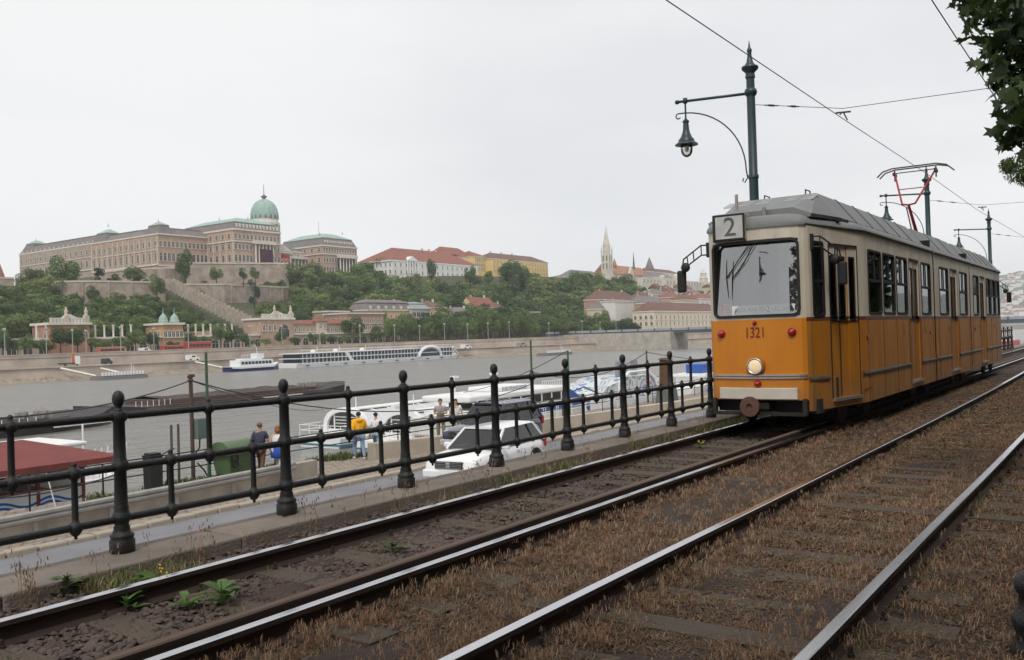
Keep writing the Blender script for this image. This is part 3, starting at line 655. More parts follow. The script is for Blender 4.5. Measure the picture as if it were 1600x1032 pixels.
MB().b2((.02, -.74, .26), (.12, .74, .31)).build('lifeguard_bar', M_dark, tram)
MB().b2((.3, -.75, .3), (.5, .75, .55)).b2((.3, -.86, .28), (1.1, -.7, .5)).build('front_underframe', M_dark, tram)
for y in (-.72, .72): MB().b2((.03, y - .03, .27), (.11, y + .03, .52)).build('lifeguard_post', M_dark, tram)
MB().b2((.0, -.18, .36), (.4, .04, .46)).build('coupler_bar', M_dark, tram)
cp = MB().lathe([(.05, .02), (.155, .0), (.16, .03), (.155, .07), (.05, .08), (.04, .05)], n=22, M=RXM).build('coupler_disc', mat('rusty_brown', (.12, .055, .04), .7), tram, loc=(-.02, .1, .40), smooth=True, auto=40)
# wiper on the windscreen
wp = MB().tube([(.06, -.03, 3.02), (-.03, .22, 2.7), (.005, .43, 2.42)], .009, 5).tube([(.05, 0.02, 3.02), (-.045, .24, 2.66), (-.01, .44, 2.42)], .006, 5).tube([(.05, -.07, 3.02), (-.04, .19, 2.68), (-.01, .40, 2.42)], .006, 5)
wp.lathe([(.035, -.02), (.035, .04)], (.06, -.03, 3.02), 8, RXM).build('wiper_arm', M_black, tram)
MB().tube([(-.005, .42, 2.72), (-.02, .425, 2.42), (-.005, .405, 2.1)], [.006, .013, .005], 5).build('wiper_blade', M_black, tram)
# mirrors: bracket of two bars and a hanging black mirror
def mirror(x, y, sgn, fwd=-1):
    m = MB(); X = x; o = sgn
    m.tube([(X, y, 3.0), (X + fwd * .05, y + o * .12, 3.0), (X + fwd * .22, y + o * .36, 2.78), (X + fwd * .22, y + o * .39, 2.62)], .014, 6)
    m.tube([(X, y, 2.84), (X + fwd * .05, y + o * .12, 2.84), (X + fwd * .22, y + o * .34, 2.64)], .014, 6)
    for t in (.0, .45, .8): 
        a = Vector((X + fwd * .05, y + o * .12, 3.0)).lerp(Vector((X + fwd * .22, y + o * .36, 2.78)), t); b = Vector((X + fwd * .05, y + o * .12, 2.84)).lerp(Vector((X + fwd * .22, y + o * .34, 2.64)), t); m.tube([a, b], .01, 5)
    m.b2((X - .04, y - .03, 2.8), (X + .04, y + .04, 3.04))
    r = m.build('mirror_bracket', M_black, tram)
    MB().box((0, 0, 0), (.07, .15, .36)).build('mirror', M_black, r, loc=(X + fwd * .22, y + o * .4, 2.42), rz=.2 * o, bevel=.03)
    MB().lathe([(.02, 0), (.07, .02), (.08, .05), (.05, .08)], n=12, M=RXM).build('round_mirror', M_black, r, loc=(X + fwd * .24, y + o * .3, 2.64), smooth=True)
mirror(.22, .80, 1); mirror(.30, -.82, -1, .9); mirror(L_end - .3, -.82, -1, .2)
# route cards behind the windscreen
cd = MB().box((0, 0, 0), (.006, .98, .15)).build('route_board', mat('card_white', (.8, .8, .78), .5), tram, loc=(.05, -.12, 1.905), rz=.05)
text('route_text', 'JÁSZAI MARI TÉR', .085, M_black, cd, (-.006, .2, 0), (PI / 2, 0, -PI / 2), .001, 'CENTER', .78)
text('route_text', '2', .15, M_black, cd, (-.006, -.08, 0), (PI / 2, 0, -PI / 2), .001)
text('route_text', 'VÁGÓHÍD', .085, M_black, cd, (-.006, -.29, 0), (PI / 2, 0, -PI / 2), .001, 'CENTER', .8)
c2 = MB().box((0, 0, 0), (.006, .22, .19)).build('run_card', mat('card_red', (.62, .18, .13), .6), tram, loc=(.065, .49, 1.925), rz=-.16)
text('run_text', 'F8', .17, mat('card_ink', (.12, .05, .05), .6), c2, (-.006, 0, 0), (PI / 2, 0, -PI / 2), .001)
# interior: floor, partition behind the driver, ceiling, seats
ins = MB().mi(0).b2((.25, -.7, .85), (2.0, .7, .9)).b2((2.0, -1.08, .85), (L_end - 2, 1.08, .9)).mi(1).b2((.5, -.7, 3.0), (2, .7, 3.05)).b2((2.0, -1.05, 3.02), (L_end - 2, 1.05, 3.06)).b2((L_end - 2.1, -1.0, .9), (L_end - 2.06, 1.0, 3.02))
ins.build('interior_lining', [T_fl, T_int], tram)
MB().b2((1.62, -.55, .9), (1.66, .98, 2.95)).b2((1.3, -.5, .9), (1.45, -.1, 1.75)).build('driver_partition', T_int, tram)
MB().b2((.28, -.6, .9), (.62, .6, 1.72)).build('dashboard', mat('dash_grey', (.2, .2, .21), .7), tram)
seat = MB().b2((-.2, -.21, 1.25), (.2, .21, 1.31)).b2((.15, -.21, 1.3), (.2, .21, 1.85)).b2((-.05, -.05, .9), (.05, .05, 1.25)).mesh('seat', mat('seat_brown', (.2, .1, .05), .6))
for i in range(7):
    for y in (.78, -.78 if i not in (3, 4) else .36): inst('seat', seat, tram, (2.9 + i * .78, y, 0))
for i in range(8):
    if i not in (2, 3): inst('seat', seat, tram, (14 + i * .78, -.78, 0))
    inst('seat', seat, tram, (14 + i * .78, .78, 0))
# gangway bellows, skirt details, bogies, wheels
for xa in (XA1, XA2):
    m = MB()
    for i in range(3):
        x = xa - .06 + i * .045; m.b2((x, -HW + .03 + .015 * (i % 2), .42), (x + .035, HW - .03, 3.16))
    m.build('bellows', M_black, tram)
    MB().b2((xa - .05, -HW + .06, ZG + .0), (xa + .05, HW - .06, ZG + .28)).build('roof_bellows', M_dark, tram)
def bogie(x):
    m = MB().b2((x - 1.1, -.9, .28), (x + 1.1, -.8, .5)).b2((x - 1.1, .8, .28), (x + 1.1, .9, .5)).b2((x - .25, -.9, .2), (x + .25, .9, .6)); b = m.build('bogie', M_dark, tram)
    for dx in (-.8, .8):
        for y in (-.735, .735): MB().lathe([(.05, -.07), (.33, -.065), (.33, -.03), (.36, -.02), (.36, .0), (.1, .02)] if y > 0 else [(.1, -.02), (.36, 0), (.36, .02), (.33, .03), (.33, .065), (.05, .07)], (x + dx, y, .33), 18, Matrix.Rotation(PI / 2, 4, 'X')).build('wheel', M_rust, b)
for x in (2.6, XA1, XA2, L_end - 2.6): bogie(x)
MB().b2((1.0, -.95, .42), (XA1 - .3, .95, .8)).b2((XA1 + .3, -.95, .42), (XA2 - .3, .95, .8)).b2((XA2 + .3, -.95, .42), (L_end - 1, .95, .8)).build('underfloor_boxes', M_dark, tram)
for x in (9.9, 14.9, 17.9, 5.0, 7.1): MB().box((x, -HW - .01, 1.48), (.05, .03, .12)).build('door_button', mat('button_olive', (.2, .16, .05), .5), tram, bevel=.008)
for x in (7.6, 13.95, 2.15): MB().lathe([(.05, 0), (.05, .012), (.02, .02)], (x, -HW - .003, 1.42), 10, Matrix.Rotation(PI / 2, 4, 'X')).build('red_button', T_red, tram)
# pantograph over the second section
pg = MB(); px = XA1 + 4.25; zr = ZG + .6; PR = mat('pantograph_red', (.33, .02, .035), .45)
pan = MB().b2((px - .55, -.5, zr + .04), (px - .47, .5, zr + .1)).b2((px + .47, -.5, zr + .04), (px + .55, .5, zr + .1)).b2((px - .55, -.45, zr + .04), (px + .55, -.39, zr + .1)).b2((px - .55, .39, zr + .04), (px + .55, .45, zr + .1)).build('pantograph', PR, tram)
zt = CH - .05
MB().tube([(px + .45, 0, zr + .08), (px - .75, 0, zr + .95)], [.05, .035], 8).tube([(px + .45, .12, zr + .08), (px - .72, .06, zr + .9)], .016, 6).build('lower_arm', PR, pan)
MB().tube([(px - .75, 0, zr + .95), (px - .72, .16, zr + .98), (px + .25, .52, zt - .12)], .026, 7).tube([(px - .75, 0, zr + .95), (px - .72, -.16, zr + .98), (px + .25, -.52, zt - .12)], .026, 7).tube([(px - .2, -.33, zr + 1.45), (px - .2, .33, zr + 1.45)], .014, 6).build('upper_arm', PR, pan)
hd = MB()
for dx in (.1, .4):
    hd.tube([(px + dx, -.95, zt - .2), (px + dx, -.8, zt - .06), (px + dx, -.55, zt), (px + dx, .55, zt), (px + dx, .8, zt - .06), (px + dx, .95, zt - .2)], .02, 6)
hd.tube([(px + .25, -.55, zt - .12), (px + .25, .55, zt - .12)], .015, 6)
for y in (-.52, .52): hd.b2((px + .05, y - .02, zt - .2), (px + .45, y + .02, zt - .12)).tube([(px + .25, y, zt - .34), (px + .25, y, zt - .05)], .02, 6)
hd.build('contact_shoe', mat('panto_dark', (.05, .04, .04), .5), pan)
for x, y in ((px - .5, -.42), (px - .5, .42), (px + .5, -.42), (px + .5, .42)): MB().lathe([(.05, 0), (.06, .02), (.03, .03), (.06, .05), (.03, .06)], (x, y, zr - .015), 8).build('insulator', M_dark, pan)

for x_ in (2.22, 3.34, 4.4, 5.5, 6.68, 7.95, 8.7, 10.15, 11.45, 13.0, 13.7, 15.0, 16.25, 17.32, 18.38): MB().box((x_, -HW - .001, 1.02), (.012, .012, 1.36)).build('panel_seam', mat('seam_dark', (.12, .05, .01), .6), tram)
for x_ in (2.12, 8.5, 13.62): MB().box((x_, -HW - .002, .56), (.5, .012, .008)).build('panel_seam', mat('seam_dark', (.12, .05, .01), .6), tram)
# ================================================================ lower quay
M_asph = mat('asphalt', (0.20, 0.20, 0.215), .85, var=.2, scale=.7, bump=.4, bscale=80)
M_sand = mat('sandy_stone', (0.42, 0.36, 0.29), .9, var=.35, scale=.5, bump=.6, bscale=20)
M_sett = mat('stone_sett', (0.36, 0.30, 0.24), .9, scale=2.2, col2=(.2, .17, .145), bump=.5)
Y_KERB, Y_EDGE = 20.05, 26.0
q = MB().b2((-40, Y_LO - .06, QZ - .4), (190, Y_KERB, QZ)); tag(q.build('quay_road', M_asph), kind='structure')
q = MB().b2((-40, Y_KERB + .3, QZ - .4), (190, Y_EDGE, QZ - .05)); pave = q.build('quay_pavement', M_sand); tag(pave, kind='structure')
q = MB().add([(-40, Y_EDGE - .01, QZ - .06), (190, Y_EDGE - .01, QZ - .06), (190, Y_EDGE + 5.5, WZ - 1), (-40, Y_EDGE + 5.5, WZ - 1)], [(0, 3, 2, 1)]); tag(q.build('quay_slope', mat('quay_slope_stone', (.25, .22, .18), .9, var=.4, scale=.7, bump=1)), kind='structure')
kerb_me = MB().b2((-.33, 0, -.2), (.33, .3, 0.12)).mesh('kerb_stone', M_sand)
for k in range(92):
    o = inst('kerb_stone', kerb_me, pave, (3 + k * .675, Y_KERB + random.uniform(-.02, .02), QZ + random.uniform(-.02, .012)), (0, random.uniform(-.012, .012), random.uniform(-.02, .02)), (random.uniform(.93, .995), 1, 1))
    md = o.modifiers.new('bevel', 'BEVEL'); md.width = .035; md.segments = 2
# setts: too small to pick apart singly
xs, ys = np.meshgrid(np.arange(4, 66, .27), np.arange(Y_KERB + .36, Y_EDGE - .1, .21)); n = xs.size
cx = xs.ravel() + rng.uniform(-.03, .03, n) + (np.arange(xs.shape[0])[:, None] % 2 * .13 + 0 * xs).ravel(); cy_ = ys.ravel() + rng.uniform(-.015, .015, n); hz = rng.uniform(.0, .03, n)
sxv, syv = rng.uniform(.1, .125, n), rng.uniform(.08, .097, n)
c8 = []
for zz, sc_ in ((-.1, 1.0), (.02, 1.0), (.035, .8)):
    for ax, ay in ((-1, -1), (1, -1), (1, 1), (-1, 1)): c8.append(np.stack([cx + ax * sxv * sc_, cy_ + ay * syv * sc_, QZ - .05 + zz + hz], -1))
V = np.stack(c8, 1).reshape(-1, 3); bf = np.array([[4, 5, 9, 8], [5, 6, 10, 9], [6, 7, 11, 10], [7, 4, 8, 11], [8, 9, 10, 11], [0, 1, 5, 4], [1, 2, 6, 5], [3, 0, 4, 7]])
o = np_obj('paving_setts', V, (bf[None] + (np.arange(n) * 12)[:, None, None]).reshape(-1, 4), M_sett, parent=pave); o['kind'] = 'stuff'

# guard rail and the low concrete wall behind it
def gline(x): return 21.6 + (x - 10) * .075
gw = MB()
t = thing('crash_barrier', 'galvanised steel crash barrier along the lower quay road at left', 'guard rail', (0, 0, QZ))
pr = [(.36, 0), (.40, .055), (.46, .06), (.5, .015), (.54, .06), (.6, .055), (.645, 0)]
rings = [[(x, gline(x) - .1 - o_, z) for z, o_ in pr] for x in [0 + i * 1.0 for i in range(20)]]
rings.append([(19.4, gline(19.4) - .0 - o_ * .5, z) for z, o_ in pr])
M_galv = mat('galvanised', (.42, .41, .39), .5, metal=.6, var=.2)
MB().loft(rings, closed=False, caps=False).build('beam', M_galv, t)
for i in range(10): 
    x = .8 + i * 2.0; MB().b2((x - .05, gline(x) - .1, 0), (x + .05, gline(x) - .02, .62)).build('barrier_post', M_galv, t)
cw = MB(); 
rings = [[(x, gline(x) + .08, -.05), (x, gline(x) + .1, .53), (x, gline(x) + .36, .53), (x, gline(x) + .38, -.05)] for x in (-6, 6, 12, 20.5)]
o = cw.loft(rings).build('concrete_wall', mat('barrier_concrete', (.36, .32, .27), .9, var=.3, scale=1.5, bump=.4), loc=(0, 0, QZ), bevel=.02); tag(o, 'low concrete wall directly behind the steel crash barrier', 'wall')
o = MB().loft([[(x, y - .2, -.05), (x, y - .16, h), (x, y + .2, h), (x, y + .24, -.05)] for x, y, h in ((24.2, 23.6, .6), (27.5, 22.95, .55), (35, 22.6, .56), (39, 22.2, .52), (43.3, 22.15, .45), (49.3, 21.8, .4), (60, 21.8, .4))]).build('concrete_wall', mat('beige_concrete', (.47, .41, .33), .9, var=.25, scale=.8, bump=.4), loc=(0, 0, QZ), bevel=.02); tag(o, 'long beige concrete wall behind the two parked cars', 'wall')
# quay edge railing
t = thing('quay_railing', 'thin black tube railing along the edge of the lower quay', 'railing', (0, 0, QZ))
for i in range(22):
    x = 12.4 + i * 2.12; MB().tube([(x, 25.05, -.05), (x, 25.05, 1.05)], .025, 6).build('railing_post', M_iron, t)
for z in (.55, 1.04): MB().tube([(6.5, 25.05, z), (60, 25.05, z)], .02, 6).build('railing_bar', M_iron, t)
t = thing('white_hand_rail', 'white tube hand rails at the gangway beside the red kiosk boat', 'hand rail', (0, 0, QZ))
for a, b in (((11.0, 25.4), (13.0, 25.3)), ((8.6, 25.5), (10.4, 25.45))):
    MB().tube([(a[0], a[1], -.05), (a[0], a[1], 1.0), (b[0], b[1], 1.0), (b[0] + .2, b[1] - .1, -.05)], .024, 6).build('hand_rail_hoop', M_white, t)
    MB().tube([(a[0], a[1], .5), (b[0] + .1, b[1], .5)], .018, 6).build('hand_rail_bar', M_white, t)
# black litter bin
t = thing('litter_bin', 'tall black litter bin standing at the quay edge behind the barrier', 'litter bin', (*at_z(245, 760, QZ).xy, QZ))
t.location = (16.05, 24.9, QZ); t.scale = (.72, .72, 1.0)
MB().box((0, 0, .58), (.56, .56, 1.0), top=1.06).build('bin_body', mat('bin_black', (.02, .022, .022), .5, var=.4, bump=.3), t, bevel=.03)
MB().box((0, 0, 1.1), (.63, .63, .06)).box((0, 0, 1.16), (.5, .5, .06)).build('bin_lid', M_black, t, bevel=.02); MB().box((0, 0, .04), (.6, .6, .08)).build('bin_base', M_white, t)
# green refuse container with half-round lid
t = thing('refuse_container', 'green wheeled refuse container with a domed lid beside the walking couple', 'container', (18.85, 24.65, QZ), .05)
GR = mat('container_green', (.095, .15, .07), .5, var=.2, scale=3)
MB().loft([[(sx_ * (.48 + .09 * k), sy_ * (.34 + .11 * k), .18 + .72 * k) for sx_, sy_ in ((-1, -1), (1, -1), (1, 1), (-1, 1))] for k in (0, .25, .6, 1)]).build('container_body', GR, t, bevel=.04)
dm = MB(); dm.loft([[(s * .6, -.46 * math.cos(a), .92 + .36 * math.sin(a)) for a in [PI * i / 12 for i in range(13)]] for s in (-1, -.97, .97, 1)]); dm.build('domed_lid', GR, t, smooth=True, auto=40)
MB().b2((-.66, -.5, .86), (.66, -.42, .93)).b2((-.66, .42, .86), (.66, .5, .93)).b2((-.68, -.5, .86), (-.6, .5, .93)).b2((.6, -.5, .86), (.68, .5, .93)).build('container_rim', GR, t)
for a, b in ((-.45, -.3), (.45, -.3), (-.45, .3), (.45, .3)): MB().lathe([(.09, -.025), (.09, .025)], (a, b, .09), 12, Matrix.Rotation(PI / 2, 4, 'X')).build('container_wheel', M_black, t)
for z, r in ((.74, .13), (.56, .12)): MB().tube([(-.35 + r * math.cos(a), -.47, z + r * math.sin(a)) for a in [2 * PI * i / 12 for i in range(13)]], .025, 6).build('lid_arm', M_black, t)
# poles, stakes, switch box, cables
o = MB().tube([(0, 0, -.05), (0, 0, 4.2)], [.06, .045], 8).build('steel_pole', mat('pole_green', (.055, .11, .06), .6, var=.4), loc=(18.1, 24.95, QZ)); tag(o, 'tall thin green steel pole beside the refuse container', 'pole')
t = thing('mooring_pole', 'rusty brown pole with a grey green switch box and cables', 'pole', (17.85, 25.45, QZ))
MB().tube([(0, 0, -.1), (0, 0, 3.5)], .065, 8).tube([(-.1, 0, 3.42), (.14, 0, 3.46)], .05, 6).tube([(0, -.1, 3.3), (0, .12, 3.3)], .04, 6).build('pole_shaft', mat('pole_rust', (.10, .065, .05), .8, var=.4), t)
MB().box((.22, -.14, 1.72), (.36, .2, .66)).build('switch_box', mat('box_teal', (.12, .17, .16), .55, var=.2), t, bevel=.02); MB().tube([(.2, -.12, 1.4), (.18, -.12, 1.1), (.05, -.06, .9)], .025, 6).tube([(.1, -.1, .6), (.3, -.15, .35), (.5, -.2, -.02)], .025, 6).build('conduit', M_black, t)
for dx, h in ((-.5, 1.95), (-.25, 1.95)):
    o = MB().tube([(0, 0, -.1), (.02, 0, h)], .04, 6).build('wooden_stake', mat('stake_wood', (.12, .09, .07), .9, var=.4), loc=(17.4 + dx, 25.2, QZ)); tag(o, ('left' if dx < -.3 else 'right') + ' one of two thin stakes beside the mooring pole', 'stake', 'stakes at the quay edge')
p2 = at_y(829, 532, 25.3); p3 = at_y(1010, 548, 25.3); p2b = at_y(887, 548, 25.3)
for p, lb in ((p2, 'slim green pole rising behind the railing near the middle boats'), (p2b, 'slim dark pole right of the green pole near the boats'), (p3, 'slim dark pole over the brown stone flue at the quay')):
    h = p.z - QZ; o = MB().tube([(0, 0, -.1), (0, 0, h)], [.06, .05], 8).build('steel_pole', mat('pole_green', (.055, .11, .06), .6), loc=(p.x, 25.3, QZ)); tag(o, lb, 'pole')
o = MB().box((0, 0, .45), (1.1, 1.1, 1.0), top=.8).build('stone_base', mat('flue_stone', (.13, .14, .13), .9, bump=.6), loc=(p3.x, 24.0, QZ)); tag(o, 'dark stone block carrying the brown flue by the painted boat', 'stone block')
o = MB().box((0, 0, .9), (.75, .6, 1.8), top=.85).box((0, 0, 1.85), (.85, .7, .12), top=.6).build('brown_flue', mat('flue_brown', (.12, .06, .03), .8, var=.4), loc=(p3.x - .05, 24.0, QZ + .9)); tag(o, 'short brown flue standing on a dark stone block', 'flue')
mtop = Vector((17.85, 25.45, QZ + 3.3))
def cable(a, b, s, label, r=.022): o = MB().tube(sag(a, b, s, 16), r, 5).build('mooring_cable', M_wire); tag(o, label, 'cable', 'cables along the quay')
cable(mtop, at_y(-60, 657, 20.0), .25, 'black cable sagging left from the brown mooring pole top'); cable(mtop, (p2.x, 25.3, p2.z - 2.2), 1.2, 'upper black cable running right from the brown mooring pole'); cable(mtop, (52, 56, -4), .4, 'lower black cable running from the brown pole down to the boats')
cable((p2.x, 25.3, p2.z - 1.6), (p3.x, 25.3, p3.z - .1), .8, 'cable between the green pole and the pole over the flue'); cable((p2b.x, 25.3, p2b.z), (58, 48, -3), .6, 'cable from the dark pole down to the long white ship'); cable((p3.x, 25.3, p3.z - .1), (p3.x + 30, 26, p3.z - .6), .8, 'cable leaving right from the pole over the flue')
cable((17.0, 25.2, QZ + 1.2), (9.5, 26.4, QZ + .9), .7, 'slack black cable hanging in front of the red kiosk boat')

# ================================================================ people
SKIN = mat('skin', (.52, .31, .22), .6, var=.1)
def skinmesh(name, verts, edges, rad, m, parent, sub=1, root=0):
    me = bpy.data.meshes.new(name); me.from_pydata(verts, edges, []); me.materials.append(m); o = bpy.data.objects.new(name, me); COL.objects.link(o); o.parent = parent
    md = o.modifiers.new('skin', 'SKIN'); md.use_smooth_shade = True
    if not me.skin_vertices:
        bm = bmesh.new(); bm.from_mesh(me); bm.verts.layers.skin.verify(); bm.to_mesh(me); bm.free()
    for i, sv in enumerate(me.skin_vertices[0].data): sv.radius = rad[i] if isinstance(rad[i], tuple) else (rad[i], rad[i]); sv.use_root = (i == root)
    if sub: s = o.modifiers.new('sub', 'SUBSURF'); s.levels = sub; s.render_levels = sub
    dg = bpy.context.evaluated_depsgraph_get(); me2 = bpy.data.meshes.new_from_object(o.evaluated_get(dg)); o.modifiers.clear(); o.data = me2
    me2.polygons.foreach_set('use_smooth', [True] * len(me2.polygons)); return o
def person(label, loc, rz, H, top, legs, hair, sleeves=1.0, longhair=False, pose='walk', tm=None, group=None, shoes=None, extra=None, belly=1.0):
    """figure facing local -y... height H; pose moves arms and legs"""
    k = H / 1.75; t = thing('person', label, 'person', loc, rz, group)
    st = .22 if pose == 'walk' else .03
    J = dict(pel=(0, 0, .95), wst=(0, 0, 1.1), chs=(0, -.01, 1.32), nk=(0, 0, 1.47), nk2=(0, -.02, 1.53), hd=(0, -.03, 1.64), hd2=(0, -.03, 1.7),
             hl=(.1, 0, .9), hr=(-.1, 0, .9), kl=(.11, -st - .03, .5), kr=(-.11, st * .4, .5), al=(.11, -st * .9, .09), ar=(-.11, st * 1.3, .1), tl=(.12, -st * .9 - .15, .035), tr=(-.12, st * 1.3 - .13, .045),
             sl=(.19, 0, 1.41), sr=(-.19, 0, 1.41))
    if pose == 'hold': J.update(el=(.26, -.02, 1.15), er=(-.26, -.02, 1.15), wl=(.06, -.26, 1.2), wr=(-.06, -.26, 1.2))
    else: J.update(el=(.27, .05 + st * .2, 1.14), er=(-.27, .02 - st * .3, 1.14), wl=(.27, -.02 + st * .2, .9), wr=(-.27, -.1 - st * .4, .92))
    if extra: J.update(extra)
    R_ = dict(pel=(.155, .12), wst=(.14, .105), chs=(.17, .115), nk=.06, nk2=.052, hd=(.078, .092), hd2=(.07, .085), hl=.09, hr=.09, kl=.06, kr=.06, al=.04, ar=.04, tl=.035, tr=.035, sl=.062, sr=.062, el=.043, er=.043, wl=.03, wr=.03)
    E_ = [('pel', 'wst'), ('wst', 'chs'), ('chs', 'nk'), ('nk', 'nk2'), ('nk2', 'hd'), ('hd', 'hd2'), ('pel', 'hl'), ('hl', 'kl'), ('kl', 'al'), ('al', 'tl'), ('pel', 'hr'), ('hr', 'kr'), ('kr', 'ar'), ('ar', 'tr'), ('chs', 'sl'), ('sl', 'el'), ('el', 'wl'), ('chs', 'sr'), ('sr', 'er'), ('er', 'wr')]
    def mk(nm, keys, grow, m, tweak=None):
        ks = [x for x in J if x in keys]; idx = {a: i for i, a in enumerate(ks)}; r = []
        for a in ks:
            q_ = R_[a]; q_ = q_ if isinstance(q_, tuple) else (q_, q_); b = belly if a in ('wst', 'pel', 'chs') else 1
            r.append(((q_[0] * b + grow) * k, (q_[1] * b + grow) * k))
        vs = [tuple(c * k for c in (tweak or J).get(a, J[a])) for a in ks]
        return skinmesh(nm, vs, [(idx[a], idx[b]) for a, b in E_ if a in idx and b in idx], r, m, t, 1, 0)
    hands = [];
    b = mk('body', set(J), 0, SKIN)
    for w, s in (('wl', 1), ('wr', -1)):
        wv = Vector(J[w]); d = (wv - Vector(J['e' + w[1]])).normalized()
        side = d.cross(Vector((0, 1, 0))).normalized() if abs(d.y) < .9 else Vector((1, 0, 0))
        vs = [wv, wv + d * .05, wv + d * .09]; es = [(0, 1), (1, 2)]; rr = [.026, .03, .028]
        for f in range(4): 
            base = wv + d * .085 + side * (.024 * (f - 1.5)); i0 = len(vs); L_ = (.06, .075, .07, .055)[f]; vs += [base, base + d * L_ * .6, base + d * L_ - Vector((0, .012, 0))]; es += [(2, i0), (i0, i0 + 1), (i0 + 1, i0 + 2)]; rr += [.011, .01, .008]
        i0 = len(vs); vs += [wv + d * .04 - side * .035 * s, wv + d * .08 - side * .055 * s]; es += [(1, i0), (i0, i0 + 1)]; rr += [.012, .009]
        skinmesh('hand', [tuple(v * k) for v in vs], es, [(x * k, x * k) for x in rr], SKIN, t, 0, 1)
    f = MB().ico((0, -.125 * k, 1.635 * k), .016 * k, 1, (1, 1.1, 1.4)).build('nose', SKIN, t, smooth=True)
    for s in (-1, 1): MB().ico((s * .032 * k, -.115 * k, 1.66 * k), .011 * k, 1).build('eye', M_black, t); MB().ico((s * .085 * k, -.02 * k, 1.64 * k), .02 * k, 1, (.5, 1, 1.5)).build('ear', SKIN, t)
    MB().box((0, -.118 * k, 1.59 * k), (.045 * k, .012, .01)).build('mouth', mat('lips', (.35, .12, .1), .5), t)
    hm = mat('hair_' + hair[0], hair[1], .7, var=.3, bump=.3)
    hb = MB().ico((0, .012 * k, 1.69 * k), .105 * k, 2, (.9, 1.0, .82))
    if longhair: hb.ico((0, .05 * k, 1.6 * k), .1 * k, 2, (1, .8, 1.1)).ico((.05 * k, .02 * k, 1.58 * k), .06 * k, 1, (1, 1, 1.4)).ico((-.05 * k, .02 * k, 1.58 * k), .06 * k, 1, (1, 1, 1.4))
    hb.build('hair', hm, t, smooth=True)
    sk = {'pel', 'wst', 'chs', 'sl', 'sr'}; tw = dict(J)
    if sleeves > .3:
        sk |= {'el', 'er'}
        if sleeves < .9:
            for a, b_ in (('el', 'sl'), ('er', 'sr')): tw[a] = tuple(lerp(J[b_][i], J[a][i], .75) for i in range(3))
        if sleeves >= 1.5: 
            sk |= {'wl', 'wr'}
            for a, b_ in (('wl', 'el'), ('wr', 'er')): tw[a] = tuple(lerp(J[b_][i], J[a][i], .93) for i in range(3))
    sk.add('nk'); tw['nk'] = (0, 0, 1.44)
    mk('shirt' if sleeves < 1.5 else 'jacket', sk, .022 if sleeves < 1.5 else .05, top, tw)
    tk = {'pel', 'hl', 'hr', 'kl', 'kr', 'al', 'ar'}; mk('trousers', tk, .022, legs)
    for a, b_ in (('al', 'tl'), ('ar', 'tr')):
        A, B = Vector(J[a]), Vector(J[b_]); MB().ico(tuple((A.lerp(B, .55) * k)[i] - (.0 if i < 2 else .01) for i in range(3)), .09 * k, 2, (.52, 1.25, .5)).build('shoe', shoes or M_black, t, smooth=True)
    return t
def face_to(p, q): return math.atan2(q[1] - p[1], q[0] - p[0]) + PI / 2
C_ = lambda n, c: mat('cloth_' + n, c, .85, var=.2, scale=12, bump=.2)
pm = at_z(403, 741, QZ - .02); p = (19.65, 24.3)
person('man in a dark blue T-shirt walking beside the green container', (p[0], p[1], QZ), face_to((0, 0), (1, .55)), 1.78, C_('navy', (.05, .05, .085)), C_('brown', (.15, .08, .05)), ('grey', (.16, .13, .11)), .6, belly=1.12)
p = (19.95, 23.75)
w_ = person('woman in a white top with a blue jacket tied round her waist', (p[0], p[1], QZ), face_to((0, 0), (1, .6)), 1.66, C_('white', (.75, .75, .75)), C_('palegrey', (.5, .5, .5)), ('ginger', (.3, .11, .035)), .2, True, belly=1.08)
MB().loft([[(r * math.cos(a), r * .8 * math.sin(a), z) for a in [2 * PI * i / 16 for i in range(16)]] for z, r in ((1.03, .19), (.96, .235), (.8, .255), (.62, .26), (.6, .2))]).build('tied_jacket', C_('royal', (.03, .09, .42)), w_, smooth=True)
p = at_z(562, 718, QZ)
person('person in a bright yellow hooded jacket and jeans walking on the quay', (p.x, p.y, QZ), face_to((0, 0), (.55, 1)), 1.76, C_('yellow', (.85, .42, .01)), C_('jeans', (.22, .3, .44)), ('black', (.02, .018, .015)), 1.6, belly=1.1, shoes=C_('white', (.75, .75, .75)))
YJ = [o for o in COL.objects if o.name.startswith('jacket')][-1]
MB().ico((0, .1, 1.46), .13, 2, (1.1, .7, .7)).build('hood', C_('yellow', (.85, .42, .01)), YJ.parent, smooth=True)
p = at_z(596, 716, QZ); person('dark haired person in a white shirt leaning at the quay rail', (25.3, 24.4, QZ), face_to((0, 0), (1, .6)), 1.62, C_('white', (.75, .75, .75)), C_('paleblue', (.3, .42, .48)), ('black', (.02, .018, .015)), .9)
p = at_y(690, 700, 24.75); person('man in a grey T-shirt holding a camera beside the dark blue car', (p.x, 24.75, QZ), face_to((0, 0), (-1, -.8)), 1.82, C_('grey', (.3, .3, .3)), C_('khaki', (.26, .22, .16)), ('brown', (.07, .045, .03)), .6, pose='hold')
MB().box((0, -.27, 1.28), (.13, .06, .08)).build('camera_in_hand', M_black, [o for o in COL.objects if o.name.startswith('person')][-1])
p = at_y(714, 700, 24.85); person('woman in a white blouse behind the bonnet of the dark blue car', (p.x, 24.85, QZ), face_to((0, 0), (-1, -.8)), 1.72, C_('white', (.75, .75, .75)), C_('khaki', (.26, .22, .16)), ('darkbrown', (.03, .02, .015)), .7, True, 'stand')

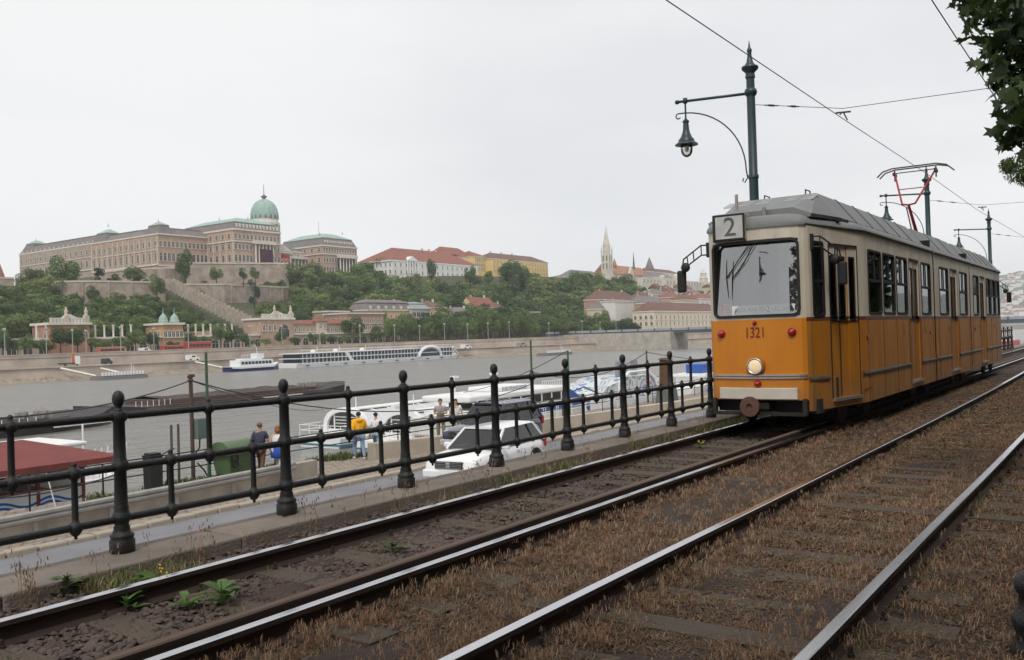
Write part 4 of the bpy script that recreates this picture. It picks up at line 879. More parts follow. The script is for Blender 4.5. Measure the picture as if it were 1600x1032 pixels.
# ================================================================ cars
def car(label, loc, rz, paint, Lc=4.6, W=1.86, Hc=1.72, flare=None, prof=None, rack=False, plate=None):
    """local: nose toward -x, y across; parts: body, glass panes, wheels (> tyre, rim), lights, mirrors, grille"""
    t = thing('parked_car', label, 'car', loc, rz); hw = W / 2; n = 14
    top = prof['lower']; bot = .28                                          # (x, bonnet/belt height)
    rings = []
    for x, z, w in top:
        w = w * hw; h = z; ring = []
        for (a, b) in ((0, bot), (.8, bot), (.96, bot + .1), (1.0, bot + .3), (1.0, lerp(bot, h, .62)), (.97, lerp(bot, h, .86)), (.9, lerp(bot, h, .97)), (.6, h + .015), (0, h + .03)): ring.append((x, a * w, b))
        rings.append(ring + [(x, -y, z_) for _, y, z_ in ring[-2:0:-1]])
    bd = MB().loft(rings).build('car_body', paint, t, smooth=True, auto=38)
    g = prof['roof']                                                        # stations (x_bottom, x_top) of the greenhouse
    xb0, xt0, xt1, xb1, zb = g; hb, ht = hw * .93, hw * .72; zr = Hc
    roof = MB(); roof.loft([[(x, s * ht * w, zr - d) for s, d in ((-1.03, .05), (-.9, .015), (0, 0), (.9, .015), (1.03, .05))] + [(x, s * ht * w, zr - .075) for s in (1.0, -1.0)] for x, w, d_ in ((xt0 - .06, .96, 0), (xt0 + .3, 1, 0), ((xt0 + xt1) / 2, 1.01, 0), (xt1, .98, 0))]).build('roof_panel', paint, t, smooth=True, auto=40)
    G = glass('car_glass', (.12, .14, .14), .04, .01); D = mat('car_interior', (.03, .03, .03), .9)
    P = lambda fx, s: None
    def pane(nm, a, b, c, d): MB().quad(a, b, c, d).build(nm, G, t)
    e = .02
    pane('windscreen', (xb0, hb - .06, zb), (xb0, -hb + .06, zb), (xt0, -ht + .03, zr - .06), (xt0, ht - .03, zr - .06))
    pane('rear_window', (xb1, -hb + .1, zb), (xb1, hb - .1, zb), (xt1, ht - .03, zr - .06), (xt1, -ht + .03, zr - .06))
    for s in (-1, 1):
        xs_ = [(xb0 + .02, xt0 + .05), (lerp(xb0, xb1, .47), lerp(xt0, xt1, .40)), (lerp(xb0, xb1, .76), lerp(xt0, xt1, .76)), (xb1 - .02, xt1 - .02)]
        for (b0, t0), (b1, t1) in zip(xs_, xs_[1:]): pane('side_window', (b0 + .05, s * hb, zb), (b1 - .04, s * hb, zb), (t1 - .04, s * ht, zr - .07), (t0 + .05, s * ht, zr - .07))
        for i, (b0, t0) in enumerate(xs_):
            MB().tube([(b0, s * (hb + .0), zb - .03), (t0, s * (ht + .005), zr - .055)], .045 if i in (0, 3) else .032, 6).build('pillar', paint if i in (0, 3) else M_black, t)
        mi = MB().box((xb0 + .35, s * (hb + .16), zb + .06), (.14, .24, .16)).build('door_mirror', paint, t, bevel=.04)
        for wx in prof['wheels']:
            wh = MB().lathe([(.2, -.11), (.34, -.105), (.365, -.06), (.365, .06), (.34, .105), (.2, .11)], n=22, M=Matrix.Rotation(PI / 2, 4, 'X')).build('wheel', M_black, t, loc=(wx, s * (hw - .1), .365), smooth=True, auto=40)
            MB().lathe([(.02, -.06), (.05, -.1), (.2, -.09), (.23, -.105), (.23, .105), (.2, .09), (.05, .1), (.02, .06)], n=14, M=Matrix.Rotation(PI / 2, 4, 'X')).build('rim', M_chrome, wh)
            arch = [(wx + .46 * math.cos(a), s * (hw + .012), .365 + .46 * math.sin(a)) for a in [PI * i / 14 for i in range(15)]]
            MB().tube(arch, .05 if flare else .02, 6).build('wheel_arch', flare or M_black, t, smooth=True)
            MB().lathe([(.4, -.16), (.41, .16)], n=18, M=Matrix.Rotation(PI / 2, 4, 'X')).build('wheel_well', M_black, t, loc=(wx, s * (hw - .165), .4))
        x0 = top[0][0]
        MB().ico((x0 + .2, s * (hw * .78), prof['lz']), .16, 2, (.55, 1.0, .6)).build('headlight', mat('lamp_clear', (.6, .62, .65), .1, metal=.6), t, smooth=True)
        MB().box((top[-1][0] - .05, s * hw * .86, zb - .12), (.14, .2, .34)).build('tail_light', T_red, t, bevel=.03)
        for hx in (lerp(xb0, xb1, .4), lerp(xb0, xb1, .7)): MB().box((hx, s * (hw + .005), zb - .16), (.2, .03, .035)).build('door_handle', paint, t)
        if rack: MB().tube([(xt0 + .1, s * ht * .95, zr + .0), (xt0 + .2, s * ht * .95, zr + .06), (xt1 - .2, s * ht * .95, zr + .06), (xt1 - .05, s * ht * .95, zr)], .022, 6).build('roof_rack', M_chrome, t)
    MB().b2((xb0 + .3, -hb + .08, .5), (xb1 - .1, hb - .08, zb - .02)).b2((xb0 + .9, -.6, zb - .1), (xb0 + 1.05, -.15, zb + .3)).b2((xb0 + .9, .15, zb - .1), (xb0 + 1.05, .6, zb + .3)).build('cabin', D, t)
    x0 = top[0][0]; gz = prof['lz'] - .03
    gr_ = MB().b2((x0 - .03, -hw * .5, gz - .12), (x0 + .05, hw * .5, gz + .08)).build('grille', M_black, t)
    for i in range(4): MB().b2((x0 - .045, -hw * .48, gz - .1 + i * .05), (x0 - .03, hw * .48, gz - .085 + i * .05)).build('grille_bar', M_chrome, gr_)
    MB().b2((x0 - .06, -.07, gz - .09), (x0 - .03, .07, gz + .06)).build('emblem', M_chrome, gr_, bevel=.01)
    MB().b2((x0 - .1, -hw * .93, .38), (x0 + .12, hw * .93, .62)).build('front_bumper', flare or paint, t, bevel=.05)
    pl_ = MB().b2((x0 - .125, -.26, .5), (x0 - .1, .26, .61)).build('number_plate', M_white, t)
    if plate: text('plate_text', plate, .1, M_black, pl_, (x0 - .13, 0, .555), (PI / 2, 0, -PI / 2), .001)
    return t
suv = dict(lower=[(-2.3, .72, .8), (-2.22, .86, .92), (-1.9, .97, .98), (-1.2, 1.03, 1), (-.7, 1.06, 1), (0, 1.07, 1), (1, 1.09, 1), (1.9, 1.1, .98), (2.2, 1.04, .94), (2.3, .8, .88)], roof=(-1.05, -.25, 1.75, 2.2, 1.07), wheels=(-1.42, 1.42), lz=.8)
PW = mat('car_white', (.82, .82, .82), .25, var=.03, coat=.6); PB = mat('car_navy', (.022, .022, .06), .25, var=.1, coat=.6)
car('white estate car parked on the quay road just below the railing', (22.3, 16.75, QZ), .12, PW, 4.6, 1.86, 1.66, None, suv)
suv2 = dict(suv); suv2['roof'] = (-1.0, -.35, 1.95, 2.24, 1.1); suv2['lower'] = [(x, z + .05, w) for x, z, w in suv['lower']]; suv2['lz'] = .86
car('dark blue off-road car with silver roof rack and grey wheel arches', (28.4, 21.0, QZ), .03, PB, 4.6, 1.86, 1.84, mat('flare_grey', (.42, .42, .42), .4), suv2, True, 'FNR-871')

# ================================================================ floating kiosk with red roof, and white boat beside it
M_redroof = mat('red_felt_roof', (.19, .045, .04), .8, var=.25, scale=2, bump=.3); M_mahog = mat('red_brown_wood', (.16, .03, .02), .5, var=.3, stretch=(1, 1, .2))
ky = 28.2; kx = at_y(131, 717, ky).x; kz = at_y(137, 722, ky).z
kb = thing('kiosk_boat', 'floating ticket kiosk with a dark red roof and blue painted waves', 'kiosk boat', (kx, ky, WZ))
hh = kz - WZ
MB().b2((-13, -.4, -.4), (.6, 4.6, hh - 2.3)).build('pontoon', M_dark, kb)
rf = MB(); rf.add([(-13, -.7, hh - .02), (.95, -.7, hh - .02), (.95, 4.9, hh - .02), (-13, 4.9, hh - .02), (-13, -.7, hh + .16), (.95, -.7, hh + .16), (.95, 4.9, hh + .16), (-13, 4.9, hh + .16), (-13, 2.1, hh + .75), (-.9, 2.1, hh + .75)], [(3, 2, 1, 0), (0, 1, 5, 4), (1, 2, 6, 5), (2, 3, 7, 6), (3, 0, 4, 7), (4, 5, 9, 8), (5, 6, 9), (6, 7, 8, 9), (7, 4, 8)]); rf.build('kiosk_roof', M_redroof, kb)
kw = MB().b2((-13, 0, hh - 2.3), (0, 4.2, hh - 2.25)); kw.build('kiosk_floor', M_mahog, kb)
M_panel = mat('pale_panel', (.62, .65, .66), .5, var=.08); M_wave = mat('wave_blue', (.02, .12, .42), .5)
G2 = glass('kiosk_glass', (.25, .28, .28), .12)
for i in range(9):
    x1 = -i * 1.45; x0 = x1 - 1.45
    MB().b2((x1 - .1, -.04, hh - 2.3), (x1, .06, hh)).build('kiosk_post', M_mahog, kb)
    MB().b2((x0, -.01, hh - 2.25), (x1 - .1, .03, hh - .7)).build('wall_panel', M_panel, kb)
    MB().quad((x0, .01, hh - .62), (x1 - .1, .01, hh - .62), (x1 - .1, .01, hh - .12), (x0, .01, hh - .12)).build('kiosk_window', G2, kb)
    MB().b2((x0, -.03, hh - .71), (x1 - .1, .05, hh - .63)).build('window_sill', M_mahog, kb)
    for dz in (0, -.14):
        wv = MB(); rings = [[(x, -.014, hh - 1.02 + dz + .1 * math.sin(x * 4.2) + w) for w in (-.04, .04)] for x in [x0 + (1.35) * j / 10 for j in range(11)]]
        wv.loft(rings, closed=False, caps=False); wv.build('painted_wave', M_wave, kb)
MB().b2((-13, 4.1, hh - 2.3), (0, 4.2, hh)).b2((-.06, 0, hh - 2.3), (-.0, 4.2, hh - 1.0)).build('back_wall', M_mahog, kb)
MB().b2((-13, -.08, hh - .12), (.05, .0, hh)).build('eaves_board', M_mahog, kb)
wb = thing('white_motor_boat', 'white motor boat moored behind the red roofed kiosk', 'boat', (*at_y(118, 690, 34).xy, WZ))
zz = at_y(100, 682, 34).z - WZ
MB().loft([[(x, -1.5 * w, -.2), (x, -1.9 * w, zz - 1.6), (x, 1.9 * w, zz - 1.6), (x, 1.5 * w, -.2)] for x, w in ((-16, .9), (-8, 1), (0, .9), (1.2, .5), (1.9, .08))]).build('hull', M_white, wb)
MB().b2((-15, -1.5, zz - 1.6), (-.9, 1.5, zz - .25)).b2((-15.3, -1.75, zz - .25), (-.5, 1.75, zz - .1)).b2((-12, -1.2, zz - .1), (-4, 1.2, zz + .12)).build('deckhouse', M_white, wb, bevel=.05)
for i in range(8): MB().b2((-13.4 + i * 1.5, -1.52, zz - 1.1), (-12.3 + i * 1.5, -1.5, zz - .55)).build('cabin_window', mat('dark_glass', (.02, .025, .03), .1), wb)
for i in range(6): MB().tube([(-.2 + i * .38, -1.5 + i * .2, zz - 1.6), (-.1 + i * .38, -1.55 + i * .2, zz - .45)], .03, 5).build('bow_rail_post', M_white, wb)
for z in (.5, .9): MB().tube([(-.3, -1.6, zz - 1.6 + z), (1.7, -.5, zz - 1.6 + z), (2.0, .2, zz - 1.5 + z)], .025, 5).build('bow_rail', M_white, wb)
MB().tube([(.3, 0, zz - 1.6), (.3, 0, zz + .7)], .035, 6).build('flag_staff', M_white, wb); MB().b2((.05, -.02, zz + .5), (.45, .02, zz + .7)).build('pennant', T_red, wb)

# ================================================================ excursion boats
M_bglass = glass('boat_glass', (.14, .19, .2), .12); M_bdark = mat('boat_dark', (.05, .06, .07), .5); M_teal = mat('boat_teal', (.03, .2, .25), .4); M_blue = mat('boat_blue', (.03, .10, .38), .4, var=.15)
def tour_boat(label, loc, rz, Lb=34, B=4.4):
    """flat glass-roofed tour boat, local +x away from its stern"""
    t = thing('tour_boat', label, 'tour boat', loc, rz); h = B / 2
    MB().loft([[(x, -h * .85 * w, -.3), (x, -h * w, .75 + s), (x, h * w, .75 + s), (x, h * .85 * w, -.3)] for x, w, s in ((-1.2, .9, .1), (0, 1, 0), (Lb * .6, 1, 0), (Lb * .9, .75, .2), (Lb, .1, .5))]).build('hull', M_white, t)
    MB().loft([[(x, -h * 1.01 * w, .18), (x, -h * 1.015 * w, .32), (x, h * 1.015 * w, .32), (x, h * 1.01 * w, .18)] for x, w in ((-1.25, .9), (0, 1), (Lb * .6, 1), (Lb * .9, .75))]).build('hull_stripe', M_teal, t)
    cw = h * .86; ht = 2.15; arc = [(-cw, 0), (-cw, .7), (-cw * .94, 1.25), (-cw * .78, 1.7), (-cw * .5, 2.02), (-cw * .2, ht), (cw * .2, ht), (cw * .5, 2.02), (cw * .78, 1.7), (cw * .94, 1.25), (cw, .7), (cw, 0)]
    for xa in (1.6, 1.6 + .01):
        if xa > 1.6: break
        outer = [(xa, y * 1.04, .75 + z * 1.05) for y, z in arc]; inner = [(xa, y * .86, .75 + z * .88 + .02) for y, z in arc]; m = MB()
        for dx in (0, .5): pass
        rings = [outer, [(xa + .55, y, z) for _, y, z in outer], [(xa + .55, y, z) for _, y, z in inner], inner]
        k = len(arc); vs = [p_ for r_ in rings for p_ in r_]; fs = [(r_ * k + j, r_ * k + j + 1, ((r_ + 1) % 4) * k + j + 1, ((r_ + 1) % 4) * k + j) for r_ in range(4) for j in range(k - 1)]
        m.add(vs, fs); m.build('stern_arch', M_white, t, smooth=True, auto=40)
    MB().poly([(1.85, y * .86, .75 + z * .88) for y, z in arc]).build('stern_glass', M_bglass, t)
    for y in (-.55, .55): MB().b2((1.78, y * cw - .05, .75), (1.86, y * cw + .05, .75 + 1.75)).build('stern_mullion', M_white, t)
    for i in range(6): MB().b2((1.75, -.5 * cw, .85 + i * .27), (1.82, .5 * cw, .9 + i * .27)).build('stern_slat', M_white, t)
    MB().b2((1.8, -cw * .9, .75), (1.84, cw * .9, 1.2)).build('stern_panel', M_white, t)
    x0, x1 = 2.1, Lb * .82
    gl = MB(); gl.loft([[(x, y * .97, .75 + z * .95) for y, z in arc] for x in (x0, x1)], closed=False, caps=False); gl.build('glass_canopy', M_bglass, t, smooth=True)
    for i in range(int((x1 - x0) / 2) + 1): MB().tube([(x0 + i * 2.0, y * .98, .75 + z * .96) for y, z in arc], .045, 5).build('canopy_rib', M_white, t)
    MB().b2((x0, -.35 * cw, .75 + ht * .95), (x1, .35 * cw, .75 + ht * .95 + .1)).build('roof_walkway', M_white, t)
    for s in (-1, 1): MB().b2((x0, s * cw * .99 - .03, .75), (x1, s * cw * .99 + .03, 1.15)).build('canopy_sill', M_white, t)
    MB().b2((x0, -cw * .9, .6), (x1, cw * .9, .7)).build('boat_floor', M_bdark, t)
    for i in range(8): MB().b2((x0 + 1 + i * 2.6, -cw * .7, .7), (x0 + 2.4 + i * 2.6, cw * .7, 1.35)).build('seat_row', mat('seat_blue', (.06, .12, .25), .6), t)
    rl = MB()
    for z in (.55, 1.0): rl.tube([(1.5, -h * .97, .75 + z), (-1.1, -h * .86, .8 + z), (-1.1, h * .86, .8 + z), (1.5, h * .97, .75 + z)], .03, 5)
    rl.build('stern_rail', M_white, t)
    for y in (-.86, -.45, 0, .45, .86): MB().tube([(-1.1, h * y, .75), (-1.1, h * y, 1.8)], .03, 5).build('rail_post', M_white, t)
    MB().tube([(x0 + 1, 0, .75 + ht), (x0 + 1, 0, .75 + ht + 1.3)], .05, 6).build('mast', M_white, t)
    return t
pA = at_z(516, 697, WZ); pB = at_z(607, 705, WZ)
tour_boat('white glass roofed tour boat with its arched stern leftmost at the quay', (pA.x, pA.y, WZ), .0, 34, 5.6)
b2_ = tour_boat('white glass roofed tour boat moored right of the leftmost one', (pB.x, pB.y, WZ), .0, 26, 5.4)
nb_ = MB().b2((-.03, -1.2, 2.95), (.03, 1.2, 3.45)).build('name_board', M_white, b2_, loc=(1.7, 0, 0)); text('boat_name', 'WIEN II', .42, mat('letter_grey', (.35, .38, .45), .6), nb_, (-.04, 0, 3.2), (PI / 2, 0, -PI / 2), .004)
ls = thing('passenger_ship', 'long white passenger ship with a window band behind the tour boats', 'ship', (*at_y(742, 640, 39).xy, WZ), 0)
e1 = at_y(893, 640, 39); Ls = e1.x - ls.location.x; ls.location.y = 41.3; zt_ = at_y(880, 603, 39).z - WZ; zw1 = at_y(880, 612, 39).z - WZ; zw0 = at_y(880, 623, 39).z - WZ
hb_ = 2.3
MB().loft([[(x, -hb_ * .9 * w, -.3), (x, -hb_ * w, zw0 - .35), (x, hb_ * w, zw0 - .35), (x, hb_ * .9 * w, -.3)] for x, w in ((-2.5, .7), (0, .95), (3, 1), (Ls, 1), (Ls + 4, .75), (Ls + 6.5, .1))]).build('hull', mat('hull_cream', (.7, .68, .62), .45, var=.06), ls)
MB().loft([[(x, -hb_ * 1.015 * w, zw0 - .75), (x, -hb_ * 1.02 * w, zw0 - .4), (x, hb_ * 1.02 * w, zw0 - .4), (x, hb_ * 1.015 * w, zw0 - .75)] for x, w in ((Ls * .55, 1), (Ls, 1), (Ls + 4, .77))]).build('hull_stripe', M_blue, ls)
MB().b2((-.5, -hb_ * .98, zw1 + .02), (Ls, hb_ * .98, zt_)).build('roof_slab', M_white, ls, bevel=.12)
MB().b2((-.3, -hb_ * .96, zw0 - .35), (Ls, hb_ * .96, zw0)).build('coaming', M_white, ls)
MB().b2((2.0, -hb_ * .75, zw0 - .3), (Ls - .3, hb_ * .75, zw1)).build('saloon', mat('saloon_dark', (.09, .095, .09), .6, var=.5, scale=.8), ls)
nW = int(Ls / 1.45)
for i in range(nW):
    x = .1 + i * Ls / nW; MB().b2((x + .06, -hb_ * .95, zw0), (x + Ls / nW - .06, -hb_ * .94, zw1 + .02)).build('ship_window', M_bglass, ls); MB().b2((x - .05, -hb_ * .97, zw0 - .01), (x + .05, -hb_ * .92, zw1 + .03)).build('window_post', M_white, ls)
MB().tube([(-.2, -hb_ * .98, zw1), (1.6, -hb_ * .98, zw0 - .3)], .07, 5).build('slanted_brace', M_white, ls)
MB().loft([[(x, -hb_ * 1.02 * w - .02, z0_), (x, -hb_ * 1.02 * w - .02, z1_), (x, -hb_ * .97 * w, z1_), (x, -hb_ * .97 * w, z0_)] for x, w, z0_, z1_ in ((Ls * .98, 1, zw0 - .2, zt_ - .3), (Ls + 1.2, .97, zw0 - .25, zt_ - .9), (Ls + 2.6, .88, zw0 - .7, zw0 + .1), (Ls + 4.2, .7, zw0 - 1.6, zw0 - .9))]).build('blue_bow_band', M_blue, ls)
MB().b2((Ls * .3, -hb_ * .6, zt_), (Ls * .66, hb_ * .6, zt_ + .38)).build('sun_deck_box', M_white, ls, bevel=.1)
MB().tube([(Ls * .955 + .3 * math.cos(a), -hb_ - .06, zw0 - .95 + .3 * math.sin(a)) for a in [2 * PI * i / 16 for i in range(17)]], .075, 6).build('lifebuoy', mat('buoy_orange', (.75, .12, .03), .5), ls)
text('ship_lettering', 'EUROPEANEXPRESS', .42, mat('letter_grey', (.35, .38, .45), .6), ls, (Ls * .48, -hb_ * .6 - .02, zt_ + .2), (PI / 2, 0, 0), .01, 'CENTER', .9)
for q_ in (.05, .42): MB().tube([(Ls * q_, 0, zt_), (Ls * q_, 0, zt_ + 1.3)], .045, 5).b2((Ls * q_ - .3, -.2, zt_ + 1.25), (Ls * q_ + .3, .2, zt_ + 1.4)).build('radar_mast', M_white, ls)
for i in range(14): MB().tube([(Ls * .7 + i * Ls * .022, -hb_ * .9, zt_), (Ls * .7 + i * Ls * .022, -hb_ * .9, zt_ + .5)], .025, 4).build('deck_rail_post', M_white, ls)
MB().tube([(Ls * .7, -hb_ * .9, zt_ + .5), (Ls - .2, -hb_ * .9, zt_ + .5)], .025, 4).build('deck_rail', M_white, ls)
def gangway(label, a, b, w=1.1):
    a, b = Vector(a), Vector(b); d = (b - a); n_ = Vector((-d.y, d.x, 0)).normalized() * w / 2; t = thing('gangway', label, 'gangway', tuple(a)); m = MB(); z = Vector((0, 0, .08))
    m.add([-n_, n_, d + n_, d - n_, -n_ + z, n_ + z, d + n_ + z, d - n_ + z], [(3, 2, 1, 0), (4, 5, 6, 7), (0, 1, 5, 4), (2, 3, 7, 6), (1, 2, 6, 5), (3, 0, 4, 7)]).build('walkway', mat('gangway_grey', (.4, .4, .4), .6), t)
    for s in (-1, 1):
        MB().tube([n_ * s + Vector((0, 0, 1.05)), d + n_ * s + Vector((0, 0, 1.05))], .035, 5).tube([n_ * s + Vector((0, 0, .55)), d + n_ * s + Vector((0, 0, .55))], .025, 5).build('hand_rail', M_white, t)
        for i in range(9): p_ = d * (i / 8) + n_ * s; MB().tube([p_, p_ + Vector((0, 0, 1.05))], .025, 5).build('stanchion', M_white, t)
gangway('white railed gangway leading from the quay to the second tour boat', (31, 25.6, QZ), (52.6, pB.y - 2.0, WZ + 1.2))
gangway('white railed gangway leading to the long passenger ship', (46, 25.6, QZ), (54, 38.9, WZ + 1.7))
# painted boat and blue white boat further along
def paint_mix(name):
    m = bpy.data.materials.new(name); m.use_nodes = True; nt = m.node_tree; L = nt.links.new; b = nt.nodes['Principled BSDF']; tc = _n(nt, 'ShaderNodeTexCoord')
    nz = _n(nt, 'ShaderNodeTexNoise'); nz.inputs['Scale'].default_value = .28; nz.inputs['Detail'].default_value = 2; nz.inputs['Distortion'].default_value = 1.5; L(tc.outputs['Object'], nz.inputs['Vector'])
    rp = _n(nt, 'ShaderNodeValToRGB'); rp.color_ramp.interpolation = 'CONSTANT'; els = rp.color_ramp.elements
    cols = [(0, (.2, .24, .4)), (.38, (.58, .6, .6)), (.45, (.2, .33, .3)), (.49, (.62, .62, .6)), (.56, (.22, .24, .4)), (.6, (.5, .5, .52)), (.65, (.45, .2, .17))]
    els[0].position = 0; els[0].color = (*cols[0][1], 1); els[1].position = cols[1][0]; els[1].color = (*cols[1][1], 1)
    for p_, c_ in cols[2:]: e_ = els.new(p_); e_.color = (*c_, 1)
    L(nz.outputs['Fac'], rp.inputs[0]); L(rp.outputs[0], b.inputs['Base Color']); b.inputs['Roughness'].default_value = .5; return m
M_graf = paint_mix('painted_mural')
pbY = 46; a_ = at_y(905, 640, pbY); b_ = at_y(1003, 640, pbY); zT = at_y(960, 588, pbY).z - WZ; Lp = b_.x - a_.x
pb = thing('painted_boat', 'boat with a colourful painted superstructure beside the brown flue', 'boat', (a_.x, pbY, WZ))
MB().loft([[(x, -2.6 * w, -.3), (x, -3 * w, 1.9 + s), (x, 3 * w, 1.9 + s), (x, 2.6 * w, -.3)] for x, w, s in ((-7, .15, 1.2), (-3, .7, .5), (1, 1, 0), (Lp + 2, 1, 0), (Lp + 6, .6, .3))]).build('hull', M_white, pb)
MB().loft([[(x, -2.6, 1.9), (x, -2.6, h_), (x, 2.6, h_), (x, 2.6, 1.9)] for x, h_ in ((0, zT * .62), (1, zT * .8), (Lp * .4, zT), (Lp * .8, zT), (Lp, zT * .9), (Lp + 1.5, zT * .55))]).build('superstructure', M_graf, pb)
MB().tube([(Lp * .25, -2.65, 2.5), (Lp * .27, -2.65, zT * .9), (Lp * .42, -2.65, zT + .5), (Lp * .72, -2.65, zT + .5), (Lp * .85, -2.65, zT * .9)], .16, 6).build('white_arch', M_white, pb)
MB().lathe([(.5, 0), (.6, .5), (.6, 1.0), (.3, 1.6), (.35, 1.9)], (Lp * .55, -1, zT), 12).b2((Lp * .4, -1.5, zT), (Lp * .48, -1.2, zT + 1.6)).b2((Lp * .65, -1.5, zT), (Lp * .73, -1.2, zT + 1.6)).build('deck_engine', mat('engine_grey', (.25, .27, .3), .5), pb)
MB().tube([(-6.5, -2.0, 3), (-3, -2.4, 3.6), (.5, -2.65, zT * .6)], .08, 5).build('bow_rail', M_blue, pb)
for i in range(5): MB().b2((Lp * .1 + i * Lp * .17, -3.06, .7), (Lp * .1 + i * Lp * .17 + 1, -3.0, 1.3)).build('port_hole', M_bdark, pb)
bw = at_y(1075, 650, 42); be = at_y(1125, 650, 42); zT2 = at_y(1095, 568, 42).z - WZ
bb = thing('blue_white_boat', 'small blue and white boat between the railing and the tram front', 'boat', (bw.x, 42, WZ)); Lq = be.x - bw.x
MB().loft([[(x, -2 * w, -.3), (x, -2.4 * w, 2.4), (x, 2.4 * w, 2.4), (x, 2 * w, -.3)] for x, w in ((-6, .1), (-2, .8), (Lq, 1), (Lq + 3, .9))]).build('hull', M_white, bb)
MB().b2((0, -2.45, 1.0), (Lq * .45, -2.3, 2.0)).b2((Lq * .55, -2.45, 1.0), (Lq, -2.3, 2.0)).build('blue_side_panels', M_blue, bb)
MB().b2((1, -1.8, 2.4), (Lq - 1, 1.8, zT2 * .72)).build('cabin', M_white, bb); MB().b2((1.4, -1.85, 2.9), (Lq - 1.5, -1.8, zT2 * .6)).build('cabin_window', M_bglass, bb)
MB().b2((.5, -2, zT2 * .72), (Lq - .5, 2, zT2 * .78)).build('canopy', M_white, bb); MB().b2((2, -1, zT2 * .78), (Lq - 2, 1, zT2)).build('funnel_box', M_blue, bb, bevel=.1)
for i in range(9): MB().tube([(-3 + i * (Lq + 4) / 8, -2.3, 2.4), (-3 + i * (Lq + 4) / 8, -2.3, 3.5)], .05, 4).build('rail_post', M_white, bb)
for z in (2.95, 3.5): MB().tube([(-3, -2.3, z), (Lq + 1, -2.3, z)], .045, 4).build('deck_rail', M_white, bb)
# ================================================================ river
def water_mat():
    m = bpy.data.materials.new('river_water'); m.use_nodes = True; nt = m.node_tree; L = nt.links.new; b = nt.nodes['Principled BSDF']
    b.inputs['Base Color'].default_value = (.205, .2, .185, 1); b.inputs['Roughness'].default_value = .22; b.inputs['IOR'].default_value = 1.33
    tc = _n(nt, 'ShaderNodeTexCoord'); h = None
    for sc_, st, w_ in ((.9, (1, 1.6, 1), .5), (.22, (1, 1.8, 1), .8), (.035, (1, 2.5, 1), .6)):
        mp = _n(nt, 'ShaderNodeMapping'); mp.inputs['Scale'].default_value = st; L(tc.outputs['Object'], mp.inputs[0])
        nz = _n(nt, 'ShaderNodeTexNoise'); nz.inputs['Scale'].default_value = sc_; nz.inputs['Detail'].default_value = 4; nz.inputs['Roughness'].default_value = .6; L(mp.outputs[0], nz.inputs['Vector'])
        mu = _n(nt, 'ShaderNodeMath', operation='MULTIPLY'); mu.inputs[1].default_value = w_ / sc_ ** .5; L(nz.outputs['Fac'], mu.inputs[0])
        if h is None: h = mu
        else: ad = _n(nt, 'ShaderNodeMath', operation='ADD'); L(h.outputs[0], ad.inputs[0]); L(mu.outputs[0], ad.inputs[1]); h = ad
    bp = _n(nt, 'ShaderNodeBump'); bp.inputs['Strength'].default_value = 1.0; bp.inputs['Distance'].default_value = .55; L(h.outputs[0], bp.inputs['Height']); L(bp.outputs[0], b.inputs['Normal'])
    return m
def bank(x): return 249 if x < 240 else max(150.0, 249 - .16 * (x - 240))
o = MB().quad((-1500, 27, WZ), (3500, 27, WZ), (3500, 400, WZ), (-1500, 400, WZ)).build('river_water', water_mat()); tag(o, kind='structure')

# ================================================================ far embankment and hill
M_emb = mat('embankment_stone', (.46, .385, .325), .9, var=.35, scale=.12, bump=.5, bscale=.6); M_rip = mat('riprap_stone', (.42, .36, .28), .95, scale=.5, col2=(.22, .19, .15), bump=1, bscale=1.5)
M_emb2 = mat('embankment_pale', (.5, .44, .37), .9, var=.2, scale=.3); M_road = mat('far_road', (.33, .3, .27), .9, var=.2, scale=.2)
XS = [-400, -200, 0, 60, 120, 180, 240, 300, 360, 420, 480, 540, 600, 700, 800, 1000, 1400]
def strip(name, prof, m, label=None):
    """prof: (offset from the bank line, z)"""
    o = MB().loft([[(x, bank(x) + dy, z) for dy, z in prof] for x in XS], closed=False, caps=False).build(name, m); tag(o, kind='structure'); return o
strip('riprap_bank', [(-.5, WZ - .3), (2.6, WZ + 1.0), (3.4, WZ + 1.1)], M_rip)
strip('river_wall', [(3.3, WZ + .9), (3.6, -3.5), (3.4, -3.45), (3.4, -3.2), (4.2, -3.2)], M_emb)
strip('quay_coping', [(3.15, -3.25), (3.15, -2.9), (4.0, -2.9), (4.0, -3.19)], M_emb2); strip('parapet_coping', [(13.4, .56), (13.4, .75), (14.0, .75), (14.0, .5)], M_emb2)
strip('far_quay_road', [(4.1, -3.2), (13.5, -3.2)], M_road)
strip('upper_wall', [(13.4, -3.3), (13.7, -.45), (13.5, -.4), (13.5, .55), (13.9, .55), (13.9, -.3)], M_emb)
strip('upper_street', [(13.8, -.3), (52, -.3)], M_road)
# loose stones on the bank (stuff)
n = 7000; x = rng.uniform(60, 560, n); t_ = rng.random(n); yb = np.array([bank(v) for v in x]) - .2 + t_ * 3; s_ = rng.uniform(.12, .5, n)
base = np.array([[1, 0, 0], [0, 1, 0], [-1, 0, 0], [0, -1, 0], [0, 0, 1.0]]); Q = base[None] * s_[:, None, None] * rng.uniform(.6, 1.3, (n, 5, 3)) + np.stack([x, yb, WZ - .25 + t_ * 1.35], -1)[:, None]
o = np_obj('bank_stones', Q.reshape(-1, 3), (np.array([[4, 0, 1], [4, 1, 2], [4, 2, 3], [4, 3, 0]])[None] + (np.arange(n) * 5)[:, None, None]).reshape(-1, 3), M_rip); tag(o, 'loose pale stones heaped along the far waterline', 'stones', kind='stuff')
EX = [(-400, 560), (150, 520), (300, 470), (360, 440), (440, 462), (507, 408), (600, 372), (680, 366), (760, 362), (900, 358), (1400, 350)]
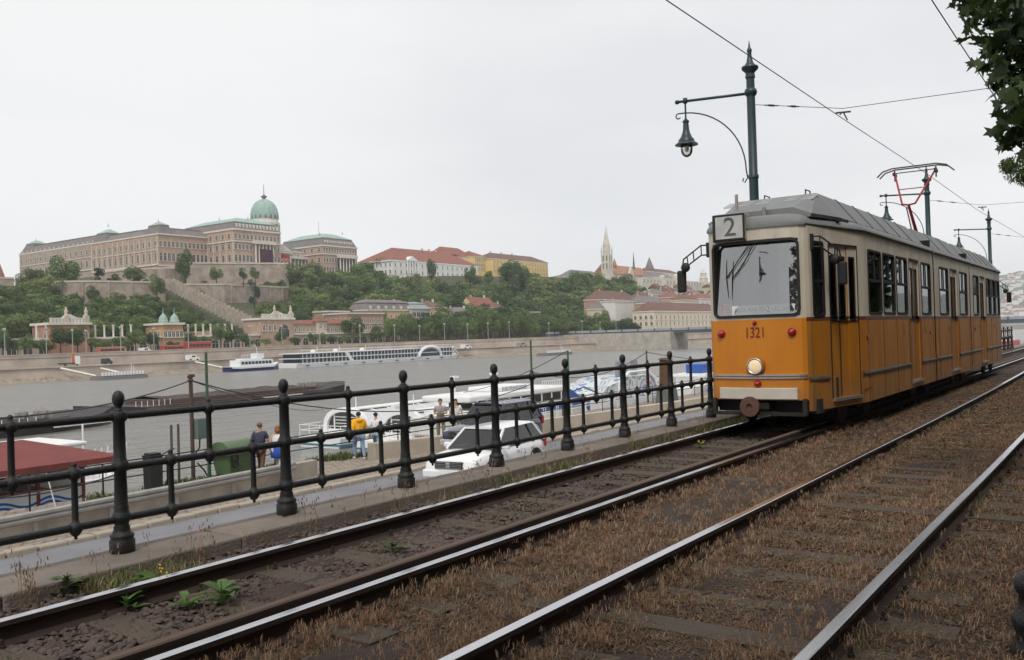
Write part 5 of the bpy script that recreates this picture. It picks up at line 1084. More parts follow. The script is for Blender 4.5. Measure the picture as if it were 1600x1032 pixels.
def edge(x):
    for (a, b), (c, d) in zip(EX, EX[1:]):
        if x <= c: return b + (d - b) * (x - a) / (c - a)
    return 330
def plateau(x): return 47.0 if x < 800 else max(18, 47 - (x - 800) * .1)
def terr(x, y):
    b = bank(x) + 54; e = edge(x); t = (y - b) / (e - b)
    if t <= 0: return -.3
    P_ = plateau(x)
    if x < 385:                                  # terraces held by the ramparts below the palace
        y1 = min(470, max(417, 443 - (x - 226) * .41)); y2 = 458 - max(0, x - 316) * .62; rise = min(1, max(0, (x - 284) / 14))
        zl = -.3 + 26.3 * max(0, min(1, (y - b) / (y1 - b))) ** 1.1
        if y > y1: zl = 26 + 8.2 * min(1, (y - y1) / 5)
        if y > y2: zl = 34.2 + 12 * min(1, (y - y2) / 7) * rise
        if x < 365: return zl
        base_ = P_ + .02 * min(200, y - e) if t >= 1 else -.3 + (P_ + .3) * (t ** 1.15) * (1 - .15 * math.sin(t * PI)); return zl + (base_ - zl) * (x - 365) / 20
    if t >= 1: return P_ + .02 * min(200, y - e)
    return -.3 + (P_ + .3) * (t ** 1.15) * (1 - .15 * math.sin(t * PI))
nx, ny = 230, 110; xs = np.linspace(-300, 1300, nx); V = []
for x in xs:
    b = bank(x) + 51
    for j in range(ny): y = b + (850 - b) * (j / (ny - 1)) ** 1.3; V.append((x, y, terr(x, y)))
i = np.arange(nx - 1)[:, None] * ny + np.arange(ny - 1)[None]; F = np.stack([i, i + ny, i + ny + 1, i + 1], -1).reshape(-1, 4)
o = np_obj('castle_hill', np.array(V), F, mat('hill_ground', (.075, .085, .036), .95, scale=.08, col2=(.05, .055, .024)), smooth=True); o['kind'] = 'structure'

def projd(p): return (Vector(p) - Vector((0, 0, CAMH))).dot(_F)
# ================================================================ building kit
M_brick = mat('castle_brick', (.47, .325, .25), .85, var=.25, scale=.25); M_sto = mat('castle_stone', (.55, .48, .4), .9, var=.25, scale=.3); M_trim = mat('castle_trim', (.66, .62, .55), .85, var=.15, scale=.4)
M_copper = mat('copper_green', (.30, .42, .37), .7, var=.2, scale=.3); M_slate = mat('castle_slate', (.19, .165, .16), .8, var=.25, scale=.4); M_wall = mat('rampart_stone', (.46, .38, .315), .95, scale=.25, col2=(.24, .19, .155), bump=.6, bscale=2)
M_pane = mat('dark_pane', (.035, .04, .045), .15, var=.3, scale=.2); M_tile = mat('red_tile', (.26, .10, .07), .85, var=.3, scale=.4); M_tile2 = mat('brown_tile', (.17, .09, .07), .85, var=.3, scale=.4)
_win = {}
def win_mesh(w, h, arch, trim):
    k = (round(w, 2), round(h, 2), arch, trim.name)
    if k in _win: return _win[k]
    m = MB(); f = .22 * min(1, w / 1.4)
    def frame(pts_o, pts_i):
        n_ = len(pts_o); vs = [(x, -.14, z) for x, z in pts_o] + [(x, -.14, z) for x, z in pts_i] + [(x, .0, z) for x, z in pts_o] + [(x, .12, z) for x, z in pts_i]
        fs = [(j, (j + 1) % n_, n_ + (j + 1) % n_, n_ + j) for j in range(n_)] + [(2 * n_ + j, 2 * n_ + (j + 1) % n_, (j + 1) % n_, j) for j in range(n_)] + [(n_ + j, n_ + (j + 1) % n_, 3 * n_ + (j + 1) % n_, 3 * n_ + j) for j in range(n_)]
        m.mi(0).add(vs, fs)
    def shape(w_, h_):
        if not arch: return [(-w_, -h_), (w_, -h_), (w_, h_), (-w_, h_)]
        return [(-w_, -h_), (w_, -h_), (w_, h_ - w_)] + [(w_ * math.cos(a), h_ - w_ + w_ * math.sin(a)) for a in (PI / 4, PI / 2, 3 * PI / 4)] + [(-w_, h_ - w_)]
    po, pi_ = shape(w / 2 + f, h / 2 + f), shape(w / 2, h / 2); frame(po, pi_)
    m.mi(1).poly([(x, -.03, z) for x, z in pi_]); m.mi(0).box((0, -.06, 0), (.1, .06, h * .96)).box((0, -.06, h * .12), (w * .96, .06, .1)).box((0, -.2, -h / 2 - f), (w + .7, .3, .16))
    _win[k] = m.mesh('window', [trim, M_pane]); return _win[k]
def facade(parent, p0, p1, rows, cols, trim=None, m0=.0, m1=.0, name='window', proud=.02, skip=()):
    """rows: (z centre, w, h, arch); windows spaced evenly from p0 to p1 (plan points, outside on the right-hand side of p0->p1)"""
    p0, p1 = Vector(p0), Vector(p1); d = p1 - p0; n_ = Vector((d.y, -d.x)).normalized(); a = math.atan2(d.y, d.x)
    for ri, (z, w, h, ar) in enumerate(rows):
        me = win_mesh(w, h, ar, trim or M_trim)
        for c in range(cols):
            if (ri, c) in skip: continue
            p = p0 + d * ((c + .5 + m0) / (cols + m0 + m1)) + n_ * proud; inst(name, me, parent, (p.x, p.y, z), (0, 0, a))
def block(parent, plan, z0, z1, m, cornice=None, ch=.9, co=.6, base=None):
    MB().prism(plan, z0, z1).build('wall', m, parent)
    if cornice: 
        c = Vector((sum(p[0] for p in plan) / len(plan), sum(p[1] for p in plan) / len(plan)))
        pl = [tuple(Vector(p) + (Vector(p) - c).normalized() * co * 1.4) for p in plan]; MB().prism(pl, z1 - ch, z1 + .003).build('cornice', cornice, parent)
def band(parent, p0, p1, z, h, o, m, name='string_course'):
    p0, p1 = Vector(p0), Vector(p1); d = (p1 - p0).normalized(); n_ = Vector((d.y, -d.x)) * o; MB().prism([tuple(p0), tuple(p0 + n_), tuple(p1 + n_), tuple(p1)][::-1], z, z + h).build(name, m, parent)
def mansard(parent, plan, z, h1, in1, h2, in2, m1, m2, nm='roof'):
    """steep lower slope and flatter upper slope over a 4-point plan"""
    def inset(pl, q):
        c = [Vector(p) for p in pl]; out = []
        for i in range(4):
            a, b, e = c[i - 1], c[i], c[(i + 1) % 4]; out.append(b + (a - b).normalized() * min(q, (a - b).length * .48) + (e - b).normalized() * min(q, (e - b).length * .48))
        return out
    p1 = inset(plan, in1); p2 = inset([tuple(p) for p in p1], in2); r0 = [(p[0], p[1], z) for p in plan]; r1 = [(p.x, p.y, z + h1) for p in p1]; r2 = [(p.x, p.y, z + h1 + h2) for p in p2]
    o = MB().loft([r0, r1]).build(nm, m1, parent); r1b = [(p.x, p.y, z + h1 + .25) for p in inset(plan, in1 - .4)]; r1a = [(p[0], p[1], z + h1 + .003) for p in r1b]
    MB().loft([r1a, r1b, [(p[0], p[1], p[2] + .3) for p in r2]]).build('upper_roof', m2, parent); return o
def hip(parent, plan, z, h, m, over=.5, ridge=.5, nm='roof'):
    c = [Vector(p) for p in plan]; ce = sum((p for p in c), Vector((0, 0))) / 4; c = [p + (p - ce).normalized() * over for p in c]
    a, b = (c[0] + c[3]) / 2, (c[1] + c[2]) / 2; L_ = (b - a).length; w = (c[3] - c[0]).length; q = min(.48, ridge * w / L_); r0, r1 = a.lerp(b, q), b.lerp(a, q)
    return MB().add([(*p, z) for p in c] + [(*p, z + .25) for p in c] + [(*r0, z + h), (*r1, z + h)], [(3, 2, 1, 0), (0, 1, 5, 4), (1, 2, 6, 5), (2, 3, 7, 6), (3, 0, 4, 7), (4, 5, 9, 8), (5, 6, 9), (6, 7, 8, 9), (7, 4, 8)]).build(nm, m, parent)
def rect(x0, y0, x1, y1): return [(x0, y0), (x1, y0), (x1, y1), (x0, y1)]

# ================================================================ the castle (local coordinates = world)
cas = thing('castle_palace', 'large brown palace with green copper roofs and dome on the hill', 'palace', (0, 0, 0))
ZT, ZC1, ZC2 = 32, 73.0, 74.5
# south wing A (far left), B, C, D, E
A1 = rect(334.0, 575, 360, 680); B1 = rect(331.0, 501, 369, 577); Cc = rect(367, 474, 405, 530); Dd = rect(403, 512, 463, 545); Ee = rect(460, 492, 495, 540)
block(cas, A1, ZT, 74, mat('castle_grey_brick', (.40, .32, .26), .85, var=.25, scale=.3), M_trim); block(cas, B1, ZT, ZC1, M_brick, M_trim); block(cas, Cc, ZT, ZC2 + 2, M_brick, M_trim, 1.1); block(cas, Dd, ZT, 69.5, M_sto, M_trim); block(cas, Ee, ZT - 6, ZC2 - 1, M_brick, M_trim, 1.1)
facade(cas, (334, 680), (334, 578), [(68, 2.0, 3.0, False), (60, 2.4, 4.8, True)], 15); band(cas, (334, 680), (334, 578), 55.6, .8, .5, M_trim); band(cas, (334, 680), (334, 578), 64.3, .5, .35, M_trim)
facade(cas, (331, 577), (331, 501), [(66.5, 1.8, 3.4, False), (58.5, 2.0, 5.4, True)], 12); band(cas, (331, 577), (331, 501), 53, .9, .6, M_trim); band(cas, (331, 577), (331, 501), 62.4, .5, .4, M_trim)
facade(cas, (331, 501), (367, 501), [(66.5, 1.7, 3.4, False), (58.5, 1.9, 5.4, True), (49.6, 1.4, 2.2, False)], 12); band(cas, (331, 501), (367, 501), 52.3, .9, .6, M_trim)
for j in range(13):
    y = 576 - j * 6.2; MB().box((330.7, y, 62), (.7, 1.0, 18), 0).build('pilaster', M_sto, cas)
MB().b2((330.2, 535, 44), (331, 570, 53)).build('pale_base_wall', M_sto, cas)
facade(cas, (330.2, 569), (330.2, 536), [(49.5, 2.4, 4, False)], 4)
facade(cas, (367, 502), (367, 474), [(71.5, 2.0, 3.2, False), (64.8, 2.0, 3.4, False), (57.6, 2.2, 4.8, True), (49.6, 1.6, 2.4, True)], 4, m0=.2, m1=.2)
facade(cas, (367, 474), (405, 474), [(71.5, 1.7, 3.0, False), (49.5, 1.6, 2.4, True)], 12); facade(cas, (367, 474), (382, 474), [(64.8, 1.8, 3.2, False), (57.6, 1.9, 4.6, True)], 5)
facade(cas, (398, 474), (405, 474), [(64.8, 1.6, 3.2, False), (57.6, 1.7, 4.6, True)], 2)
for p0, p1 in (((367, 502), (367, 474)), ((367, 474), (405, 474))): band(cas, p0, p1, 67.9, .8, .6, M_trim); band(cas, p0, p1, 52.6, 1.0, .8, M_trim)
for j in range(5): MB().box((366.7, 474.4 + j * 6.6, 60.5), (.6, .9, 14.5)).build('pilaster', M_sto, cas)
for j in range(6): MB().lathe([(.8, 0), (.62, .4), (.55, 13), (.8, 13.6)], (383 + j * 2.9, 472.3, 53.6), 8).build('column', M_trim, cas)
MB().b2((381.5, 470.8, 67.2), (399, 474.2, 69.2)).b2((381.5, 470.8, 52.6), (399, 474, 53.6)).build('portico_beam', M_trim, cas)
MB().b2((385.5, 471.0, 55.5), (396, 471.3, 64)).build('banner', mat('banner_plum', (.07, .02, .045), .8), cas)
facade(cas, (403, 512), (463, 512), [(65.5, 1.6, 2.6, False), (58, 1.8, 4, True)], 10)
ptc = MB().b2((421, 500, 66.0), (438, 512, 67.6)).add([(421, 499.8, 67.6), (438, 499.8, 67.6), (429.5, 499.8, 72.6), (421, 512, 67.6), (438, 512, 67.6), (429.5, 512, 72.6)], [(0, 1, 2), (0, 2, 5, 3), (1, 4, 5, 2)]); ptc.build('pediment', M_trim, cas)
for j in range(4): MB().lathe([(.9, 0), (.7, .4), (.62, 15.2), (.9, 16)], (422.2 + j * 4.9, 501.2, 50), 8).build('column', M_trim, cas)
for j in range(6): MB().lathe([(.8, 0), (.6, .4), (.55, 12), (.8, 12.6)], (441.5 + j * 3.4, 509.5, 51), 8).build('column', M_trim, cas)
MB().b2((439.5, 508, 63.6), (460, 511.9, 65.4)).build('colonnade_beam', M_trim, cas)
bn = MB().b2((424.2, 499.9, 57), (434.8, 500.2, 65)).build('red_banner', mat('banner_red', (.42, .03, .035), .8), cas)
text('banner_text', 'KADO', 3.6, M_white, bn, (429.5, 499.8, 61), (PI / 2, 0, 0), .02, 'CENTER', .9)
facade(cas, (460, 515), (460, 492), [(70, 1.9, 3.0, False), (62.5, 2, 3.6, True), (55.5, 2, 4, True)], 3); facade(cas, (460, 492), (495, 492), [(70, 1.6, 2.8, False)], 13); facade(cas, (460, 492), (474, 492), [(62.5, 1.7, 3.2, False), (55.5, 1.8, 4, True)], 5)
for p0, p1 in (((460, 515), (460, 492)), ((460, 492), (495, 492))): band(cas, p0, p1, 66.4, .8, .6, M_trim); band(cas, p0, p1, 50.5, 1.0, .8, M_trim)
for j in range(6): MB().lathe([(.8, 0), (.62, .4), (.55, 12), (.8, 12.8)], (475.5 + j * 3.1, 490.0, 51.5), 8).build('column', M_trim, cas)
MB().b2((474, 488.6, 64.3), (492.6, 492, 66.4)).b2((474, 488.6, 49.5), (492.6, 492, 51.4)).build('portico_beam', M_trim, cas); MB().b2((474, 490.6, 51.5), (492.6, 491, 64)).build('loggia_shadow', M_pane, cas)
MB().b2((455, 486, 36), (497, 493, 49)).build('pale_substructure', M_trim, cas)
# roofs
mansard(cas, A1, 74, 5.2, 3.4, .8, 6, M_slate, M_slate); mansard(cas, B1, ZC1, 4.2, 4.2, .6, 7, M_slate, M_slate)
mansard(cas, rect(331.4, 500.6, 342, 517), ZC1, 5.6, 2.2, 2.2, 4.2, M_slate, M_copper); mansard(cas, rect(331.4, 560, 345, 576.6), ZC1, 6.0, 2.2, 2.8, 4.2, M_slate, M_copper); mansard(cas, rect(334.4, 662, 350, 679.6), 74, 7, 3.2, 2.2, 3.2, M_slate, M_copper)
mansard(cas, Cc, ZC2 + 1.6, 5.0, 2.4, 3.8, 9, M_slate, M_copper); mansard(cas, Ee, ZC2 - 1, 5.6, 2.6, 4.2, 9, M_slate, M_copper); mansard(cas, Dd, 69.5, 2.2, 3, 1, 8, M_slate, M_copper)
mansard(cas, rect(370, 590, 392, 645), 77, 6.4, 3, 4.2, 6, M_slate, M_copper); MB().b2((370.2, 590.2, 60), (391.8, 644.8, 77.1)).build('wall', M_brick, cas)
for j in range(13): MB().box((367.9 + 2.4 + j * 2.75, 475.4, ZC2 + 4.3), (1.3, 1.2, 2.4)).build('dormer', M_trim, cas)
for j in range(12): MB().box((463.5 + j * 2.5, 493.6, ZC2 + 1.5), (1.2, 1.2, 2.3)).build('dormer', M_trim, cas)
for j in range(16): MB().box((333.9, 580 + j * 6.3, 74.8), (.5, .6, 1.4)).build('balustrade_pier', M_trim, cas)
for px_, py_, pz_ in ((336.7, 508.8, 81), (338, 568, 84.3), (342, 671, 83.5), (386, 483, 85), (376, 500, 85), (478, 515, 84), (465, 500, 82), (488, 500, 84)): MB().lathe([(.35, 0), (.12, .4), (.4, 1.2), (.1, 1.6), (.04, 3.2)], (px_, py_, pz_ - .6), 6).build('finial', M_slate, cas)
MB().tube([(477, 514, 86), (477, 514, 94)], .15, 4).build('flag_pole', M_slate, cas)
# dome
dx_, dy_ = 418.0, 505.0; ZD = -3.6
MB().lathe([(10.5, 66), (10.5, 78), (9.6, 78.2), (9.2, 88.5), (10.4, 89), (10.4, 90.6), (9.4, 91), (9.4, 93)], (dx_, dy_, ZD), 24).build('drum', M_trim, cas)
for j in range(16):
    a = 2 * PI * j / 16; MB().lathe([(.7, 78), (.55, 78.5), (.5, 88), (.8, 88.8)], (dx_ + 10.1 * math.cos(a), dy_ + 10.1 * math.sin(a), ZD), 6).build('drum_column', M_trim, cas)
    a += PI / 16; inst('window', win_mesh(1.6, 5.5, True, M_trim), cas, (dx_ + 9.35 * math.cos(a), dy_ + 9.35 * math.sin(a), 83 + ZD), (0, 0, a + PI / 2))
prof = [(9.3, 92.8), (9.5, 94.2), (9.3, 97.5), (8.6, 100.6), (7.3, 103.5), (5.2, 105.8), (2.6, 107.2), (1.0, 107.6)]; dm = MB(); nn = 48
dm.loft([[(dx_ + r * (1 + .035 * (1 if j % 3 == 0 else -.3)) * math.cos(2 * PI * j / nn), dy_ + r * (1 + .035 * (1 if j % 3 == 0 else -.3)) * math.sin(2 * PI * j / nn), z + ZD) for j in range(nn)] for r, z in prof]); dm.build('dome', M_copper, cas)
for j in range(16):
    a = 2 * PI * (j + .5) / 16; MB().box((dx_ + 9.35 * math.cos(a), dy_ + 9.35 * math.sin(a), 94.3 + ZD), (.5, 1.2, 2.6), a).build('dome_opening', M_slate, cas)
MB().lathe([(1.0, 107.4), (1.2, 108.4), (2.0, 108.8), (2.1, 109.6), (1.4, 110), (.5, 110.6), (.25, 111.5), (.15, 118)], (dx_, dy_, ZD), 10).build('lantern', M_slate, cas)

# ramparts and stairs
def rampart(label, pts, zt, zb, m=M_wall, merlon=0, name='rampart_wall', th=6.0):
    t = thing(name, label, 'rampart', (0, 0, 0)); n_ = len(pts)
    for (a, b) in zip(pts, pts[1:]):
        a, b = Vector(a), Vector(b); d = (b - a).normalized(); nn_ = Vector((-d.y, d.x)) * th
        MB().add([(*a, zb), (*b, zb), (*(b + nn_), zb), (*(a + nn_), zb), (*a, zt), (*b, zt), (*(b + nn_), zt), (*(a + nn_), zt)], [(0, 1, 5, 4), (1, 2, 6, 5), (3, 0, 4, 7), (2, 3, 7, 6), (4, 5, 6, 7)]).build('wall_face', m, t)
        MB().add([(*(a - nn_ * .05), zt - .003), (*(b - nn_ * .05), zt - .003), (*(b + nn_ * .1), zt - .003), (*(a + nn_ * .1), zt - .003), (*(a - nn_ * .05), zt + .9), (*(b - nn_ * .05), zt + .9), (*(b + nn_ * .1), zt + .9), (*(a + nn_ * .1), zt + .9)], [(0, 1, 5, 4), (1, 2, 6, 5), (3, 0, 4, 7), (2, 3, 7, 6), (4, 5, 6, 7)]).build('coping', M_sto, t)
        if merlon:
            k = int((b - a).length / merlon)
            for i in range(k): p = a.lerp(b, (i + .5) / k) - nn_ * .03; MB().box((p.x, p.y, (zt + zb) / 2), (.8, .9, zt - zb), math.atan2(d.y, d.x)).build('buttress', m, t)
    return t
def pl(u, v, Y): p = at_y(u, v, Y); return (p.x, p.y)
def pz(u, v, Y): return at_y(u, v, Y).z
rampart('high stone bastion below the palace main block, with a sharp right corner', [pl(290, 420, 455), pl(380, 418, 440), pl(451, 412, 425), (pl(451, 412, 425)[0] + 4, 470)], pz(451, 413, 425), 14)
t = rampart('tall stone bastion below the palace south corner, left of the high one', [pl(150, 430, 500), pl(196, 428, 470), pl(273, 420, 445), (pl(273, 420, 445)[0] + 3, 500)], pz(273, 420, 445), 18)
rampart('long lower rampart with buttresses left of the castle stairs', [pl(66, 452, 440), pl(150, 446, 425), pl(258, 442, 418)], pz(200, 442, 422), 14, M_wall, 9)
rampart('low stone rampart with buttresses right of the castle stairs', [pl(262, 440, 425), pl(350, 441, 412), pl(450, 436, 418)], pz(330, 446, 415), 14, M_wall, 10)
st = thing('castle_stairs', 'long stone stairway with stepped parapet running down the castle hill', 'stairway', (0, 0, 0)); NS = 24
a3, b3 = at_y(258, 440, 416), at_y(402, 512, 312)
for i in range(NS):
    p = a3.lerp(b3, i / NS); q_ = a3.lerp(b3, (i + 1) / NS); d = (q_ - p); d2 = Vector((d.x, d.y, 0)).normalized(); n_ = Vector((-d2.y, d2.x, 0)); z = p.z
    for off, w_, nm, dz in ((0, .9, 'parapet_step', 1.2), (3.4, .9, 'parapet_step', 1.2), (1.7, 2.6, 'stair_flight', 0)):
        c0 = p + n_ * (off - w_ / 2); c1 = q_ + n_ * (off - w_ / 2); c2 = q_ + n_ * (off + w_ / 2); c3 = p + n_ * (off + w_ / 2); zl = min(q_.z, p.z) - 3
        MB().prism([(c0.x, c0.y), (c1.x, c1.y), (c2.x, c2.y), (c3.x, c3.y)], zl, z + dz).build(nm, mat('stair_stone', (.40, .335, .275), .9, var=.35, scale=.4), st)

# ================================================================ riverside terrace (arcade wall, columns, pavilions)
YT = 300.0; ZTT = 5.2
ter = thing('terrace_arcade', 'long stone terrace with arched niches and white columns along the far street', 'terrace', (0, 0, 0))
M_terr = mat('terrace_stone', (.40, .33, .27), .9, var=.35, scale=.2)
MB().b2((60, YT, -.4), (330, YT + 6, ZTT)).build('terrace_wall', M_terr, ter); MB().b2((60, YT - .6, ZTT), (330, YT + 6, ZTT + .7)).build('terrace_cornice', M_trim, ter)
x = 66
while x < 330:
    u_ = x
    inst('niche', win_mesh(3.0, 3.8, True, M_sto), ter, (x, YT - .02, 2.0), (0, 0, 0)); x += 5.2
x = 64
while x < 232:
    if not (128 < x < 150 or 188 < x < 204): MB().lathe([(.42, 0), (.34, .3), (.3, 3.6), (.5, 4.0), (.5, 4.3)], (x, YT + .4, ZTT + .7), 8).build('column', M_trim, ter)
    x += 3.4
MB().b2((60, YT + 1.5, ZTT + .7), (128, YT + 1.9, ZTT + 2.2)).b2((204, YT + 1.5, ZTT + .7), (232, YT + 1.9, ZTT + 2.2)).build('back_wall', M_brick, ter)
def pavilion(label, u0, u1, vt, vb, Y, m, statues=True, arch=False, domes=0):
    p0, p1 = at_y(u0, vb, Y), at_y(u1, vb, Y); zt = at_y((u0 + u1) / 2, vt, Y).z; zb = -.35 if not domes else ZTT - 5.6; t = thing('pavilion', label, 'pavilion', (0, 0, 0)); x0, x1 = p0.x, p1.x; w = x1 - x0
    MB().b2((x0, Y - 1.2, zb), (x1, Y + 10, zt)).build('wall', m, t); MB().b2((x0 - .6, Y - 1.8, zt), (x1 + .6, Y + 10.6, zt + .8)).build('cornice', M_trim, t)
    if not domes:
        for i in range(12): MB().box((x0 + w * (i + .5) / 12, Y - 1.4, zt + 1.4), (w / 16, .4, 1.2)).build('balustrade_pier', M_trim, t)
        MB().b2((x0, Y - 1.6, zt + 2.0), (x1, Y - 1.2, zt + 2.4)).build('balustrade_rail', M_trim, t)
        MB().add([(x0 + w * .3, Y - 1.5, zt + 2.4), (x1 - w * .3, Y - 1.5, zt + 2.4), (x0 + w * .5, Y - 1.5, zt + 3.6), (x0 + w * .3, Y - .5, zt + 2.4), (x1 - w * .3, Y - .5, zt + 2.4), (x0 + w * .5, Y - .5, zt + 3.6)], [(0, 1, 2), (0, 2, 5, 3), (1, 4, 5, 2), (3, 5, 4)]).build('gable', M_trim, t)
        if statues:
            for q_ in (.42, .92): MB().b2((x0 + w * q_ - .8, Y - 1.8, zt + .8), (x0 + w * q_ + .8, Y - .4, zt + 3.2)).lathe([(.7, 3.2), (.5, 3.8), (.65, 4.6), (.35, 5.2), (.42, 5.6), (.1, 6.1)], (x0 + w * q_, Y - 1.1, zt), 8).build('statue', M_sto, t)
    for q_ in range(domes):
        cx_ = x0 + w * (.22 + .56 * q_); MB().lathe([(w * .2, 0), (w * .22, .5), (w * .2, .9), (w * .17, 2.0), (w * .1, 2.9), (.3, 3.4), (.12, 4), (.06, 6)], (cx_, Y + 1.5, zt + .8), 14).build('onion_dome', M_copper, t)
    if arch: inst('great_arch', win_mesh(6, 5.6, True, M_sto), t, (x0 + w * .68, Y - 1.25, zt - 4.6))
    facade(t, (x0, Y - 1.2), (x0 + w * (.5 if arch else 1), Y - 1.2), [(zt - 3.4, 1.2, 2.4, True)], 3 if arch else 5)
    if not arch: facade(t, (x0, Y + 9), (x0, Y - 1), [(zt - 3.4, 1.2, 2.4, True)], 2)
    return t
OR = mat('orange_render', (.44, .27, .15), .9, var=.3, scale=.3); RB = mat('red_brick_far', (.37, .20, .135), .9, var=.25, scale=.3)
pavilion('red brick pavilion with white balustrade and two statues at far left', 75, 138, 508, 545, YT, RB); pavilion('orange pavilion with two green onion domes on the far terrace', 253, 284, 508, 545, YT, OR, False, False, 2); pavilion('stone pavilion with a great arch and statues at the stairs foot', 406, 457, 500, 545, YT, mat('pav_stone', (.42, .30, .22), .9, var=.3, scale=.3), True, True)
lg = thing('gallery_building', 'long low gallery with red roof right of the arched pavilion', 'building', (0, 0, 0)); g0, g1 = at_y(458, 520, YT + 4).x, at_y(545, 520, YT + 4).x; zt = at_y(500, 506, YT + 4).z
MB().b2((g0, YT + 4, ZTT), (g1, YT + 12, zt)).build('wall', mat('gallery_wall', (.40, .30, .22), .9, var=.25, scale=.3), lg); MB().add([(g0, YT + 3.4, zt), (g1, YT + 3.4, zt), (g1, YT + 8, zt + 1.8), (g0, YT + 8, zt + 1.8), (g1, YT + 12, zt), (g0, YT + 12, zt)], [(0, 1, 2, 3), (3, 2, 4, 5), (0, 3, 5), (1, 4, 2)]).build('roof', M_tile, lg); facade(lg, (g0, YT + 4), (g1, YT + 4), [((ZTT + zt) / 2, 1.0, 2, True)], 14)
tw = thing('gate_tower', 'small square tower with a red pyramid roof on the gallery', 'tower', (0, 0, 0)); x0, x1 = at_y(498, 520, YT + 2).x, at_y(511, 520, YT + 2).x; z1 = at_y(505, 503, YT + 2).z
MB().b2((x0, YT + 2, ZTT), (x1, YT + 2 + x1 - x0, z1)).build('wall', M_sto, tw); hip(tw, rect(x0, YT + 2, x1, YT + 2 + x1 - x0), z1, 2.6, M_tile, .8, .45)
facade(tw, (x0, YT + 2), (x1, YT + 2), [(z1 - 2, .9, 1.6, False)], 2)

# ================================================================ town houses on the far bank
def house(label, u0, u1, v_eave, Y, wallm, roofm, rows, cols, depth=14, roof_h=5, roof='hip', base=None, zb=None, ww=1.1, wh=1.9, arch=False, dorm=0, chim=2, side=0, trim=None, flat=False):
    p0 = at_y(u0, v_eave, Y); p1 = at_y(u1, v_eave, Y); ze = (p0.z + p1.z) / 2; x0, x1 = p0.x, p1.x; z0 = terr((x0 + x1) / 2, Y) - 1.5 if zb is None else zb
    t = thing('town_house', label, 'house', (x0, Y, z0)); w = x1 - x0; H = ze - z0
    MB().b2((0, 0, 0), (w, depth, H)).build('wall', wallm, t); MB().b2((-.4, -.45, H), (w + .4, depth + .4, H + .6)).build('cornice', trim or M_trim, t)
    vis = min(H - 1.2, rows * 3.7); hs = vis / rows
    facade(t, (0, 0), (w, 0), [(H - 1.2 - hs * (r + .5), ww, min(wh, hs * .62), arch) for r in range(rows)], cols, trim)
    for r in range(1, rows): band(t, (0, 0), (w, 0), H - 1.2 - hs * r - .15, .3, .2, trim or M_trim)
    if side: facade(t, (0, depth), (0, 0), [(H - 1.2 - hs * (r + .5), ww, min(wh, hs * .62), arch) for r in range(rows)], side, trim)
    if roof == 'hip': rf = hip(t, rect(0, 0, w, depth), H + .6, roof_h, roofm, .3)
    elif roof == 'mansard': rf = mansard(t, rect(0, 0, w, depth), H + .6, roof_h * .7, 2, roof_h * .3, 3, roofm, roofm)
    elif roof == 'gable':
        rf = MB().add([(-.3, -.5, H + .6), (w + .3, -.5, H + .6), (w + .3, depth / 2, H + roof_h), (-.3, depth / 2, H + roof_h), (w + .3, depth + .5, H + .6), (-.3, depth + .5, H + .6)], [(0, 1, 2, 3), (3, 2, 4, 5)]).build('roof', roofm, t); MB().add([(0, 0, H + .5), (0, depth / 2, H + roof_h - .3), (0, depth, H + .5), (w, 0, H + .5), (w, depth / 2, H + roof_h - .3), (w, depth, H + .5)], [(2, 1, 0), (3, 4, 5)]).build('gable_wall', wallm, t)
    elif roof == 'sidegable':
        rf = MB().add([(-.3, -.4, H + .6), (w / 2, -.4, H + roof_h), (w / 2, depth, H + roof_h), (-.3, depth, H + .6), (w + .3, -.4, H + .6), (w + .3, depth, H + .6)], [(0, 1, 2, 3), (1, 4, 5, 2)]).build('roof', roofm, t); MB().add([(0, 0, H + .5), (w, 0, H + .5), (w / 2, 0, H + roof_h - .3)], [(0, 1, 2)]).build('gable_wall', wallm, t)
    else: MB().b2((.3, .3, H + .6), (w - .3, depth - .3, H + .9)).build('flat_roof', roofm, t)
    for i in range(dorm): MB().box((w * (i + .5) / dorm, 1.2, H + 1.6), (1.5, 1.8, 1.8)).build('dormer', trim or M_trim, t)
    for i in range(chim): MB().box((w * (.2 + .6 * i / max(1, chim - 1)), depth * .5, H + roof_h + .3), (1.0, .8, 2.2)).build('chimney', M_trim if i % 2 else M_brick, t)
    return t
cr_ = lambda n, c: mat('render_' + n, c, .9, var=.12, scale=.25)
house('broad brown palace like house with roof balustrade by the far street', 543, 599, 491, 303, cr_('brown', (.34, .22, .15)), M_slate, 4, 9, 16, 1.5, 'flat', zb=-.4, arch=True, side=5, chim=0)
house('cream house end with balcony bays between brown palace and trees', 512, 545, 488, 318, cr_('tan', (.40, .31, .24)), M_slate, 3, 6, 14, 1.2, 'flat', zb=-.4, chim=0)
house('orange house with a slate mansard and white dormers above the trees', 574, 645, 486, 318, cr_('apricot', (.62, .42, .22)), M_slate, 4, 9, 14, 5, 'mansard', zb=-.4, dorm=6, side=4)
house('modern house with grey glass balconies between orange and yellow houses', 643, 671, 483, 316, cr_('grey', (.4, .42, .42)), mat('zinc_roof', (.3, .33, .34), .6), 4, 4, 14, 3, 'mansard', zb=-.4, ww=3.0, wh=2.4, chim=1)
house('pale yellow house beside the modern glass balconies', 670, 697, 482, 316, cr_('yellow', (.66, .53, .25)), M_tile2, 4, 4, 14, 4, 'hip', zb=-.4)
house('small brick house behind the trees right of the yellow house', 697, 716, 486, 322, cr_('rose', (.42, .26, .2)), M_slate, 3, 4, 12, 1, 'flat', zb=-.4, chim=1)
house('low rose house with a dark hipped roof among the trees', 710, 745, 495, 312, cr_('pink', (.5, .33, .27)), M_slate, 3, 7, 12, 5, 'hip', zb=-.4)
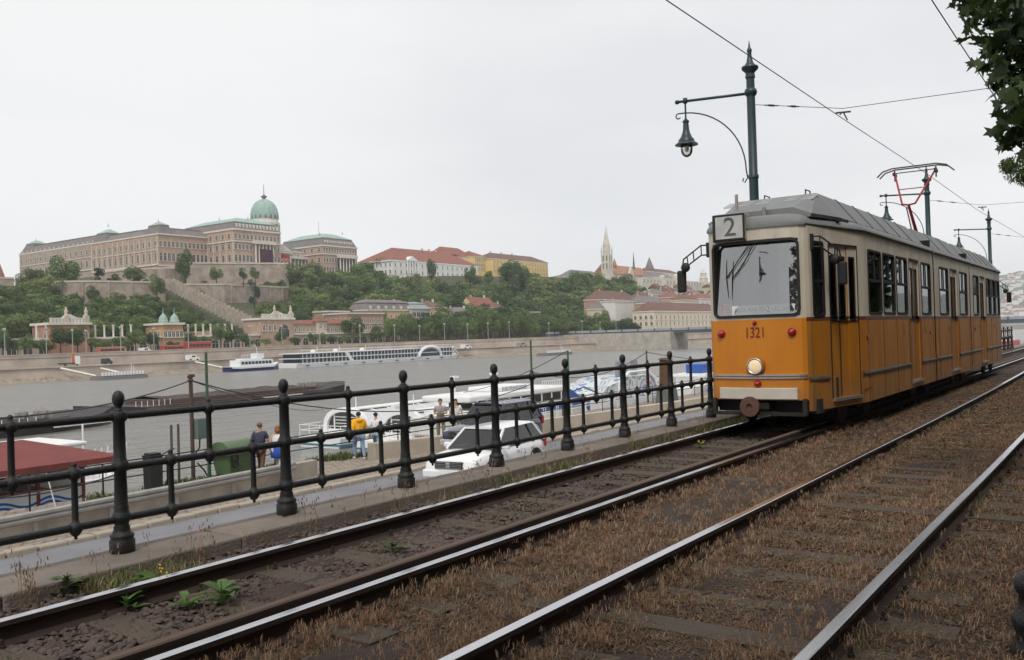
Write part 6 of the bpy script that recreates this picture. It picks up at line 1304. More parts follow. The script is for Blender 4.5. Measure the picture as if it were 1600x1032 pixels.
house('tall cream house with steep red roof and a big gable', 741, 776, 482, 326, cr_('cream', (.66, .52, .32)), M_tile, 4, 6, 12, 7, 'gable', zb=-.4, dorm=1, side=0)
house('cream house with brown roof right of the steep red one', 770, 795, 484, 330, cr_('cream', (.66, .52, .32)), M_tile2, 3, 4, 12, 4, 'hip', zb=-.4)
house('brown flat roofed house half hidden in the riverside trees', 826, 857, 489, 296, cr_('umber', (.3, .22, .17)), M_slate, 3, 5, 12, 1, 'flat', zb=4, chim=0)
house('narrow cream house at the left of the blank white gable', 940, 961, 484, 262, cr_('cream2', (.58, .5, .36)), M_slate, 3, 3, 10, 5, 'hip', zb=-.4)
house('dark red roofed house rising behind the blank white gable', 938, 995, 470, 275, cr_('rose', (.42, .26, .2)), M_tile2, 3, 8, 12, 6, 'hip', zb=4, ww=1.0)
t = house('tall house with a blank white fire wall facing the river', 961, 1003, 472, 255, cr_('firewall', (.66, .64, .59)), M_tile2, 1, 1, 10, 1.2, 'flat', zb=-.4, chim=1)
for o in list(t.children):
    if o.name.startswith('window'): bpy.data.objects.remove(o)
house('brown house with slate roof right of the blank white gable', 1003, 1040, 476, 250, cr_('ochre', (.4, .3, .2)), M_slate, 4, 6, 12, 5, 'hip', zb=-.4, side=3)
house('long pale palace with arched windows and red brown roof by the bridge', 1022, 1128, 488, 232, cr_('ivory', (.64, .57, .44)), M_tile2, 2, 17, 14, 5.5, 'hip', zb=-.4, arch=True, ww=1.5, wh=3.2, side=4)
for i, (u0, u1, v, Y, wm, rm, lb) in enumerate([(1003, 1022, 466, 285, 'cream', M_tile2, 'small cream house under the bastion, leftmost of the hillside roofs'), (1024, 1046, 462, 295, 'ivory', M_slate, 'ivory house with a dark roof below the bastion towers'), (1048, 1068, 466, 285, 'pink', M_tile, 'pink house with orange red roof among the hillside roofs'), (1068, 1092, 470, 270, 'ivory', M_tile2, 'low ivory house with brown roof above the long palace'), (1072, 1096, 460, 300, 'cream2', M_slate, 'beige house with slate roof high below the bastion'), (1094, 1124, 468, 275, 'firewall', M_tile, 'white house with red roof beside the tram edge')]):
    house(lb, u0, u1, v, Y, _mats['render_' + wm], rm, 2, 4, 10, 4, 'hip', zb=terr(at_y(u0, v, Y).x, Y) - 4)

rh = random.Random(8); walls_ = ('cream', 'ivory', 'pink', 'firewall', 'cream2', 'chalk', 'ochre')
cr_('chalk', (.74, .73, .7))
for i in range(22):
    u0 = 1002 + rh.uniform(0, 112); v = rh.uniform(449, 470); w_ = rh.uniform(9, 17); Y = 330 - (v - 449) * 2.6
    p_ = at_y(u0, v, Y); t = thing('hillside_house', 'small pale house in the cluster of roofs below the church', 'house', (p_.x, Y, p_.z - 9), rh.uniform(-.12, .12), 'small houses below the church'); L_ = w_ / FPX * projd(p_)
    MB().b2((0, 0, -4), (L_, 9, 9)).build('wall', _mats['render_' + rh.choice(walls_)], t); hip(t, rect(0, 0, L_, 9), 9, rh.uniform(3, 5), rh.choice((M_tile, M_tile2, M_slate, M_tile2)), .4, rh.choice((.02, .5))); facade(t, (0, 0), (L_, 0), [(6.6, .9, 1.5, False), (3, .9, 1.5, False)], max(2, int(L_ / 2.4)))
    MB().box((L_ * .3, 5, 13), (.9, .8, 2)).build('chimney', M_trim, t)

# hilltop buildings
sp = thing('white_mansion', 'white mansion with a red tiled hip roof on the hill top', 'mansion', (0, 0, 0)); Ys = 430
x0, x1 = at_y(613, 410, Ys).x, at_y(746, 410, Ys).x; ze = at_y(640, 408, Ys).z; zb_ = ze - 14
block(sp, rect(x0, Ys, x1, Ys + 34), zb_, ze, cr_('chalk', (.74, .73, .7)), M_white); hip(sp, rect(x0, Ys, x1, Ys + 34), ze, 11, M_tile, .8, .55); facade(sp, (x0, Ys), (x1, Ys), [(ze - 3.2, 1.3, 2.2, False), (ze - 8.2, 1.4, 3, True)], 17, M_white); facade(sp, (x0, Ys + 34), (x0, Ys), [(ze - 3.2, 1.3, 2.2, False), (ze - 8.2, 1.4, 3, True)], 8, M_white)
MB().add([(x0 + 14, Ys - 1, ze), (x0 + 27, Ys - 1, ze), (x0 + 20.5, Ys - 1, ze + 3.4), (x0 + 14, Ys + 4, ze), (x0 + 27, Ys + 4, ze), (x0 + 20.5, Ys + 4, ze + 3.4)], [(0, 1, 2), (0, 2, 5, 3), (1, 4, 5, 2)]).build('pediment', M_white, sp)
for i in range(5): MB().lathe([(.6, 0), (.45, .3), (.4, 8.5), (.6, 9)], (x0 + 15 + i * 2.8, Ys - .7, ze - 9), 8).build('column', M_white, sp)
for i in range(3): MB().box((x0 + 52 + i * 8, Ys + 17, ze + 11), (1.5, 1.2, 2.5)).build('chimney', M_sto, sp)
rb_ = thing('red_roof_block', 'tall red roofed block rising behind the white mansion', 'building', (0, 0, 0)); a0, a1 = at_y(694, 395, 475).x, at_y(737, 395, 475).x; zz_ = at_y(715, 399, 475).z
block(rb_, rect(a0, 475, a1, 495), 48, zz_, M_tile2); hip(rb_, rect(a0, 475, a1, 495), zz_, 7.5, M_tile, .6, .35)
yb_ = thing('yellow_barracks', 'long yellow building with brown roof on the hill right of the mansion', 'building', (0, 0, 0)); Yy = 452; y0, y1, y2 = at_y(742, 410, Yy).x, at_y(770, 410, Yy - 8).x, at_y(856, 412, Yy - 8).x; zy = at_y(760, 403, Yy).z
YW = cr_('barracks', (.72, .52, .20))
block(yb_, rect(y0, Yy, y1 + 1, Yy + 24), 44, zy + .6, YW, M_trim, .6, .4); hip(yb_, rect(y0, Yy, y1 + 1, Yy + 24), zy + .6, 5.6, M_tile, .5); block(yb_, rect(y1, Yy - 8, y2, Yy + 14), 44, zy - 1.0, YW, M_trim, .6, .4); hip(yb_, rect(y1, Yy - 8, y2, Yy + 14), zy - 1.0, 6, M_tile2, .5)
facade(yb_, (y0, Yy), (y1, Yy), [(zy - 2.4, 1.2, 1.8, False), (zy - 6.4, 1.2, 1.8, False), (zy - 10, 1.2, 1.8, False)], 6); facade(yb_, (y1, Yy - 8), (y2, Yy - 8), [(zy - 4, 1.2, 1.8, False), (zy - 8, 1.2, 1.8, False), (zy - 11.6, 1.2, 1.8, False)], 18)
for i in range(3): MB().box((y1 + 12 + i * 16, Yy + 3, zy + 5), (1.4, 1.2, 2.2)).build('chimney', M_sto, yb_)
rl_ = thing('hill_chapel', 'building with steep red roof at the left picture edge', 'building', (0, 0, 0)); ch0, ch1 = at_y(-22, 420, 520).x, at_y(8, 420, 520).x; zc_ = at_y(4, 438, 520).z
block(rl_, rect(ch0, 520, ch1, 536), 30, zc_, M_sto); MB().add([(ch0, 519, zc_), (ch1, 519, zc_), (ch1, 528, zc_ + 13), (ch0, 528, zc_ + 13), (ch1, 537, zc_), (ch0, 537, zc_)], [(0, 1, 2, 3), (3, 2, 4, 5), (1, 4, 2)]).build('roof', M_tile, rl_)
facade(rl_, (ch0, 520), (ch1, 520), [(zc_ - 3, 1.2, 2, True)], 3)
o = rampart('stone gable of an old house at the left picture edge', [pl(-20, 440, 470), pl(22, 444, 466)], pz(5, 436, 468), 25)
# church with tall gothic tower
chc = thing('gothic_church', 'gothic church with a tall pale spire and orange patterned roof', 'church', (0, 0, 0)); Yc = 372; cx0 = at_y(949, 430, Yc).x; zb_ = 44; D_ = cx0 * .8177 + Yc * .5757; px_m = 1400 / D_; zA = lambda v: at_y(949, v, Yc).z
M_gothic = mat('gothic_stone', (.62, .58, .5), .9, var=.25, scale=.4)
tw_ = 6.6
MB().prism([(cx0 + tw_ / 2 * c, Yc + tw_ / 2 * s) for c, s in ((-1, -1), (1, -1), (1, 1), (-1, 1))], zb_, zA(398)).build('tower_shaft', M_gothic, chc)
MB().prism([(cx0 + 3.1 * math.cos(2 * PI * i / 8 + PI / 8), Yc + 3.1 * math.sin(2 * PI * i / 8 + PI / 8)) for i in range(8)], zA(398), zA(383)).build('tower_octagon', M_gothic, chc)
MB().lathe([(3.3, zA(384)), (2.9, zA(380)), (1.5, zA(368)), (.25, zA(356)), (.05, zA(352))], (cx0, Yc, 0), 8).build('spire', M_gothic, chc)
for sx_, sy_ in ((-1, -1), (1, -1), (-1, 1), (1, 1)): MB().lathe([(.7, zb_), (.6, zA(396)), (.75, zA(394)), (.05, zA(384))], (cx0 + sx_ * 3.2, Yc + sy_ * 3.2, 0), 6).build('pinnacle', M_gothic, chc)
for v in (404, 416): facade(chc, (cx0 - 3.3, Yc - 3.3), (cx0 + 3.3, Yc - 3.3), [(zA(v), 1.1, 4.2, True)], 2, M_gothic); facade(chc, (cx0 - 3.3, Yc + 3.3), (cx0 - 3.3, Yc - 3.3), [(zA(v), 1.1, 4.2, True)], 2, M_gothic)
nx0, nx1 = cx0 + 4, at_y(1013, 420, Yc).x; zn = zA(427); M_otile = mat('orange_tile', (.38, .19, .12), .85, var=.4, scale=.5)
MB().b2((nx0, Yc, zb_), (nx1, Yc + 16, zn)).build('nave_wall', M_gothic, chc); MB().add([(nx0, Yc - .8, zn), (nx1, Yc - .8, zn), (nx1, Yc + 8, zn + 8.5), (nx0, Yc + 8, zn + 8.5), (nx1, Yc + 16.8, zn), (nx0, Yc + 16.8, zn)], [(0, 1, 2, 3), (3, 2, 4, 5), (0, 3, 5), (1, 4, 2)]).build('nave_roof', M_otile, chc)
facade(chc, (nx0, Yc), (nx1, Yc), [(zn - 3.5, 1.4, 4.5, True)], 9, M_gothic)
for u_, v_, r_, m_ in ((962, 404, 2.0, M_otile), (992, 394, 1.0, M_slate)):
    xx = at_y(u_, 420, Yc + 5).x; MB().lathe([(r_, zn), (r_, zn + 7), (r_ * 1.25, zn + 7.3), (.1, at_y(u_, v_, Yc + 5).z)], (xx, Yc + 6, 0), 8).build('turret', m_, chc)
xx = (nx0 + nx1) / 2; MB().add([(xx - 4, Yc - 2, zb_), (xx + 4, Yc - 2, zb_), (xx + 4, Yc - 2, zn), (xx, Yc - 2, zn + 7), (xx - 4, Yc - 2, zn), (xx - 4, Yc, zb_), (xx + 4, Yc, zb_), (xx + 4, Yc, zn), (xx, Yc, zn + 7), (xx - 4, Yc, zn)], [(0, 1, 2, 3, 4), (2, 7, 8, 3), (4, 3, 8, 9), (0, 4, 9, 5), (1, 6, 7, 2)]).build('transept_gable', M_gothic, chc)
ct = thing('corner_tower', 'stone tower with a dark cone roof right of the church', 'tower', (0, 0, 0)); xx = at_y(1015, 420, 380).x; MB().lathe([(3.4, 44), (3.4, at_y(1015, 420, 380).z)], (xx, 380, 0), 12).build('tower_shaft', M_gothic, ct); MB().lathe([(4.4, at_y(1015, 420, 380).z - .3), (2.0, at_y(1015, 410, 380).z), (.1, at_y(1015, 402, 380).z)], (xx, 380, 0), 12).build('cone_roof', M_slate, ct)
for u0, u1, v, Y, wm, rm, rh, lb, nm in ((896, 944, 431, 395, 'umber', M_slate, 6, 'dark roofed long house left of the church tower', 'hilltop_house'), (1014, 1062, 424, 372, 'ivory', M_tile2, 4, 'large pale hotel block with brown roof right of the church', 'hotel_block'), (1020, 1050, 432, 360, 'firewall', M_slate, 5, 'grey gabled house in front of the hotel block', 'hilltop_house'), (884, 897, 432, 380, 'chalk', M_slate, 2, 'tiny white house among trees left of the dark roofed one', 'hilltop_house')):
    a_, b_ = at_y(u0, v, Y), at_y(u1, v, Y); t = thing(nm, lb, 'house'); block(t, rect(a_.x, Y, b_.x, Y + 16), 40, a_.z, _mats['render_' + wm], M_trim, .5, .3); hip(t, rect(a_.x, Y, b_.x, Y + 16), a_.z, rh, rm, .4); facade(t, (a_.x, Y), (b_.x, Y), [(a_.z - 2.4, 1.1, 1.8, False), (a_.z - 6, 1.1, 1.8, False)], max(3, int((u1 - u0) / 5)))
fb = thing('fishermens_bastion', 'white arcaded terrace wall with cone towers below the church', 'bastion', (0, 0, 0)); Yf = 345; f0, f1 = at_y(1004, 440, Yf).x, at_y(1125, 440, Yf).x; zf = at_y(1060, 438, Yf).z
MB().b2((f0, Yf, 28), (f1, Yf + 5, zf)).build('bastion_wall', M_gothic, fb); facade(fb, (f0, Yf), (f1, Yf), [(zf - 2.4, 1.6, 2.8, True)], 26, M_gothic)
for u_, v_ in ((1101, 420), (1058, 428), (1036, 430)):
    xx = at_y(u_, 440, Yf).x; zt = at_y(u_, v_, Yf).z; h_ = zt - zf; MB().lathe([(4.2, 30), (4.0, zf + h_ * .25), (4.3, zf + h_ * .3), (3.2, zf + h_ * .34), (3.0, zf + h_ * .6), (3.4, zf + h_ * .63), (1.6, zf + h_ * .82), (.1, zt)], (xx, Yf + 1, 0), 12).build('cone_tower', M_gothic, fb)

# ================================================================ vessels on the far side and barges
M_hullw = mat('ship_white', (.74, .75, .76), .45, var=.06)
def px(u, v, Y): return at_y(u, v, Y)
cs = thing('river_cruise_ship', 'long white river cruise ship moored at the far quay', 'cruise ship', (0, 0, WZ)); Yk = 243; k0, k1 = px(449, 570, Yk).x, px(708, 560, Yk).x; Lk = k1 - k0; cs.location = (k0, Yk, WZ); hk = px(470, 552, Yk).z - WZ
MB().loft([[(x, -4.6 * w, -.3), (x, -5 * w, hk * .28 + s), (x, 5 * w, hk * .28 + s), (x, 4.6 * w, -.3)] for x, w, s in ((0, .95, 0), (3, 1, 0), (Lk * .9, 1, 0), (Lk * .97, .8, .3), (Lk + 3, .15, .8))]).build('hull', M_hullw, cs)
MB().b2((2, -4.5, hk * .28), (Lk * .93, 4.5, hk * .95)).build('cabin_block', mat('ship_dark_glass', (.035, .05, .06), .15, var=.3), cs)
for z0_, z1_ in ((.26, .32), (.60, .66), (.94, 1.0)): MB().b2((.5, -5.0, hk * z0_), (Lk * .94, 5.0, hk * z1_)).build('deck_band', M_hullw, cs)
for i in range(44):
    x = 3 + i * (Lk * .9) / 44; MB().b2((x - .12, -4.62, hk * .3), (x + .12, -4.48, hk * .95)).build('window_post', M_hullw, cs)
for x in (Lk * .28,): MB().add([(x, -5.02, hk * .3), (x + 1.6, -5.02, hk * .3), (x - 1.4, -5.02, hk * .98), (x - 3, -5.02, hk * .98), (x, -4.5, hk * .3), (x + 1.6, -4.5, hk * .3), (x - 1.4, -4.5, hk * .98), (x - 3, -4.5, hk * .98)], [(0, 1, 2, 3), (1, 5, 6, 2), (0, 3, 7, 4)]).build('slanted_pillar', M_hullw, cs)
xa = Lk * .77; MB().tube([(xa + Lk * .075 * math.cos(a), -5.05, hk * .3 + hk * .78 * math.sin(a)) for a in [PI * i / 14 for i in range(15)]], .7, 6).build('atrium_arch', M_hullw, cs); MB().b2((xa - Lk * .07, -4.9, hk * .3), (xa + Lk * .07, 4.5, hk * 1.0)).build('atrium_glass', mat('ship_dark_glass', (.035, .05, .06), .15), cs)
MB().tube([(Lk * .93, -5, hk * .97), (Lk * .98, -4, hk * .4)], .5, 5).build('bow_pillar', M_hullw, cs)
for q_ in (.13, .25, .4): MB().lathe([(.9, 0), (1.0, .6), (.3, 1.1)], (Lk * q_, 0, hk), 8).tube([(Lk * q_ + 2, 0, hk), (Lk * q_ + 2, 0, hk + 2)], .12, 4).build('radar_dome', M_hullw, cs)
for i in range(26): MB().tube([(2 + i * Lk * .9 / 26, -4.8, hk), (2 + i * Lk * .9 / 26, -4.8, hk + 1)], .07, 4).build('rail_post', M_hullw, cs)
MB().tube([(2, -4.8, hk + 1), (Lk * .92, -4.8, hk + 1)], .07, 4).build('deck_rail', M_hullw, cs)
for i in range(9): MB().b2((4 + i * Lk * .1, -5.06, hk * .1), (5.6 + i * Lk * .1, -4.98, hk * .17)).build('port_hole', M_bdark, cs)
fe = thing('small_ferry', 'small white ferry with a dark blue hull left of the cruise ship', 'ferry', (0, 0, 0)); Yk2 = 241; k0, k1 = px(355, 578, Yk2).x, px(434, 575, Yk2).x; Lf = k1 - k0; fe.location = (k0, Yk2, WZ)
MB().loft([[(x, -2.8 * w, -.3), (x, -3.2 * w, 1.3 + s), (x, 3.2 * w, 1.3 + s), (x, 2.8 * w, -.3)] for x, w, s in ((0, .8, .2), (3, 1, 0), (Lf * .8, 1, .1), (Lf, .12, .9))]).build('hull', mat('ferry_navy', (.02, .03, .12), .4), fe); MB().loft([[(x, -3.24 * w, .9 + s), (x, -3.3 * w, 1.5 + s), (x, 3.3 * w, 1.5 + s), (x, 3.2 * w, .9 + s)] for x, w, s in ((0, .8, .2), (3, 1, 0), (Lf * .8, 1, .1), (Lf, .14, .9))]).build('hull_top', M_hullw, fe)
MB().b2((3, -2.6, 1.4), (Lf * .8, 2.6, 3.6)).b2((5, -2.2, 3.6), (Lf * .6, 2.2, 4.0)).b2((Lf * .52, -1.6, 4), (Lf * .66, 1.6, 5.6)).build('deckhouse', M_hullw, fe)
for i in range(9): MB().b2((3.6 + i * (Lf * .8 - 4) / 9, -2.66, 2.2), (3.6 + i * (Lf * .8 - 4) / 9 + 1.1, -2.58, 3.1)).build('cabin_window', M_pane, fe)
for i in range(9): MB().tube([(4 + i * Lf * .055, -2.2, 4), (4 + i * Lf * .055, -2.2, 5.2)], .06, 4).build('rail_post', M_hullw, fe)
MB().tube([(4, -2.2, 5.2), (Lf * .5, -2.2, 5.2)], .07, 4).tube([(Lf * .6, 0, 5), (Lf * .56, 0, 8.5)], .1, 4).build('rail_and_mast', M_hullw, fe)
def pontoon(label, u0, u1, v, Y, hw=2.5):
    t = thing('landing_pontoon', label, 'pontoon', (0, 0, 0)); a, b = px(u0, v, Y).x, px(u1, v, Y).x; L_ = b - a; t.location = (a, Y, WZ)
    MB().loft([[(x, -hw, -.3), (x, -hw, .9), (x, hw, .9), (x, hw, -.3)] for x in (0, L_)]).build('float', mat('pontoon_grey', (.2, .2, .2), .7), t); MB().b2((.5, -hw + .2, .9), (L_ - .5, hw - .2, 1.15)).build('deck', M_conc, t)
    for i in range(14): MB().b2((.6 + i * (L_ - 1.6) / 14, -hw + .1, 1.15), (.6 + (i + .72) * (L_ - 1.6) / 14, -hw + .16, 2.2)).build('rail_panel', M_hullw, t)
    MB().tube([(L_ * .75, 0, 1), (L_ * .75, 0, 4.4)], .09, 4).tube([(L_ * .8, 0, 1), (L_ * .8, 0, 3.6)], .09, 4).build('mast', M_hullw, t); return t
pontoon('grey landing pontoon with white rails at the far bank left', 148, 224, 592, 238); pontoon('dark landing pontoon at the far bank right of the cruise ship', 846, 887, 555, 205)
def ramp(label, a, b): o = MB().tube([a, b], .35, 4).build('boarding_ramp', M_trim); tag(o, label, 'ramp', 'boarding ramps of the far quay')
ramp('pale boarding ramp sloping down to the left landing pontoon', px(95, 576, 252), px(150, 588, 240)); ramp('pale boarding ramp sloping to the small ferry', px(305, 566, 252), px(357, 577, 243)); ramp('pale boarding ramp at the right end of the left pontoon', px(158, 576, 252), px(188, 583, 241))
def barge(label, pts, h, sgn, deck):
    """pts: stern/bow waterline pixels"""
    a, b = at_z(*pts[0], WZ), at_z(*pts[1], WZ); d = b - a; L_ = d.length; t = thing('cargo_barge', label, 'barge', tuple(a), math.atan2(d.y, d.x)); bm = 10.5
    MB().loft([[(x, 0 + e, -.3), (x, -.2 + e, h + s), (x, bm - e, h + s), (x, bm - e, -.3)] for x, e, s in ((0, 1.5, .4), (4, 0, 0), (L_ - 10, 0, 0), (L_ - 3, 1.5, .4), (L_, 4, .8))]).build('hull', mat('barge_black', (.035, .03, .028), .7, var=.4, scale=.3), t)
    MB().b2((4, -.25, h - .35), (L_ - 8, -.05, h - .1)).build('rubbing_strake', mat('barge_rust', (.12, .07, .055), .8, var=.4, scale=.3), t)
    MB().b2((8, 1.2, h), (L_ - 12, bm - 1.2, h + .6)).build('hatch_coaming', mat('barge_brown', (.10, .065, .055), .8, var=.4, scale=.3), t)
    if deck == 'covers':
        for i in range(int((L_ - 22) / 6)): MB().loft([[(9 + i * 6, 1.2, h + .6), (9 + i * 6, bm / 2, h + 1.1), (9 + i * 6, bm - 1.2, h + .6)], [(14.8 + i * 6, 1.2, h + .6), (14.8 + i * 6, bm / 2, h + 1.1), (14.8 + i * 6, bm - 1.2, h + .6)]], closed=False, caps=False).build('hatch_cover', mat('hatch_grey', (.34, .34, .34), .6, var=.2, scale=.3), t)
    else:
        m = MB(); k = 18; m.loft([[(9 + (L_ - 22) * i / k, 1.6, h + .6), (9 + (L_ - 22) * i / k, bm * .35, h + .7 + random.uniform(0, .35)), (9 + (L_ - 22) * i / k, bm * .65, h + .7 + random.uniform(0, .35)), (9 + (L_ - 22) * i / k, bm - 1.6, h + .6)] for i in range(k + 1)], closed=False, caps=False); m.build('cargo_heap', mat('scrap_brown', (.085, .06, .05), .95, scale=.8, col2=(.03, .025, .022)), t)
    MB().b2((L_ * .5, -.32, .5), (L_ * .5 + 9, -.26, h - .25)).build('name_board', mat('board_cream', (.7, .66, .56), .7, var=.3, scale=3), t)
    for i in range(7): MB().tube([(3 + i * .9, .5, h), (3 + i * .9, .5, h + .8)], .05, 4).build('bollard_rail', M_hullw, t)
    MB().box((L_ - 6, bm / 2, h + .5), (2, 2, 1)).ico((L_ - 9, bm * .3, h + .8), .9, 1).ico((L_ - 10.5, bm * .4, h + .8), .8, 1).build('bow_gear', mat('gear_grey', (.25, .23, .21), .8), t); return t
barge('black cargo barge with pale grey hatch covers at the left of the river', ((-70, 694), (208, 662)), 1.0, 1, 'covers')
barge('long dark barge loaded with brown heaps in mid river', ((185, 652), (566, 611)), .9, 1, 'heap')

# ================================================================ far street life: buses, vans, truck, lamps
def bus(label, u0, u1, v, Y, col, decks=1, grp='red and orange vehicles on the far street', zb=-.3):
    a, b = at_y(u0, v, Y).x, at_y(u1, v, Y).x; L_ = b - a; t = thing('city_bus', label, 'bus', (a, Y, zb), 0, grp); h = 2.5 if decks == 1 else 3.5; m = mat('bus_' + col[0], col[1], .4, var=.1)
    MB().b2((0, 0, .35), (L_, 2.5, h)).build('bus_body', m, t, bevel=.15); MB().b2((.4, -.03, h * .5), (L_ - .4, .0, h * .78)).build('window_band', M_pane, t); MB().b2((.1, .1, h), (L_ - .1, 2.4, h + .12)).build('bus_roof', mat('bus_roof', (.35, .3, .28), .6), t)
    for q_ in (.16, .8): MB().lathe([(.5, -.12), (.5, .12)], (L_ * q_, .05, .5), 12, Matrix.Rotation(PI / 2, 4, 'X')).build('wheel', M_black, t)
    for i in range(5): MB().b2((L_ * (i + 1) / 6 - .06, -.045, h * .48), (L_ * (i + 1) / 6 + .06, .0, h * .8)).build('window_post', m, t)
YB = 281
bus('red bus with orange side, leftmost on the far street', 156, 196, 556, YB, ('redorange', (.42, .15, .08))); bus('bright red bus in front of the twin domed pavilion', 256, 288, 551, YB, ('red', (.42, .06, .045))); bus('red double deck bus right of the twin domed pavilion', 294, 331, 549, YB, ('red', (.42, .06, .045)), 2)
def van(label, u0, u1, v, Y, m, zb, truck=False):
    a, b = at_y(u0, v, Y).x, at_y(u1, v, Y).x; L_ = b - a; t = thing('parked_van' if not truck else 'parked_truck', label, 'van' if not truck else 'truck', (a, Y, zb))
    if truck: MB().b2((0, 0, .7), (L_ * .72, 2.3, 1.1)).build('flat_bed', M_bdark, t); MB().b2((L_ * .72, 0, .5), (L_, 2.3, 2.9)).build('cab', m, t, bevel=.12); MB().b2((L_ * .6, .3, 1.1), (L_ * .7, .8, 3.6)).build('crane_arm', mat('crane_orange', (.6, .14, .03), .5), t)
    else: MB().loft([[(0, s, .35), (0, s, 1.9), (L_ * .62, s, 2.0), (L_ * .8, s * .98, 1.25), (L_, s * .95, 1.05), (L_, s, .35)] for s in (0, 1.9)]).build('van_body', m, t); MB().b2((L_ * .3, -.03, 1.2), (L_ * .62, 0, 1.7)).build('van_window', M_pane, t)
    for q_ in (.18, .8): MB().lathe([(.36, -.1), (.36, .1)], (L_ * q_, .05, .36), 12, Matrix.Rotation(PI / 2, 4, 'X')).build('wheel', M_black, t)
van('white van on the far street left of the domed pavilion', 221, 238, 556, YB, M_white, -.3); van('white van driving on the far lower quay', 295, 312, 562, 258, M_white, -3.2); van('white cab flatbed truck with orange crane on the far lower quay', 97, 126, 570, 258, M_white, -3.2, True); van('dark car on the far lower quay right of the truck', 163, 176, 565, 258, M_bdark, -3.2)
van('white car on the far lower quay above the cruise ship stern', 725, 737, 545, 238, M_white, -3.2); van('silver car on the far lower quay near the dark pontoon', 812, 824, 541, 226, M_galv, -3.2)
lampm = MB().tube([(0, 0, 0), (0, 0, 7.6)], [.16, .11], 6).lathe([(.1, 7.5), (.45, 7.7), (.5, 8.1), (.2, 8.4)], n=8).mesh('far_lamp', mat('far_lamp_grey', (.35, .34, .32), .6))
for i, (u, v) in enumerate([(8, 562), (73, 559), (114, 557), (135, 556), (189, 554), (241, 552), (295, 551), (391, 546), (441, 544), (500, 541), (563, 539), (617, 537), (656, 535), (695, 533), (731, 532), (763, 531), (796, 530), (858, 528), (910, 527), (938, 526), (963, 525)]):
    Yl = bank(at_y(u, v, 262).x) + 16; p = at_y(u, v, Yl); o = inst('street_lamp', lampm, None, (p.x, Yl, -.3), (0, 0, 0), (1, 1, random.uniform(.95, 1.08))); tag(o, 'grey street lamp on the far upper embankment', 'street lamp', 'street lamps of the far embankment')
# bridge end at the right
br = thing('bridge', 'dark blue girder bridge with stone abutment right of the far quay', 'bridge', (0, 0, 0)); yb0 = 190; q0, q1 = at_y(1044, 520, yb0).x, at_y(1122, 513, 120)
MB().b2((q0 - 6, yb0 - 4, WZ - 1), (q0 + 14, yb0 + 60, 1.5)).build('abutment', mat('abutment_stone', (.42, .38, .33), .9, var=.3, scale=.3), br)
gz = at_y(1060, 516, yb0).z; MB().b2((q0 - 2, -300, gz - 1.5), (q0 + 10, yb0 + 70, gz)).build('deck_girder', mat('girder_blue', (.07, .085, .11), .6), br); MB().b2((q0 - 2.2, -300, gz + .003), (q0 - 1.9, yb0 + 70, gz + 1.1)).build('parapet', mat('girder_pale', (.3, .32, .34), .6), br)
for i in range(30): MB().b2((q0 - 2.4, yb0 + 60 - i * 9, gz - 1.5), (q0 - 2.0, yb0 + 60.6 - i * 9, gz + 1.2)).build('girder_post', mat('girder_blue', (.07, .085, .11), .6), br)
# far hills behind the tram
hm = mat('far_hill', (.075, .105, .06), .95, scale=.004, col2=(.11, .125, .09)); V = []; nx, ny = 40, 12
for i in range(nx):
    x = 600 + i * 80
    for j in range(ny): y = -1500 + j * 230; V.append((3600 + 1200 * (i / nx), -1600 + (j * 300), 0))
V = []
for i in range(24):
    for j in range(30):
        d = i / 23; y = -1600 + j * 110; V.append((2600 + d * 2200, y, -8 + 235 * math.sin(min(1, d * 1.25) * PI / 2) ** 1.6 * (.8 + .2 * math.sin(y * .0031 + 1) + .08 * math.sin(y * .011))))
i = np.arange(23)[:, None] * 30 + np.arange(29)[None]; o = np_obj('far_hills', np.array(V), np.stack([i, i + 30, i + 31, i + 1], -1).reshape(-1, 4), hm, smooth=True); o['kind'] = 'structure'
hmesh = MB().mi(0).b2((-8, -8, -6), (8, 8, 9)).mi(1).add([(-8.5, -8.5, 9), (8.5, -8.5, 9), (8.5, 8.5, 9), (-8.5, 8.5, 9), (0, -4, 14), (0, 4, 14)], [(0, 1, 4), (1, 2, 5, 4), (2, 3, 5), (3, 0, 4, 5)]).mesh('hill_house', [cr_('chalk', (.74, .73, .7)), M_tile])
def hz_(x, y): d = (x - 2600) / 2200; return -8 + 235 * math.sin(min(1, max(0, d) * 1.25) * PI / 2) ** 1.6 * (.8 + .2 * math.sin(y * .0031 + 1) + .08 * math.sin(y * .011))
rr = random.Random(3)
for k in range(46):
    u = rr.uniform(1566, 1602); x = rr.uniform(2750, 3900); d = _F + _R * ((u - 800) / FPX); y = x * d.y / d.x
    o = inst('hill_house', hmesh, None, (x, y, hz_(x, y) + 4), (0, 0, rr.uniform(0, 3)), (rr.uniform(.7, 1.5), rr.uniform(.7, 1.3), rr.uniform(.7, 1.1))); tag(o, 'tiny pale house on the distant hill behind the tram', 'house', 'houses on the distant hill')
o = MB().b2((300, -40, -1), (330, 60, .4)).build('distant_quay', M_road); tag(o, kind='structure')
rs = thing('red_white_boat', 'red and white moored boat seen past the rear of the tram', 'boat', (*at_y(1585, 545, 18).xy, QZ)); MB().b2((-3, 0, -2), (9, 4, 1.0)).build('hull', mat('boat_red', (.5, .06, .03), .5), rs); MB().b2((-2, .5, 1.0), (6, 3.5, 2.2)).build('cabin', M_white, rs)

